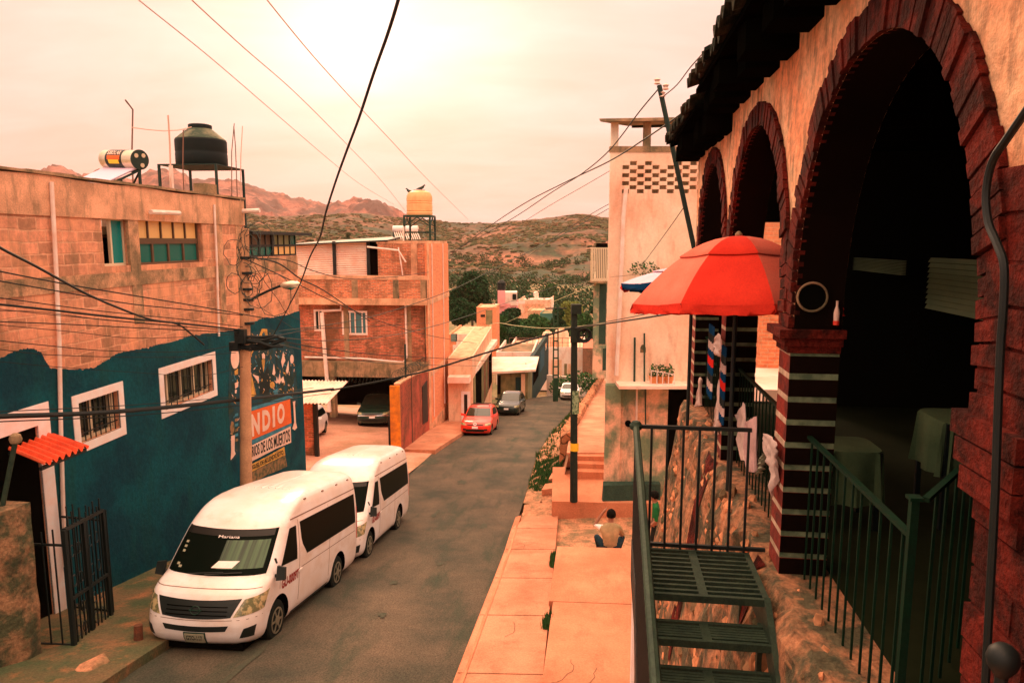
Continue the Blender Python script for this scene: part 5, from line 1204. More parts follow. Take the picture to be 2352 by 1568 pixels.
tree('broad green tree below the far white house', 1228, 724, 800, 92, 112, 'mid_leaves', 4, dens=1.8)
tree('dark tree spreading at the foot of the lattice pole top', 1200, 752, 812, 100, 104, 'dark_leaves', 5, dens=1.8)
tree('olive yellow tree left of the black pole top', 1318, 694, 760, 70, 135, 'olive_leaves', 6, dens=1.3)
tree('green tree behind the black pole', 1330, 720, 795, 80, 112, 'mid_leaves', 7, dens=1.5)
tree('dark tree between the lattice pole and the black pole', 1285, 706, 790, 56, 125, 'dark_leaves', 8, dens=1.4)
tree('green tree behind the narrow brick tower', 1150, 724, 790, 50, 108, 'mid_leaves', 9, dens=1.1)
tree('small dark conifer on the ridge above the shed roof', 801, 534, 556, 16, 300, 'dark_leaves', 10, dens=.5)
tree('far dark tree at the right edge of the valley by the tower', 1370, 700, 800, 60, 105, 'dark_leaves', 12, dens=1.2)
tree('far round tree on the slope left of the olive tree', 1262, 652, 692, 40, 230, 'mid_leaves', 13, dens=.8)
tree('far dark tree over the far white tank', 1205, 668, 700, 36, 220, 'dark_leaves', 14, dens=.8)
# hedge and creeper by the bend
def bush(name, label, pts, mat, seed, size=.12, n=300, cat='bush'):
    r_ = random.Random(seed); mb = MB()
    for c, rx, rz_ in pts: leaves(mb, c, rx, rz_, n, size, r_)
    c = pts[0][0]; return solo(name, label, cat, mb, leafm[mat], (c[0], c[1], c[2] - pts[0][2]), WO)
pts = []
for u, v, q in ((1285, 890, .9), (1305, 884, 1.0), (1330, 878, 1.1), (1352, 876, 1.0), (1372, 880, .8), (1290, 905, .8), (1366, 898, .8)):
    pts.append((P3(u, v, 68), q * 1.1, q))
bush('hedge', 'green creeper hedge along the pale wall behind the white car', pts, 'mid_leaves', 31, .16, 320, 'hedge')
for i, (u, v, Y, lab) in enumerate(((1100, 800, 57, 'small green shrub growing on the shop roof, right one'), (1062, 806, 55, 'small green shrub growing on the shop roof, left one'))):
    bush('roof_shrub', lab, [(P3(u, v, Y), .7, .45), (P3(u + 12, v + 3, Y), .5, .3)], 'mid_leaves', 40 + i, .09, 160)

# far wood on the valley floor: reads as one mass
mb = MB(); r_ = random.Random(55)
for k in range(520):
    u = r_.uniform(1010, 1420); D = r_.uniform(165, 420); d = ray(u, 640); x = d.x / d.y * D
    hit = bvh.ray_cast(Vector((x, D, 300)), Vector((0, 0, -1))) if D > 300 else (Vector((x, D, rz(D) - .4)),)
    if hit[0] is None: continue
    if fbm(x, D, 1 / 45.0, 2) < r_.uniform(-.5, .25) + (.25 if D > 320 else 0): continue
    h_ = r_.uniform(2.5, 6.5) * (1 if D < 300 else .75); leaves(mb, (D, -x, hit[0].z + h_ * .45), h_ * .75, h_ * .6, 60, .55, r_)
struct('valley_wood', mb, leafm['dark_leaves'], WO, kind='stuff', label='dense dark wood covering the valley floor below the hill', cat='wood')
# ================================================================ vehicles
m_tyre = M('tyre_rubber', A(20, 22, 14), .9, spec=.2)
m_rim = M('alloy_rim', A(120, 94, 64), .4, metal=.15)
m_blackp = M('black_trim', A(16, 20, 13), .5, spec=.4)
m_carglass = GLASS('tinted_car_glass', (.003, .006, .004), .3, .02)
m_chrome = M('chrome', A(250, 200, 160), .15, metal=.9)
m_lamp = M('headlamp_glass', A(190, 140, 84), .15, spec=.7, col2=A(110, 90, 52), scale=9, contrast=.9)
m_plate = M('number_plate', A(150, 120, 82), .6)
m_ink2 = M('maroon_lettering', A(140, 34, 22), .7)
m_seam = M('panel_gap', A(120, 76, 52), .8)
def paint(name, c, c2=None, rough=.3):
    return M(name, c, rough, spec=.5, col2=c2 or tuple(x * .9 for x in c), scale=1.2, contrast=.5, coat=.5)
class Body:
    def __init__(s, lv):
        s.lv = lv   # (z, xf, xr, w, rf, rr, bow)
    def at(s, z):
        lv = s.lv
        if z <= lv[0][0]: return lv[0][1:]
        if z >= lv[-1][0]: return lv[-1][1:]
        for i in range(len(lv) - 1):
            if z <= lv[i + 1][0]:
                p0 = lv[max(i - 1, 0)]; p1 = lv[i]; p2 = lv[i + 1]; p3 = lv[min(i + 2, len(lv) - 1)]; h = p2[0] - p1[0]; t = (z - p1[0]) / h; out = []
                for k in range(1, 7):
                    m1 = (p2[k] - p0[k]) / max(1e-6, p2[0] - p0[0]) * h; m2 = (p3[k] - p1[k]) / max(1e-6, p3[0] - p1[0]) * h
                    # keep the curve monotone
                    dd = p2[k] - p1[k]
                    if dd == 0: m1 = m2 = 0
                    else:
                        m1 = max(0, min(3, m1 / dd)) * dd; m2 = max(0, min(3, m2 / dd)) * dd
                    t2, t3 = t * t, t * t * t
                    out.append((2 * t3 - 3 * t2 + 1) * p1[k] + (t3 - 2 * t2 + t) * m1 + (-2 * t3 + 3 * t2) * p2[k] + (t3 - t2) * m2)
                return out
    def pt(s, d, z):
        """d = distance round the outline from the middle of the front, left positive"""
        xf, xr, w, rf, rr, bow = s.at(z); sg = 1 if d >= 0 else -1; d = abs(d)
        f = w - rf; xc = xf - bow * (f / w) ** 2
        if d <= f: return Vector((xf - bow * (d / w) ** 2, sg * d, z))
        arc = math.pi / 2 * rf
        if d <= f + arc:
            a = (d - f) / rf; return Vector((xc - rf + rf * math.cos(a), sg * (f + rf * math.sin(a)), z))
        x = xc - rf - (d - f - arc)
        if x >= xr + rr: return Vector((x, sg * w, z))
        e = xr + rr - x; arc2 = math.pi / 2 * rr
        if e <= arc2: a = e / rr; return Vector((xr + rr - rr * math.sin(a), sg * (w - rr + rr * math.cos(a)), z))
        return Vector((xr, sg * max(0, w - rr - (e - arc2)), z))
    def total(s, z):
        xf, xr, w, rf, rr, bow = s.at(z); f = w - rf
        return f + math.pi / 2 * rf + (xf - bow * (f / w) ** 2 - rf - xr - rr) + math.pi / 2 * rr + (w - rr)
    def dx(s, x, z):
        xf, xr, w, rf, rr, bow = s.at(z); f = w - rf; return f + math.pi / 2 * rf + (xf - bow * (f / w) ** 2 - rf - x)
    def shell(s, nz=46, n=64):
        mb = MB(); z0, z1 = s.lv[0][0], s.lv[-1][0]; rows = []
        zs = sorted(set([z0 + (z1 - z0) * k / nz for k in range(nz + 1)] + [l[0] for l in s.lv]))
        for z in zs:
            Tt = s.total(z); row = []
            xf, xr, w, rf, rr, bow = s.at(z); f = w - rf; a1 = f + math.pi / 2 * rf; side = Tt - (w - rr) - math.pi / 2 * rr
            ds = [f * k / 6 for k in range(6)] + [f + (a1 - f) * k / 8 for k in range(8)] + [a1 + (side - a1) * k / 24 for k in range(24)] + [side + (math.pi / 2 * rr) * k / 6 for k in range(6)] + [Tt - (w - rr) + (w - rr) * k / 4 for k in range(5)]
            left = [s.pt(d, z) for d in ds]; right = [Vector((p.x, -p.y, p.z)) for p in left]
            rows.append(left + right[-2:0:-1])
        m = len(rows[0]); b = 0
        for r in rows: mb.v += [tuple(p) for p in r]
        for i in range(len(rows) - 1):
            for j in range(m): mb.f.append((i * m + j, i * m + (j + 1) % m, (i + 1) * m + (j + 1) % m, (i + 1) * m + j)); mb.m.append(0)
        mb.f.append(tuple(range(m))[::-1]); mb.m.append(0); mb.f.append(tuple((len(rows) - 1) * m + j for j in range(m))); mb.m.append(0)
        return mb
    def patch(s, fn, nu=10, nv=6, off=.004, thick=.006):
        """raised panel following the body; fn(u, v) -> (d, z)"""
        def P(u, v):
            d, z = fn(u, v); p = s.pt(d, z); e = .004; a = s.pt(d + e, z) - s.pt(d - e, z); c = s.pt(d, z + e) - s.pt(d, z - e); nrm_ = a.cross(c)
            nrm_ = nrm_.normalized() if nrm_.length > 1e-9 else Vector((1, 0, 0))
            out = Vector((p.x * .25, p.y, .15))
            if nrm_.dot(out) < 0: nrm_ = -nrm_
            return p, nrm_
        rows = [[(lambda q: q[0] + q[1] * off)(P(i / nu, j / nv)) for i in range(nu + 1)] for j in range(nv + 1)]
        low = [[(lambda q: q[0] + q[1] * (off - thick))(P(i / nu, j / nv)) for i in range(nu + 1)] for j in range(nv + 1)]
        mb = MB(); mb.grid(rows); A_ = rows; n = nu + 1
        ed = [(0, j) for j in range(n)] + [(i, n - 1) for i in range(1, nv + 1)] + [(nv, j) for j in range(n - 2, -1, -1)] + [(i, 0) for i in range(nv - 1, 0, -1)]
        for a, b in zip(ed, ed[1:] + ed[:1]): mb.quad(rows[a[0]][a[1]], rows[b[0]][b[1]], low[b[0]][b[1]], low[a[0]][a[1]])
        return mb
    def quadfn(s, A_, B_, C_, D_, side=None):
        """corners bottom-start, bottom-end, top-end, top-start, as (d, z) or, with side=+1/-1, as (x, z)"""
        def fn(u, v):
            p = [A_[k] * (1 - u) * (1 - v) + B_[k] * u * (1 - v) + C_[k] * u * v + D_[k] * (1 - u) * v for k in (0, 1)]
            if side: return (side * s.dx(p[0], p[1]), p[1])
            return tuple(p)
        return fn
def cut_wheels(mb, name, wells, r, depth):
    """body shell with real wheel wells"""
    me = mb.mesh(name, (0, 0, 0), False); ob = bpy.data.objects.new(name, me); COL.objects.link(ob)
    c = MB()
    for x, y, z in wells:
        c.lathe((x, y, z), [(0, -depth), (r, -depth), (r, depth), (0, depth)], 28, 'y')
    ce = c.mesh('well'); co_ = bpy.data.objects.new('well', ce); COL.objects.link(co_)
    md = ob.modifiers.new('b', 'BOOLEAN'); md.operation = 'DIFFERENCE'; md.object = co_; md.solver = 'EXACT'
    dg = bpy.context.evaluated_depsgraph_get(); dg.update(); out = bpy.data.meshes.new_from_object(ob.evaluated_get(dg)); out.name = name
    for o in (ob, co_): COL.objects.unlink(o); m = o.data; bpy.data.objects.remove(o); bpy.data.meshes.remove(m)
    for p in out.polygons:
        c_ = p.center; inw = any((c_.x - x) ** 2 + (c_.z - z) ** 2 < (r * 1.02) ** 2 and abs(c_.y - y) < depth * 1.02 for x, y, z in wells)
        p.use_smooth = True
        n_ = p.normal
        if inw and (abs(abs(c_.y) - abs(wells[0][1])) > -1) and not (abs(n_.y) > .9 and abs(c_.y) > abs(wells[0][1])): p.material_index = 1
    out.set_sharp_from_angle(angle=R(40)); return out
def wheel(t, x, y, r, w, sgn):
    pr = [(r * .62, -w / 2), (r * .9, -w / 2), (r * .985, -w * .38), (r, -w * .2), (r, w * .2), (r * .985, w * .38), (r * .9, w / 2), (r * .62, w / 2)]
    tyre = part('wheel', MB().lathe((x, y, r), pr, 28, 'y'), m_tyre, t, smooth=True)
    yo = y + sgn * (w / 2 - .012)
    mb = MB().lathe((x, yo, r), [(r * .64, -.02), (r * .64, .02), (r * .56, .02), (r * .54, -.02)], 24, 'y')
    for k in range(6):
        a = 2 * math.pi * k / 6; mb.bar((x + .05 * math.cos(a), yo, r + .05 * math.sin(a)), (x + r * .58 * math.cos(a), yo, r + r * .58 * math.sin(a)), .05, .03)
    mb.lathe((x, yo, r), [(0, -.02), (.075, -.02), (.075, .03), (0, .035)], 14, 'y'); part('rim', mb, m_rim, t, tyre)
    part('hub_back', MB().lathe((x, y, r), [(0, -.02), (r * .62, -.02), (r * .62, .02), (0, .02)], 20, 'y'), m_blackp, t, tyre)
def vehicle(name, label, cat, group=None):
    t = T(); t.base = (0, 0, 0); t.fr = WO; o = bpy.data.objects.new(name, None); COL.objects.link(o); props(o, label, cat, group); t.o = o; return t
def put(t, pf, pr, xf, xr, y):
    """pf, pr: road contacts of front and rear wheel on the left side; xf, xr, y their local places"""
    d = (pf - pr).normalized(); up = Vector((0, 0, 1)); yv = up.cross(d).normalized(); zv = d.cross(yv)
    mid = (pf + pr) / 2; loc = mid - d * (xf + xr) / 2 - yv * y
    m = Matrix((d, yv, zv)).transposed().to_4x4(); m.translation = loc; t.o.matrix_world = m
def slope_place(t, Y, X, az, z=None):
    """stand a vehicle facing the camera on the road at X, Y; az = heading of the street there"""
    d = Vector((-math.sin(az), -math.cos(az), 0)); pf = Vector((X, Y, 0)) + d * 1.3; pr = Vector((X, Y, 0)) - d * 1.3
    f = z or (lambda q: rz(q.y) + .03)
    pf.z, pr.z = f(pf), f(pr); put(t, pf, pr, 1.3, -1.3, 0)

VAN = Body([(.20, 2.42, -2.45, .82, .36, .2, .10), (.26, 2.52, -2.54, .88, .36, .2, .10), (.36, 2.58, -2.60, .92, .38, .2, .10), (.52, 2.61, -2.62, .935, .38, .2, .11), (.64, 2.60, -2.62, .94, .38, .2, .12), (.80, 2.56, -2.61, .945, .38, .2, .13), (.97, 2.48, -2.60, .945, .38, .18, .14),
            (1.06, 2.36, -2.60, .945, .38, .18, .16), (1.15, 2.17, -2.59, .945, .38, .18, .17), (1.30, 2.02, -2.58, .94, .36, .18, .17), (1.55, 1.79, -2.57, .915, .34, .18, .16), (1.80, 1.55, -2.55, .885, .32, .18, .15), (1.92, 1.40, -2.53, .865, .32, .18, .15), (2.04, 1.20, -2.51, .845, .32, .2, .16), (2.13, .98, -2.49, .82, .34, .22, .18), (2.19, .74, -2.46, .78, .36, .24, .18), (2.235, .42, -2.42, .71, .36, .24, .16), (2.262, .05, -2.36, .58, .3, .24, .1), (2.278, -.4, -2.25, .32, .2, .2, .05)])
m_vanw = M('white_van_paint', A(255, 205, 170, .84), .3, spec=.5, col2=A(250, 192, 152, .8), scale=1.4, contrast=.6, coat=.4, stain=A(210, 140, 92, .8), stainamt=.35, stainscale=(.8, .8, 1.6))
def make_van(label, plate, reg, cleaner):
    B = VAN; t = vehicle('passenger_van', label, 'van', 'white vans parked along the blue wall')
    xw = (1.62, -1.32); rw = .335
    me = cut_wheels(B.shell(), 'body', [(x, s * .86, rw) for x in xw for s in (-1, 1)], .43, .22)
    part('body', me, (m_vanw, m_void), t)
    wsf = lambda u, v: ((-1 + 2 * u) * (lambda z: B.at(z)[2] - B.at(z)[3] + B.at(z)[3] * .80)(1.185 + .60 * v), 1.165 + (.03 * abs(-1 + 2 * u) ** 2) + (.625) * v)
    wsh = part('windshield', B.patch(wsf, 20, 8, .006), m_carglass, t, smooth=True)
    # sun strip, stickers and papers behind the glass
    part('sun_strip', B.patch(lambda u, v: wsf(.03 + .94 * u, .84 + .15 * v), 16, 2, .009, .002), M('sun_strip', (.003, .004, .003), .5), t, wsh)
    if cleaner:
        part('curtain', B.patch(lambda u, v: wsf(.52 + .43 * u, .14 + .62 * v), 8, 4, .0085, .002), M('olive_curtain_behind_glass', A(70, 82, 46), .12, spec=.3, col2=A(34, 44, 26), scale=1.0, contrast=.7, stretch=(.2, 13, .5)), t, wsh)
        for a, b, c, d in ((.49, .57, .58, .64), (.53, .56, .78, .8)):
            pass
        part('paper', B.patch(lambda u, v: wsf(.47 + .2 * u + .05 * v, .16 + .15 * v), 4, 3, .011, .002), m_white, t, wsh)
        for k, (u0, v0) in enumerate(((.085, .62), (.09, .52), (.095, .42), (.10, .15), (.13, .10))): part('sticker', B.patch(lambda u, v: wsf(u0 + .03 * u, v0 + .05 * v), 2, 2, .011, .002), m_plate, t, wsh)
        def ms_(x, z, d):
            dd, zz = wsf(.42 + .22 * x, .80 + .06 * z); p = B.pt(dd, zz); return p + Vector((.014, 0, .008))
        part('lettering', text_mesh('Mariana', 1, 1, 0, .0, ms_), m_white, t, wsh)
        def ms2(x, z, d):
            dd, zz = wsf(.40 + .30 * x, .89 + .07 * z); p = B.pt(dd, zz); return p + Vector((.014, 0, .008))
    for k in (-1, 1): part('wiper', MB().tube([B.pt(k * .15 - .25, 1.17) + Vector((.03, 0, .02)), B.pt(k * .15 + .35, 1.20) + Vector((.035, 0, .03))], .009, 4), m_blackp, t)
    for sd in (1, -1):
        part('door_window', B.patch(B.quadfn((1.60, 1.22), (.92, 1.18), (.90, 1.76), (1.18, 1.76), sd), 8, 6, .005), m_carglass, t, smooth=True)
        part('side_window', B.patch(lambda u, v, sd=sd: (lambda x, z: (sd * B.dx(x, z), z))(.72 - .06 * (1 - v) * (1 if u < .01 else 0) - (.2 * (1 - min(1, v * 2.5))) * (1 - min(1, u * 8)) - 3.02 * u, 1.17 + .62 * v - .0 * u), 24, 6, .005), m_carglass, t, smooth=True)
        for x0 in (1.62, .80, -.72):  # door gaps
            part('door_gap', B.patch(B.quadfn((x0 + .006, .35 if x0 < 1.5 else .85), (x0 - .006, .35 if x0 < 1.5 else .85), (x0 - .006, 1.84 if x0 < 1.5 else 1.2), (x0 + .006, 1.84 if x0 < 1.5 else 1.2), sd), 1, 14, .0015, .002), m_seam, t)
        part('rub_line', B.patch(B.quadfn((.7, .98), (-2.3, .98), (-2.3, .992), (.7, .992), sd), 24, 1, .0015, .002), m_seam, t)
        part('roof_gutter', B.patch(B.quadfn((1.1, 1.885), (-2.4, 1.885), (-2.4, 1.905), (1.1, 1.905), sd), 24, 1, .004, .004), m_seam, t)
        for x0 in (.86, ): part('door_handle', B.patch(B.quadfn((x0, .93), (x0 - .17, .93), (x0 - .17, .965), (x0, .965), sd), 2, 1, .02, .02), m_vanw, t)
        # mirror
        mb = MB().tube([(1.80, sd * .90, 1.12), (1.82, sd * 1.02, 1.13)], .03, 6); mir = part('mirror', MB().hexa([(1.80, sd * .98, 1.06), (1.88, sd * .98, 1.06), (1.88, sd * 1.13, 1.08), (1.81, sd * 1.13, 1.08)], [(1.78, sd * .98, 1.29), (1.84, sd * .98, 1.29), (1.84, sd * 1.12, 1.27), (1.79, sd * 1.12, 1.27)]), m_blackp, t); part('mirror_arm', mb, m_blackp, t, mir)
        # lamps
        part('headlight', B.patch(B.quadfn((sd * .60, .665), (sd * 1.12, .74), (sd * 1.18, .99), (sd * .73, .915)), 10, 6, .006), m_lamp, t, smooth=True)
        part('fog_lamp', B.patch(B.quadfn((sd * .70, .34), (sd * .93, .35), (sd * .98, .525), (sd * .77, .49)), 5, 4, .004), m_blackp, t)
        part('side_repeater', B.patch(B.quadfn((1.74, 1.30), (1.70, 1.30), (1.70, 1.38), (1.74, 1.38), sd), 1, 1, .006), m_blackp, t)
        part('tail_light', B.patch(lambda u, v, sd=sd: (sd * (B.dx(-2.40, .8 + .7 * v) + .2 * u), .8 + .7 * v), 4, 6, .005), M('tail_lamp_red', A(180, 30, 18), .3), t)
        part('sill', B.patch(B.quadfn((1.05, .255), (-.75, .255), (-.75, .30), (1.05, .30), sd), 10, 1, .003), m_blackp, t)
    gr = part('grille', B.patch(lambda u, v: ((-1 + 2 * u) * (.56 + .13 * v), .63 + .03 * (2 * u - 1) ** 2 + (.265) * v), 16, 6, .006), m_blackp, t)
    mb = MB()
    for k in range(3): mb.tube([B.pt(-.5 + i * .1, .69 + .06 * k) + Vector((.012, 0, 0)) for i in range(11)], .008, 4)
    part('grille_bars', mb, m_void, t, gr)
    ring = [B.pt(.075 * math.cos(2 * math.pi * k / 20), .76 + .06 * math.sin(2 * math.pi * k / 20)) + Vector((.02, 0, 0)) for k in range(21)]
    part('badge', MB().tube(ring, .007, 4).bar(B.pt(-.1, .76) + Vector((.022, 0, 0)), B.pt(.1, .76) + Vector((.022, 0, 0)), .014), m_steel_g, t, gr)
    part('lower_intake', B.patch(lambda u, v: ((-1 + 2 * u) * (.49 + .05 * v), .435 + .02 * (2 * u - 1) ** 2 + .085 * v), 12, 2, .004), m_blackp, t)
    part('bumper_line', B.patch(lambda u, v: ((-1 + 2 * u) * 1.1, .605 + .04 * (2 * u - 1) ** 2 + .008 * v), 16, 1, .002, .002), m_seam, t)
    part('hood_line', B.patch(lambda u, v: ((-1 + 2 * u) * .95, 1.035 + .008 * v), 16, 1, .002, .002), m_seam, t)
    pl = part('number_plate', B.patch(lambda u, v: (-.16 + .32 * u, .265 + .14 * v), 4, 2, .02, .02), m_plate, t)
    part('plate_frame', B.patch(lambda u, v: (-.18 + .36 * u, .245 + .18 * v), 4, 2, .012, .012), m_steel_g, t, pl)
    if plate: part('lettering', text_mesh(plate, 1, 1, 0, .02, lambda x, z, d: B.pt(-.13 + .26 * x, .295 + .08 * z) + Vector((.024, 0, 0))), m_ink, t, pl)
    mb = MB()
    for k in range(7): y = -.42 + .14 * k; mb.tube([(.1 - 2.2 * i / 10, y, 2.262 - .02 * abs(y) / .42 - .0 * i + .008) for i in range(11)], .012, 4)
    part('roof_ribs', mb, m_vanw, t)
    for sd in (1, -1):
        for x0 in (.4, -.5, -1.3, -2.0): part('roof_mount', B.patch(B.quadfn((x0, 2.12), (x0 - .1, 2.12), (x0 - .1, 2.145), (x0, 2.145), sd), 1, 1, .012, .02), m_rust, t)
    sdz = lambda x, z, d: B.pt(B.dx(1.56 - .74 * x, .82 + .17 * z), .82 + .17 * z) + Vector((0, .004, 0))
    part('lettering', text_mesh(reg, 1, 1, 0, .045, sdz), m_ink2, t)
    for x in xw:
        for sd in (1, -1): wheel(t, x, sd * .80, rw, .22, sd)
    part('underbody', MB().box(-2.45, 2.38, -.70, .70, .10, .3), m_void, t)  # box hung low and wide to block light and deepen the shade underneath
    return t
v1 = make_van('nearer white high roof passenger van, papers on its dashboard, parked by the blue wall', 'GTO-117', 'GU-0009T', True)
v2 = make_van('farther white high roof passenger van parked right behind the other one', None, 'GU-0009T', False)
put(v1, road_px(637, 1464, .02), road_px(766, 1354, .02), 1.62, -1.32, .88)
put(v2, road_px(847, 1281, .02), road_px(911, 1219, .02), 1.62, -1.32, .88)
dd_ = ST.t * .38; v1.o.location = v1.o.location + Vector((0, 0, 0))

def car_levels(L, W, H, sedan=False, hood=1.0):
    h = L / 2; w = W / 2; k = H / 1.54
    rx = (lambda z: 0)
    lv = [(.18, h - .12, -h + .1, w * .9, .3, .2, .12), (.28, h - .03, -h + .02, w * .97, .32, .2, .12), (.42, h, -h, w, .34, .2, .13), (.58, h - .01, -h, w, .34, .2, .14), (.68, h - .07, -h + .01, w, .34, .2, .15), (.76, h - .2, -h + .02, w * .995, .36, .2, .16), (.84 * 1, h - .5, -h + .04, w * .99, .36, .2, .16), (.90, h - .82 * hood, -h + (.06 if not sedan else .08), w * .98, .34, .2, .16), (.95, h - 1.0 * hood, -h + (.1 if not sedan else .55), w * .965, .32, .2, .16)]
    g = [(1.08, h - 1.18 * hood, -h + (.16 if not sedan else .82), w * .92, .28, .2, .15), (1.25, h - 1.42 * hood, -h + (.28 if not sedan else 1.0), w * .86, .26, .2, .14), (1.40, h - 1.68 * hood, -h + (.42 if not sedan else 1.2), w * .79, .26, .2, .13), (1.47, h - 1.88 * hood, -h + (.55 if not sedan else 1.35), w * .73, .26, .2, .12), (1.515, h - 2.15 * hood, -h + (.75 if not sedan else 1.5), w * .62, .24, .2, .1), (1.54, h - 2.4 * hood, -h + (1.0 if not sedan else 1.65), w * .4, .2, .18, .06)]
    return [(a[0] * k,) + a[1:] for a in lv + g]
def make_car(name, label, pm, L=3.85, W=1.66, H=1.54, sedan=False, chrome=False, badge=False, rack=False, group=None, hood=1.0):
    B = Body(car_levels(L, W, H, sedan, hood)); k = H / 1.54; t = vehicle(name, label, 'car', group); h = L / 2; w = W / 2; r = .30 * max(1, k)
    xw = (h - .78, -h + .72)
    part('body', cut_wheels(B.shell(40), 'body', [(x, s * (w - .08), r) for x in xw for s in (-1, 1)], r * 1.2, .2), (pm, m_void), t)
    z0, z1 = .985 * k, 1.40 * k
    part('windshield', B.patch(lambda u, v: ((-1 + 2 * u) * (lambda z: B.at(z)[2] - B.at(z)[3] * .25)(z0 + (z1 - z0) * v), z0 + (z1 - z0) * v), 14, 6, .005), GLASS('car_windscreen', (.02, .03, .02), .08, .8), t, smooth=True)
    for sd in (1, -1):
        xa, xb = h - 1.62 * hood, -h + (.75 if not sedan else 1.5)
        part('side_window', B.patch(B.quadfn((h - 1.32 * hood, 1.02 * k), (-h + .45 if not sedan else -h + 1.1, 1.04 * k), (xb, 1.36 * k), (xa - .22, 1.37 * k), sd), 10, 4, .004), m_carglass, t, smooth=True)
        part('headlight', B.patch(B.quadfn((sd * (w * .62), .585 * k), (sd * (w * 1.12), .63 * k), (sd * (w * 1.12), .74 * k), (sd * (w * .66), .70 * k)), 8, 4, .005), m_lamp, t, smooth=True)
        xm = h - 1.35 * hood; part('mirror', MB().hexa([(xm, sd * w * .93, .98 * k), (xm + .1, sd * w * .93, .98 * k), (xm + .08, sd * (w + .16), 1.0 * k), (xm, sd * (w + .16), 1.0 * k)], [(xm, sd * w * .93, 1.08 * k), (xm + .08, sd * w * .93, 1.08 * k), (xm + .05, sd * (w + .16), 1.13 * k), (xm, sd * (w + .16), 1.13 * k)]), pm, t)
        part('fog_lamp', B.patch(B.quadfn((sd * w * .6, .33 * k), (sd * w * .8, .33 * k), (sd * w * .8, .42 * k), (sd * w * .6, .42 * k)), 3, 2, .004), m_blackp, t)
        for x0 in (h - 1.25 * hood, -.2): part('door_gap', B.patch(B.quadfn((x0 + .006, .3), (x0 - .006, .3), (x0 - .006, .97 * k), (x0 + .006, .97 * k), sd), 1, 8, .0015, .002), m_seam, t)
    part('grille', B.patch(lambda u, v: ((-1 + 2 * u) * w * .52, .60 * k + .06 * k * v), 8, 2, .004), m_blackp, t)
    part('lower_intake', B.patch(lambda u, v: ((-1 + 2 * u) * w * .6, .27 * k + .13 * k * v), 8, 2, .004), m_blackp, t)
    part('number_plate', B.patch(lambda u, v: (-.16 + .32 * u, .43 * k + .12 * v), 3, 2, .012, .012), m_white, t)
    if chrome: part('chrome_strip', B.patch(lambda u, v: ((-1 + 2 * u) * w * 1.05, .53 * k + .055 * v), 14, 2, .02, .03), m_chrome, t)
    if badge:
        ring = [B.pt(.07 * math.cos(2 * math.pi * q / 16), .655 * k + .06 * math.sin(2 * math.pi * q / 16)) + Vector((.02, 0, .01)) for q in range(17)]
        mb = MB().tube(ring, .014, 5); c = B.pt(0, .655 * k) + Vector((.02, 0, .01))
        for a, b in (((-.05, .05), (-.02, -.04)), ((-.02, -.04), (0, .02)), ((0, .02), (.02, -.04)), ((.02, -.04), (.05, .05))): mb.bar(c + Vector((0, a[0], a[1])), c + Vector((0, b[0], b[1])), .014)
        part('badge', mb, m_chrome, t)
    if rack:
        mb = MB()
        for x in (.0, -.75): mb.tube([(x, -.52, 1.47 * k), (x, -.5, 1.58 * k), (x, .5, 1.58 * k), (x, .52, 1.47 * k)], .022, 6)
        part('roof_bars', mb, m_blackp, t)
    for x in xw:
        for sd in (1, -1): wheel(t, x, sd * (w - .11), r, .19, sd)
    part('underbody', MB().box(-h + .2, h - .2, -w + .24, w - .24, .12, .28), m_void, t); return t
m_redc = paint('red_car_paint', A(255, 52, 26, .95), A(235, 40, 20, .95)); m_blkc = paint('black_car_paint', A(24, 34, 22), A(30, 40, 26), .15); m_whc = paint('white_car_paint', A(255, 205, 168, .95))
c = make_car('hatchback_car', 'bright red hatchback parked outside the brick house', m_redc, badge=True, rack=True)
p = road_px(1097, 1002, .03); slope_place(c, p.y + 1.75, p.x + .05, R(6))
c = make_car('hatchback_car', 'black car parked right behind the red hatchback', m_blkc, 3.9, 1.7, 1.56); p = road_px(1169, 955, .03); slope_place(c, p.y + 1.8, p.x + .1, R(9))
c = make_car('sedan_car', 'white sedan standing at the far bend of the road, half behind the black pole', m_whc, 4.3, 1.7, 1.45, True); p = road_px(1313, 918, .03); slope_place(c, p.y + 1.8, p.x, R(5))
yardz = lambda q: (lambda f: rz(f.x) + .07 + .045 * max(0, f.y - 7))(ST.f(q))
c = make_car('pickup_truck', 'dark green pickup with a chrome bumper in the open garage of the brick house', paint('dark_green_car_paint', A(26, 44, 28), None, .2), 4.6, 1.78, 1.75, False, True); q = atY(868, 940, 41.2); slope_place(c, 41.2, q.x, R(-2), yardz); c.o['category'] = 'pickup'
c = make_car('parked_car', 'white car almost wholly hidden behind the brick pillar of the lean-to', m_whc, 3.9, 1.66, 1.5); q = atY(722, 960, 33.6); slope_place(c, 34.4, q.x - .75, R(-4), yardz)
# ================================================================ the tower house on the right
m_tower = M('peach_tower_render', A(255, 186, 136), .9, col2=A(250, 156, 106), scale=.7, contrast=.55, grit=.08, gritscale=14, bump=.25, bscale=9, stain=A(214, 116, 72), stainamt=.6, stainscale=(.9, .9, .3))
m_tower_low = M('mildewed_green_render', A(236, 152, 104), .92, col2=A(120, 112, 72), scale=.9, contrast=.85, grit=.15, gritscale=16, bump=.5, bscale=9, stain=A(64, 84, 56), stainamt=.85, stainscale=(1.1, 1.1, .35))
m_mildew = M('dark_mildewed_base', A(54, 62, 40), .92, col2=A(34, 48, 32), scale=1.5, grit=.25, gritscale=14, bump=.5)
TY = 20.5; tw = thing('tower_house', 'tall peach tower house with a pierced brick screen near its top', 'house', (TY + 2, -4.8, -7.4), WO)
X0, X1 = 2.74, 7.6; ZB = -8.0; ZS = -4.07
wt_ = lambda x, z, d: (TY - d, -x, z)
lat = []
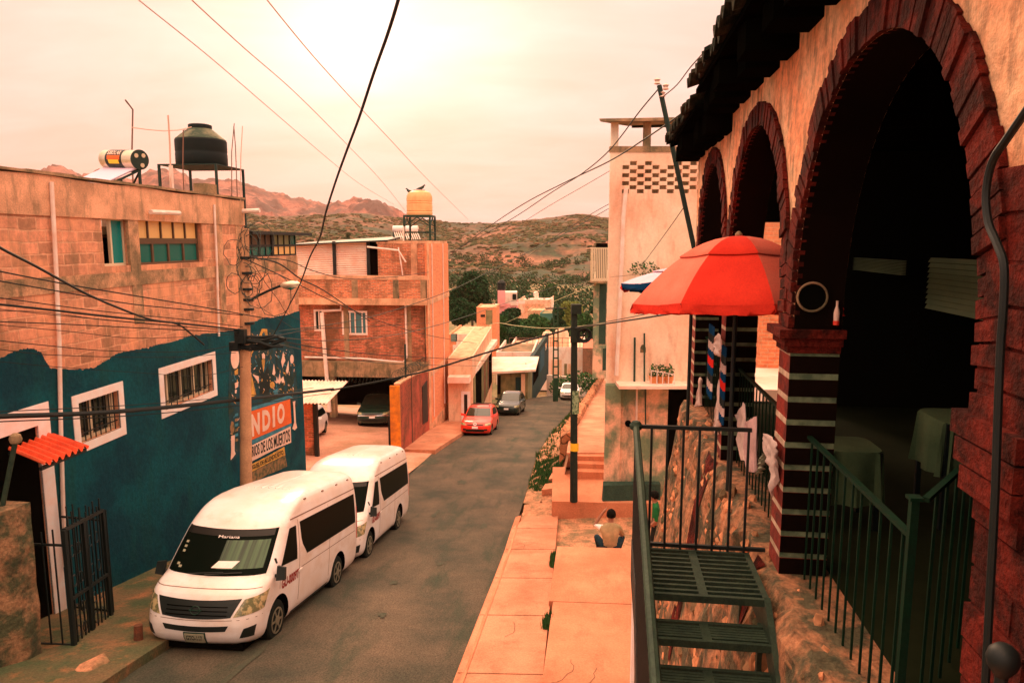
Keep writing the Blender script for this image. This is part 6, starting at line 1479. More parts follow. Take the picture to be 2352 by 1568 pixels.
r_ = random.Random(2)
z0l, z1l = 1.34, 2.14
for i in range(8):
    z = z0l + (z1l - z0l) * i / 7.3
    for k in range(11):
        x = 3.08 + .42 * k + (.21 if i % 2 else 0)
        if i == 7 and k == 2: continue
        lat.append([(x, z), (x + .195, z), (x + .195, z + .112), (x, z + .112)])
mb = MB(); mb.slab([(X0, ZS), (X1, ZS), (X1, 2.46), (X0, 2.46)], lat, wt_, 0, -.14); part('wall', mb, m_tower, tw)
mb = MB(); mb.hexa([(TY + .14, -X0 - .14, ZB), (TY + 4.5, -X0 - .86, ZB), (TY + 4.5, -X0 - .72, ZB), (TY + .14, -X0 - .002, ZB)], [(TY + .14, -X0 - .14, 2.40), (TY + 4.5, -X0 - .86, 2.40), (TY + 4.5, -X0 - .72, 2.40), (TY + .14, -X0 - .002, 2.40)]); mb.box(TY + 4.3, TY + 4.5, -X1, -X0 - .9, ZB, 2.4); mb.box(TY + .14, TY + 4.3, -X1, -X1 + .1, ZB, 2.4); part('side_wall', mb, m_tower, tw)
mb = MB(); mb.box(TY + .14, TY + 4.3, -X1 + .1, -X0 - .9, 1.15, 1.25); part('terrace_floor', mb, m_concrete_d, tw)
mb = MB(); mb.box(TY + 1.6, TY + 1.7, -X1 + .1, -X0 - .5, 1.25, 2.38); part('inner_wall', mb, m_concrete_d, tw)
mb = MB(); mb.box(TY - .02, TY + .18, -X1, -X0 + .02, 2.46, 2.62); part('parapet_cap', mb, m_concrete_d, tw)
mb = MB(); mb.slab([(X0, ZB), (X1, ZB), (X1, ZS), (X0, ZS)], [[(4.55, -7.3), (5.15, -7.3), (5.15, -4.25), (4.55, -4.25)]], wt_, 0, -.14); part('lower_wall', mb, m_tower_low, tw)
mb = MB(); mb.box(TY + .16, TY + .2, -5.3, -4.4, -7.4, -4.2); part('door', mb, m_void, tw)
mb = MB(); mb.box(TY - .12, TY - .003, -X0 - .42, -X0 + .03, ZB, ZS - .02); part('corner_pier', mb, m_tower_low, tw)
mb = MB(); mb.hexa([(TY - .36, -X0 - 1.6, ZB), (TY - .36, -X0 + .12, ZB), (TY - .122, -X0 + .12, ZB), (TY - .122, -X0 - 1.6, ZB)], [(TY - .3, -X0 - 1.6, -7.0), (TY - .3, -X0 + .06, -7.05), (TY - .122, -X0 + .06, -6.98), (TY - .122, -X0 - 1.6, -6.98)]); part('plinth', mb, m_mildew, tw)
mb = MB(); mb.box(TY - .75, TY - .003, -5.6, -3.0, ZS - .02, ZS + .07); part('door_canopy', mb, m_white_w, tw)
for x in (X0 + .14, X0 + 1.05): mb = MB(); mb.box(TY + .2, TY + .36, -x - .1, -x + .1, 2.4, 3.30); part('roof_post', mb, m_tower if x < 3 else m_concrete_d, tw)
mb = MB(); mb.hexa([(TY - .2, -2.42, 3.25), (TY - .2, -6.5, 3.32), (TY + 3.6, -6.3, 3.80), (TY + 3.6, -3.75, 3.72)], [(TY - .2, -2.38, 3.33), (TY - .2, -6.5, 3.40), (TY + 3.6, -6.3, 3.88), (TY + 3.6, -3.75, 3.80)]); part('roof_slab', mb, m_concrete_d, tw)
mb = MB(); mb.bar((TY + 3.3, -3.85, 3.68), (TY + 3.3, -6.2, 3.72), .12); part('roof_beam', mb, m_iron, tw)
def tpipe(pts, r, m, nm='wall_pipe', d=.08):
    P = [(TY - d, ST_.y, ST_.z) for ST_ in (WO.f(atY(u, v, TY - d)) for u, v in pts)]
    part(nm, MB().tube(P, r, 8), m, tw, smooth=True)
tpipe([(1438, 432), (1432, 500), (1424, 700), (1416, 862)], .06, m_pvc); tpipe([(1458, 775), (1457, 880)], .03, m_mildew); tpipe([(1480, 765), (1480, 880)], .025, m_mildew); tpipe([(1463, 890), (1462, 965)], .03, m_pvc); tpipe([(1482, 890), (1483, 975)], .02, m_mildew)
q = WO.f(atY(1442, 971, TY)); part('vent', MB().tube([(TY - .02, q.y, q.z), (TY - .12, q.y, q.z)], .09, 14), m_void, tw)
q = WO.f(atY(1475, 955, TY)); part('plaque', MB().box(TY - .02, TY - .003, q.y - .2, q.y + .2, q.z - .1, q.z + .1), m_concrete, tw)
q = WO.f(atY(1477, 800, TY)); part('niche', MB().slab([(q.y - .08, q.z - .12), (q.y + .08, q.z - .12), (q.y + .08, q.z + .02), (q.y + .05, q.z + .09), (q.y, q.z + .12), (q.y - .05, q.z + .09), (q.y - .08, q.z + .02)], [], lambda a, b, d: (TY - d, a, b), .006, .0), m_brn, tw)
# flower rack with three potted plants on the canopy
q0 = WO.f(atY(1492, 868, TY - .4)); q1 = WO.f(atY(1545, 868, TY - .4)); zc = ZS + .07
fr_ = thing('plant_rack', 'white iron rack holding potted plants above the tower house door', 'plant rack', (TY - .4, (q0.y + q1.y) / 2, zc), WO)
mb = MB()
for k in range(5): y = q0.y + (q1.y - q0.y) * k / 4; mb.bar((TY - .62, y, zc), (TY - .62, y, zc + .42 - .03 * k), .02)
mb.bar((TY - .62, q0.y, zc + .03), (TY - .62, q1.y, zc + .03), .02); mb.bar((TY - .62, q0.y, zc + .42), (TY - .62, q1.y, zc + .3), .02); part('rails', mb, m_white, fr_)
m_pot = M('terracotta_pot', A(226, 120, 62), .8)
for k, lab in enumerate(('left potted plant in the white rack', 'middle potted plant in the white rack, the tallest', 'right potted plant in the white rack')):
    y = q0.y + (q1.y - q0.y) * (k + .5) / 3; c = (TY - .42, y, zc); pt = thing('potted_plant', lab, 'potted plant', c, WO, 'potted plants in the rack')
    part('pot', MB().lathe(c, [(.09, 0), (.13, .2), (.14, .22), (.11, .22), (.1, .18), (0, .18)], 14), m_pot, pt, smooth=True)
    mb = MB(); leaves(mb, (c[0], c[1], zc + .36), .14, .2, 90, .05, random.Random(k)); part('foliage', mb, leafm['mid_leaves'], pt)
# ivy on the wall
bush('wall_creeper', 'small green creeper on the peach tower wall beside the blue umbrella', [(P3(1478, 620, TY - .05), .45, .25)], 'mid_leaves', 77, .05, 260, 'creeper')
# next house down, with a barred balcony
h = House('balcony_house', 'mildewed house beyond the tower, jutting over the footway with a barred balcony', 1362, 1402, 640, 868, 46.0, 14, m_tower_low, m_concrete_d, 7, .0, base_extra=.0)
h.front('stain', 1376, 1392, 652, 790, m_mildew, .02); h.front('stain', 1384, 1395, 800, 850, m_mildew, .02)
mb = MB(); a = P3(1359, 645, 45); b = P3(1400, 645, 45); zt_ = P3(1380, 570, 45).z; mb.box(44.6, 46.2, b.y, a.y, a.z - .12, a.z); part('balcony_slab', mb, m_concrete_d, h.t)
mb = MB()
for k in range(11): y = a.y + (b.y - a.y) * k / 10; mb.bar((44.7, y, a.z), (44.7, y, zt_), .07)
for z in (a.z + .1, zt_): mb.bar((44.7, a.y, z), (44.7, b.y, z), .08)
for x in (45.1, 45.5): mb.bar((x, a.y, a.z), (x, a.y, zt_), .06)
mb.bar((44.7, a.y, zt_), (46, a.y, zt_), .07); part('balcony_bars', mb, m_alu, h.t)
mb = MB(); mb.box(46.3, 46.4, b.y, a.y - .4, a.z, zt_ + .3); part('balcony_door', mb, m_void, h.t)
# low rubble wall between road bank and footway
mb = MB(); r_ = random.Random(12); m_stone = STONE('warm_rubble_stone', A(220, 116, 66), A(150, 88, 50), A(88, 62, 36), 2.4, 1.0)
rows = []
for Y in frange(26, 61, .6):
    a = interp(WL, Y); z = wz(Y); j = lambda: r_.uniform(-.09, .09)
    rows.append([(Y, -(a - .35) + j(), z - .9), (Y, -(a - .3) + j(), z + .1 + j()), (Y + j(), -(a - .15) + j(), z + .32 + j()), (Y, -(a + .12) + j(), z + .28 + j()), (Y, -(a + .2), z - .1)])
mb.grid(rows); mb.quad(*rows[0]); mb.quad(*rows[-1]); solo('rubble_wall', 'low tumbled stone wall along the edge of the raised footway', 'wall', mb, m_stone, (26, -1.9, wz(26)), WO)
# broken slabs at the pavement's lower end
for i, (u, v, lab, w_, d_) in enumerate(((1292, 1088, 'broken pale slab lying left of the black pole, upper one', 1.0, .5), (1272, 1112, 'broken pale slab lying left of the black pole, lower one', .8, .45))):
    q = ST.f(road_px(u, v, .45)); mb = MB(); mb.hexa([(q.x - d_ / 2, q.y - w_ / 2, q.z - .4), (q.x - d_ / 2, q.y + w_ / 2, q.z - .4), (q.x + d_ / 2, q.y + w_ / 2, q.z - .4), (q.x + d_ / 2, q.y - w_ / 2, q.z - .4)], [(q.x - d_ / 2, q.y - w_ / 2 + .1, q.z), (q.x - d_ / 2 - .06, q.y + w_ / 2, q.z - .1), (q.x + d_ / 2, q.y + w_ / 2 - .1, q.z - .06), (q.x + d_ / 2 + .05, q.y - w_ / 2, q.z + .02)]); solo('broken_slab', lab, 'slab', mb, m_pave2, None, ST, 'broken slabs')
# grass on the bank
mb = MB(); r_ = random.Random(6)
def tuft(mb, p, h, r_, n=7):
    for k in range(n):
        a = r_.uniform(0, 6.28); w = h * .10; d = Vector((math.cos(a), math.sin(a), 0)); e = Vector((-d.y, d.x, 0)) * w; p2 = Vector(p) + d * h * r_.uniform(.1, .6) + Vector((0, 0, h * r_.uniform(.6, 1.1))); q = Vector(p) + d * r_.uniform(0, h * .5)
        mb.quad(q - e, q + e, p2)
for k in range(1500):
    Y = r_.uniform(24.6, 30.5); a = -1.58 + .085 * Y - lsh(Y); b = interp(WL, Y); f = r_.random() ** .8 * .85; x = a + .05 + (b - a) * f
    if Y < 24 and r_.random() < .3: continue
    tuft(mb, (Y, -x, rz(Y) + .0 + (wz(Y) - .08 - rz(Y)) * (f ** bexp(Y))), r_.uniform(.08, .24), r_)
for k in range(700):
    Y = r_.uniform(31, 60); a = -1.58 + .085 * Y - lsh(Y); b = interp(WL, Y); f = r_.random() ** 1.6; x = a + .05 + (b - a) * f; tuft(mb, (Y, -x, rz(Y) + (wz(Y) - .08 - rz(Y)) * (f ** bexp(Y))), r_.uniform(.1, .3), r_)
for k in range(160):
    s = r_.uniform(11.2, 11.9) if k < 60 else r_.uniform(15, 16); p = ST.w(s, .36 + r_.uniform(-.04, .05), rz(s) + .22); tuft(mb, (p.y, -p.x, p.z), r_.uniform(.06, .2), r_)
struct('verge_grass', mb, leafm['mid_leaves'], WO, kind='stuff', label='green grass tufts on the road bank and in pavement cracks', cat='grass')

# ================================================================ the arcade
LA = -1.289
aw_ = lambda s, z, d: (s, LA + d, z)
m_arcw = M('peeling_peach_render', A(255, 156, 98), .9, col2=A(250, 128, 72), scale=1.6, contrast=.75, grit=.3, gritscale=14, bump=.9, bscale=10, stain=A(96, 64, 36), stainamt=.95, stainscale=(3.6, 3.6, 1.0), detail=9)
m_redp = M('red_painted_brick', A(100, 24, 12), .9, spec=.12, col2=A(56, 16, 8), scale=5, contrast=.85, grit=.4, gritscale=30, bump=1.0, bscale=16)
m_redd = M('dark_red_pier_paint', A(150, 36, 18, .9), .85, col2=A(96, 24, 12), scale=4, contrast=.8, grit=.25, gritscale=26, bump=.6, bscale=14)
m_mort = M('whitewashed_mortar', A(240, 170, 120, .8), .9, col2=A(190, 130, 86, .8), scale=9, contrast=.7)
m_mort_d = M('shade_toned_mortar', A(128, 118, 74), .9, col2=A(80, 80, 48), scale=9, contrast=.7)  # mortar toned down to paint the shade on the reveals
m_dirt = M('rough_rubble_base', A(176, 98, 56), .95, col2=A(84, 62, 35), scale=3.4, contrast=.85, grit=.4, gritscale=18, bump=1.4, bscale=8, stain=A(64, 56, 32), stainamt=.9, stainscale=(3.2, 3.2, 1.1), detail=10)
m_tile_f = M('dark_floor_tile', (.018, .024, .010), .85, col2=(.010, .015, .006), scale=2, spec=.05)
m_darkw = M('shade_dark_interior', (.010, .011, .007), .95, spec=.05)  # near-black, so the porch's shade sits in the wall colour
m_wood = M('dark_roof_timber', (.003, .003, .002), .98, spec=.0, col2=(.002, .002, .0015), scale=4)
m_rooft = M('old_roof_tile', A(62, 46, 28), .95, spec=.05, col2=A(28, 27, 16), scale=6, contrast=.8, grit=.3, gritscale=25, bump=.6)
FL = -2.4; SPR = -.60; TH = .32
ARCH = [(2.63, 5.18, .99), (5.50, 7.95, 1.0), (8.25, 10.62, .96)]
def arch_pts(s0, s1, top, grow=0, n=40, exp=2.15):
    c, hw, rise = (s0 + s1) / 2, (s1 - s0) / 2 + grow, top - SPR + grow; out = []
    for k in range(n + 1):
        a = math.pi * k / n; ca, sa = math.cos(a), math.sin(a)
        out.append((c + hw * math.copysign(abs(ca) ** (2 / exp), ca), SPR + rise * abs(sa) ** (2 / exp)))
    return out   # from far (s1) over the top to near (s0)
ar = thing('arcade_building', 'old peach arcade with red brick arches and tiled eaves on the right', 'building', (6, LA - 2, FL), AR)
ZTOP = 1.50; SA, SZ = -5.0, 11.05
holes = [[(s1, FL)] + arch_pts(s0, s1, tp) + [(s0, FL)] for s0, s1, tp in ARCH]
holes = [[(s1, FL - .0)] + arch_pts(s0, s1, tp) + [(s0, FL - .0)] for s0, s1, tp in ARCH]
# wall above the piers: outline runs round the arches so that the openings reach the floor
out = [(SA, FL - .1), (ARCH[0][0] - .14, FL - .1), (ARCH[0][0] - .14, SPR - .001)]
for s0, s1, tp in ARCH:
    out += [(s0, FL)] if False else []
    out += arch_pts(s0, s1, tp)[::-1]
    nxt = [a for a in ARCH if a[0] > s0]
    if nxt: pass
out += [(SZ, SPR), (SZ, ZTOP), (SA, ZTOP)]
mb = MB(); mb.slab(out, [], aw_, 0, -TH, rims=False); part('wall', mb, m_arcw, ar)
m_soff = M('shade_dark_soffit', (.006, .0035, .0025), .95, spec=.03, col2=(.010, .005, .003), scale=3)  # the deep shade under the arches is put into this colour
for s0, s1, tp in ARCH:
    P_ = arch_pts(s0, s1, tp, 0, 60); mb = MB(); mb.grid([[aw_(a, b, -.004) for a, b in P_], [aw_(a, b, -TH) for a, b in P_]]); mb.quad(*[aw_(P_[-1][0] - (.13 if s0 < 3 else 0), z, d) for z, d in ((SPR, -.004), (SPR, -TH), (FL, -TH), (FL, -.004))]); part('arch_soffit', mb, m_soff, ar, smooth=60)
for s0, s1 in ((ARCH[0][1], ARCH[1][0]), (ARCH[1][1], ARCH[2][0]), (ARCH[2][1], SZ)):
    # brick pier: red courses with white mortar beds between
    pier = MB(); mort = MB(); z = FL; hc = .165; k = 0
    while z < SPR - .12:
        pier.box(s0, s1, LA - TH, LA + .012, z, z + hc - .042); mort.box(s0 + .004 + rnd.uniform(-.006, .006), s1 - .004, LA - TH + .004, LA + .008 + rnd.uniform(0, .01), z + hc - .042, z + hc + .0); z += hc; k += 1
    pier.box(s0, s1, LA - TH, LA + .012, z, SPR - .004)
    for q_ in (pier, mort):                      # shade on the reveals is painted in: darker than the street face
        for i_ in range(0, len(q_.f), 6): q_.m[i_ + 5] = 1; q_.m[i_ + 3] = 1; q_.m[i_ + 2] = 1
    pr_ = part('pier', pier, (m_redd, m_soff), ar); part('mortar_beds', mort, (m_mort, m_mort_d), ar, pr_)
    mb = MB(); mb.box(s0 - .05, s1 + .05, LA - TH - .02, LA + .10, SPR - .06, SPR - .002); mb.box(s0 - .025, s1 + .025, LA - TH - .01, LA + .06, SPR - .12, SPR - .062); mb.box(s0 - .01, s1 + .01, LA - TH, LA + .035, SPR - .17, SPR - .122); part('capital', mb, m_redp, ar, pr_)
# arch rings: single proud bricks
for s0, s1, tp in ARCH:
    inn = arch_pts(s0, s1, tp, 0, 136); outp = arch_pts(s0, s1, tp, .185, 136); mb = MB(); r_ = random.Random(int(s0 * 10))
    for k in range(0, 136, 2):
        g = .0022; pr_ = .03 + r_.uniform(-.008, .012); e = r_.uniform(-.012, .014)
        i0, i1, o0, o1 = (Vector((*inn[k], 0)), Vector((*inn[k + 2], 0)), Vector((*outp[k], 0)), Vector((*outp[k + 2], 0)))
        i0, i1 = i0.lerp(i1, .08), i1.lerp(i0, .08); o0, o1 = o0.lerp(o1, .05), o1.lerp(o0, .05)
        o0 = i0 + (o0 - i0) * (1 + e * 4); o1 = i1 + (o1 - i1) * (1 + e * 4)
        P_ = lambda q, d: (q.x, LA + d, q.y)
        mb.hexa([P_(i0, -.035), P_(i1, -.035), P_(o1, .003), P_(o0, .003)], [P_(i0, pr_), P_(i1, pr_), P_(o1, pr_), P_(o0, pr_)])
    part('arch_ring', mb, m_redp, ar)
# red painted right-hand pier, rough bricks
mb = MB(); r_ = random.Random(5); z = FL
while z < .22:
    h_ = r_.uniform(.13, .17); s = ARCH[0][0] - (.07 if z < SPR - .1 else .01)
    nx = s - r_.uniform(.25, .4)
    while s > -1.5:
        mb.box(nx + .008, s - .008, LA - .3 if s > 2.4 else LA - .05, LA + .022 + r_.uniform(-.010, .012), z + .006, min(z + h_ - .008, .235)); s = nx; nx = s - r_.uniform(.28, .42)
    z += h_
mb.box(-1.5, ARCH[0][0] - .085, LA - .28, LA + .014, FL, SPR - .01); mb.box(-1.5, ARCH[0][0] - .015, LA - .04, LA + .014, SPR - .009, .22)
part('pier', mb, m_redp, ar, label='broad red painted rough brick pier')
mb = MB(); s = ARCH[0][0]
for k, (ex, zz) in enumerate(((.07, SPR - .07), (.03, SPR - .16), (-.02, SPR - .25))): mb.box(s - .35, s + ex, LA - TH, LA + .06, zz, zz + .082)
part('corbel', mb, m_redp, ar)
# rubble base under the arcade, leaning outward
mb = MB(); r_ = random.Random(14); rows = []
zs_ = [FL + .0, FL - .12, FL - .3, FL - .55, FL - .9, FL - 1.3, FL - 1.8, FL - 2.4, FL - 3.1, FL - 3.9, FL - 4.8, FL - 5.6]
ss = frange(-2, SZ, .16)
for s in ss:
    row = [(s, LA - .36, FL - .005), (s, LA - .1 + r_.uniform(-.02, .02), FL + .002)]
    for z in zs_: row.append((s + r_.uniform(-.03, .03), LA + .02 + (FL - z) * .145 + (.1 if z < FL - .05 else .04) + r_.uniform(-.045, .045), z + (r_.uniform(-.05, .05) if z < FL else 0)))
    rows.append(row)
mb.grid(rows); mb.quad(*[rows[-1][k] for k in range(len(rows[-1]))], (SZ, LA - .36, FL - 5.6)); part('rubble_base', mb, m_dirt, ar)
q = N('rubble_stones'); q.b.inputs['Roughness'].default_value = .95; q.b.inputs['Specular IOR Level'].default_value = .1; g_ = q.n('ShaderNodeNewGeometry'); mx = q.n('ShaderNodeMix', data_type='RGBA'); mx.inputs['A'].default_value = c4(A(236, 128, 74)); mx.inputs['B'].default_value = c4(A(84, 66, 38)); q.l(g_.outputs['Random Per Island'], mx.inputs['Factor'])
tc = q.n('ShaderNodeTexCoord'); ns = q.n('ShaderNodeTexNoise', i_Scale=16.0, i_Detail=6.0); q.l(tc.outputs['Object'], ns.inputs['Vector']); rr = q.n('ShaderNodeMapRange'); rr.inputs['To Min'].default_value = .4; rr.inputs['To Max'].default_value = 1.5; q.l(ns.outputs['Fac'], rr.inputs['Value']); m3 = q.n('ShaderNodeMix', data_type='RGBA', blend_type='MULTIPLY'); m3.inputs['Factor'].default_value = 1; q.l(mx.outputs['Result'], m3.inputs['A']); q.l(rr.outputs['Result'], m3.inputs['B']); q.l(m3.outputs['Result'], q.b.inputs['Base Color'])
bp = q.n('ShaderNodeBump', i_Strength=.8, i_Distance=.02); q.l(ns.outputs['Fac'], bp.inputs['Height']); q.l(bp.outputs['Normal'], q.b.inputs['Normal'])
mb = MB(); r2_ = random.Random(91)
for k in range(1500):
    s = r2_.uniform(1.5, SZ - .05); h_ = r2_.random() ** 1.4 * 4.6; rad = r2_.uniform(.02, .085) * (1 + .15 * h_ ** .5); l = LA + .02 + h_ * .145 + .095 - rad * .35
    if h_ < .08: l = LA - r2_.uniform(-.06, .3); 
    if s > 2.7 and h_ < .06 and l < LA - .12: continue
    clump(mb, (s, l, FL - h_), (rad * 1.25, rad * .7, rad), r2_)
so_ = part('stones', mb, q.m, ar); so_['kind'] = 'stuff'
# red paint that ran down over the base from the piers: a thin skin on the same stones
for s_c, n_z, w0 in ((5.35, 4, .17), (8.1, 8, .3)):
    pr2 = []
    for row in rows:
        if abs(row[0][0] - s_c) < w0: pr2.append([(p[0], p[1] + .012, p[2] + .004) for p in row[2:2 + n_z]])
    if len(pr2) > 1: part('red_drip', MB().grid(pr2), m_redp, ar)
# porch interior
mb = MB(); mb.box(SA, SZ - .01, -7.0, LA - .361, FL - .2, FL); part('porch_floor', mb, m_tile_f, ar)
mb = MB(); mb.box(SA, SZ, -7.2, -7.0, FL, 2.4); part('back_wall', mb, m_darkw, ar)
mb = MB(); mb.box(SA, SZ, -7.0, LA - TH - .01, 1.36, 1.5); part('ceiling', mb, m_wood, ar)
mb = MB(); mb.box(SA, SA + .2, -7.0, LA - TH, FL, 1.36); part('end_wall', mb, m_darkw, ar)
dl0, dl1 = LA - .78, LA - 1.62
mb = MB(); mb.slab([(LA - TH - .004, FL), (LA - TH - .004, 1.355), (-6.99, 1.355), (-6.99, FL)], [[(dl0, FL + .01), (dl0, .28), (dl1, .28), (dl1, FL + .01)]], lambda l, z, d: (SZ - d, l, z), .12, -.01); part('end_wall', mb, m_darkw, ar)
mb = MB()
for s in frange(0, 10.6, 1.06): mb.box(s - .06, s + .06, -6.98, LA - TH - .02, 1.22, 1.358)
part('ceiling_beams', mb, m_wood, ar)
# tiled roofs: near one higher, far one lower
def tiled(s0, s1, zo, ov, slope, depth, seed):
    r_ = random.Random(seed); rows = []; n = int((s1 - s0) / .026)
    for k in range(n + 1):
        s = s0 + (s1 - s0) * k / n; ph = (s - s0) / .21 * 2 * math.pi; ti = int((s - s0) / .21); rr = random.Random(seed * 100 + ti); e = rr.uniform(-.03, .05); zz = .045 * math.cos(ph) + rr.uniform(-.012, .012)
        row = []
        for j in range(7):
            f = j / 6; l = LA + ov + e * (1 - f) - f * depth; row.append((s, l, zo + .10 + zz + f * depth * slope + (0.02 * ((j * 7) % 3))))
        rows.append(row)
    return MB().sheet(rows, (0, 0, -.035))
def roof(s0, s1, zo, seed):
    part('roof', tiled(s0, s1, zo, .46, .30, 5.5, seed), m_rooft, ar)
    mb = MB(); mb.hexa([(s0, LA + .40, zo - .02), (s1, LA + .40, zo - .02), (s1, LA - 5, zo + 1.55), (s0, LA - 5, zo + 1.55)], [(s0, LA + .40, zo + .03), (s1, LA + .40, zo + .03), (s1, LA - 5, zo + 1.6), (s0, LA - 5, zo + 1.6)]); part('roof_boarding', mb, m_wood, ar)
    mb = MB(); r_ = random.Random(seed)
    for s in frange(s0 + .2, s1 - .15, .58): mb.box(s - .17, s + .17, LA - .5, LA + .34 + r_.uniform(-.1, .04), zo - .22 + r_.uniform(-.02, .03), zo - .022)
    part('rafter_ends', mb, m_wood, ar)
roof(-5, 8.06, 1.56, 3); roof(8.10, 11.15, 1.40, 4)
mb = MB(); mb.box(SA, SZ, LA - TH, LA - .02, 1.501, 2.2); part('wall_plate', mb, m_wood, ar)
# conduit and hoses on the right pier
def apipe(pts, d, r, m, nm):
    P = []
    for u, v in pts:
        s_, z_ = AR.onl(u, v, LA + d); P.append(Vector((s_, LA + d, z_)))
    # smooth
    S_ = []
    for i in range(len(P) - 1):
        p0, p1, p2, p3 = P[max(i - 1, 0)], P[i], P[i + 1], P[min(i + 2, len(P) - 1)]
        for k in range(6):
            t_ = k / 6; S_.append(.5 * ((2 * p1) + (p2 - p0) * t_ + (2 * p0 - 5 * p1 + 4 * p2 - p3) * t_ ** 2 + (3 * p1 - p0 - 3 * p2 + p3) * t_ ** 3))
    S_.append(P[-1]); part(nm, MB().tube(S_, r, 8), m, ar, smooth=True)
apipe([(2400, 190), (2352, 262), (2312, 320), (2280, 370), (2265, 440), (2270, 510), (2290, 560), (2306, 610), (2305, 700), (2298, 800), (2292, 950), (2285, 1150), (2272, 1400), (2262, 1600)], .10, .0125, m_iron, 'conduit')
# plate and bottle on the pier end
sP = ARCH[0][1] - .012
def onpier(u, v): return AR.ons(u, v, sP)
l_, z_ = onpier(1865, 682); mb = MB(); n = 28
mb.tube([(sP - .01, l_ + .098 * math.cos(2 * math.pi * k / n), z_ + .098 * math.sin(2 * math.pi * k / n)) for k in range(n + 1)], .008, 6)
dp = thing('wall_plate', 'round dark plate with a pale rim hanging on the arch pier', 'plate', (sP, l_, z_), AR); part('rim', mb, m_concrete_d, dp, smooth=True); part('disc', MB().tube([(sP - .002, l_, z_), (sP - .009, l_, z_)], .095, 24), m_void, dp)
l_, z_ = onpier(1917, 745); bo_ = thing('glass_bottle', 'small pale bottle with a red base hanging inside the first arch', 'bottle', (sP - .02, l_, z_), AR)
part('bottle', MB().lathe((sP - .03, l_, z_), [(.018, .03), (.02, .08), (.016, .1), (.008, .13), (.008, .16), (.01, .165), (0, .165)], 12), m_cream, bo_, smooth=True); part('base', MB().lathe((sP - .03, l_, z_), [(.02, 0), (.02, .03), (0, .03)], 12), m_redc, bo_)

# ---------------------------------------------------------------- railings and gate of the arcade
RL = LA - .15; RT = -1.37
def rail_run(t, s0, s1, l0, l1, n, zt=RT, zb=FL + .06, w=.032):
    mb = MB(); mb.bar((s0, l0, zt), (s1, l1, zt), .034, .022); part('top_rail', mb, m_green_iron, t)
    mb = MB()
    for k in range(n): f = (k + .5) / n; mb.bar((s0 + (s1 - s0) * f, l0 + (l1 - l0) * f, zb - .06), (s0 + (s1 - s0) * f, l0 + (l1 - l0) * f, zt - .015), .012)
    part('balusters', mb, m_green_iron, t)
rt_ = thing('railing', 'dark green railing of thin bars across the nearest arch', 'railing', (4.3, RL, FL), AR, 'arcade railings'); rail_run(rt_, 3.46, 5.18, RL, RL, 12)
ps_ = 3.44; pz = -1.19; mb = MB().bar((ps_, RL, FL), (ps_, RL, pz), .036); mb.box(ps_ - .03, ps_ + .03, RL - .03, RL + .03, pz, pz + .015); part('post', mb, m_green_iron, rt_)
g1 = AR.f(atY(2240, 1046, 3.95)); gg = thing('arcade_gate', 'dark green barred gate swung inward beside the red pier', 'gate', (ps_, RL, FL), AR)
mb = MB(); mb.bar((ps_, RL - .05, pz), (g1.x, g1.y, g1.z), .03, .022); part('top_rail', mb, m_green_iron, gg)
mb = MB()
for k in range(1, 6): f = k / 5; x, y, z = ps_ + (g1.x - ps_) * f, RL - .05 + (g1.y - RL + .05) * f, pz + (g1.z - pz) * f; mb.bar((x, y, FL + .03), (x, y, z), .013)
part('balusters', mb, m_green_iron, gg)
rt_ = thing('railing', 'dark railing hung with clothes across the middle arch', 'railing', (6.7, RL, FL), AR, 'arcade railings'); rail_run(rt_, 5.50, 7.95, RL, RL, 17)
rt_ = thing('railing', 'dark railing across the farthest arch', 'railing', (9.4, RL, FL), AR, 'arcade railings'); rail_run(rt_, 8.25, 10.6, RL, RL, 17)
# finial ball on a post at the lower right corner
q = AR.f(atY(2304, 1512, 1.75)); fn_ = thing('gate_post', 'dark round ball finial on a post in the lower right corner', 'post', (q.x, q.y, FL), AR)
part('ball', MB().lathe((q.x, q.y, q.z - .035), [(.012, -.02), (.02, -.008), (.034, .012), (.040, .035), (.034, .058), (.02, .072), (0, .077)], 20), m_iron, fn_, smooth=True); part('shaft', MB().tube([(q.x, q.y, FL), (q.x, q.y, q.z - .05)], .016, 8), m_iron, fn_)

# ---------------------------------------------------------------- steel stair up to the landing
sr = thing('steel_stair', 'grey green steel stair with grated treads climbing to a landing', 'stair', (4.5, -.7, FL - 1), AR)
L0, L1 = -.30, -1.09
def tread(s0, s1, z, n, name):
    mb = MB(); mb.box(s0, s0 + .03, L1, L0, z - .05, z); mb.box(s1 - .03, s1, L1, L0, z - .05, z)
    for k in range(n): x = s0 + .05 + (s1 - s0 - .1) * (k + .5) / n; mb.box(x - .012, x + .012, L1, L0, z - .028, z - .003)
    mb.box(s0 + .03, s1 - .03, (L0 + L1) / 2 - .03, (L0 + L1) / 2 + .03, z - .045, z - .002); part(name, mb, m_grey_iron, sr)
tread(4.76, 5.52, FL, 9, 'landing')
for k in range(1, 8): tread(4.76 - .245 * k, 5.02 - .245 * k, FL - .19 * k, 5, 'tread')
mb = MB()
for l in (L0 + .02, L1 - .02):
    mb.hexa([(4.76, l - .02, FL - .24), (5.52, l - .02, FL - .24), (5.52, l + .02, FL - .24), (4.76, l + .02, FL - .24)], [(4.76, l - .02, FL + .0), (5.52, l - .02, FL + .0), (5.52, l + .02, FL + .0), (4.76, l + .02, FL + .0)])
    a = 4.76 - .245 * 7; b = FL - .19 * 7; mb.hexa([(a, l - .02, b - .22), (4.76, l - .02, FL - .22), (4.76, l + .02, FL - .22), (a, l + .02, b - .22)], [(a, l - .02, b + .02), (4.76, l - .02, FL + .02), (4.76, l + .02, FL + .02), (a, l + .02, b + .02)])
part('stringers', mb, m_grey_iron, sr)
mb = MB()
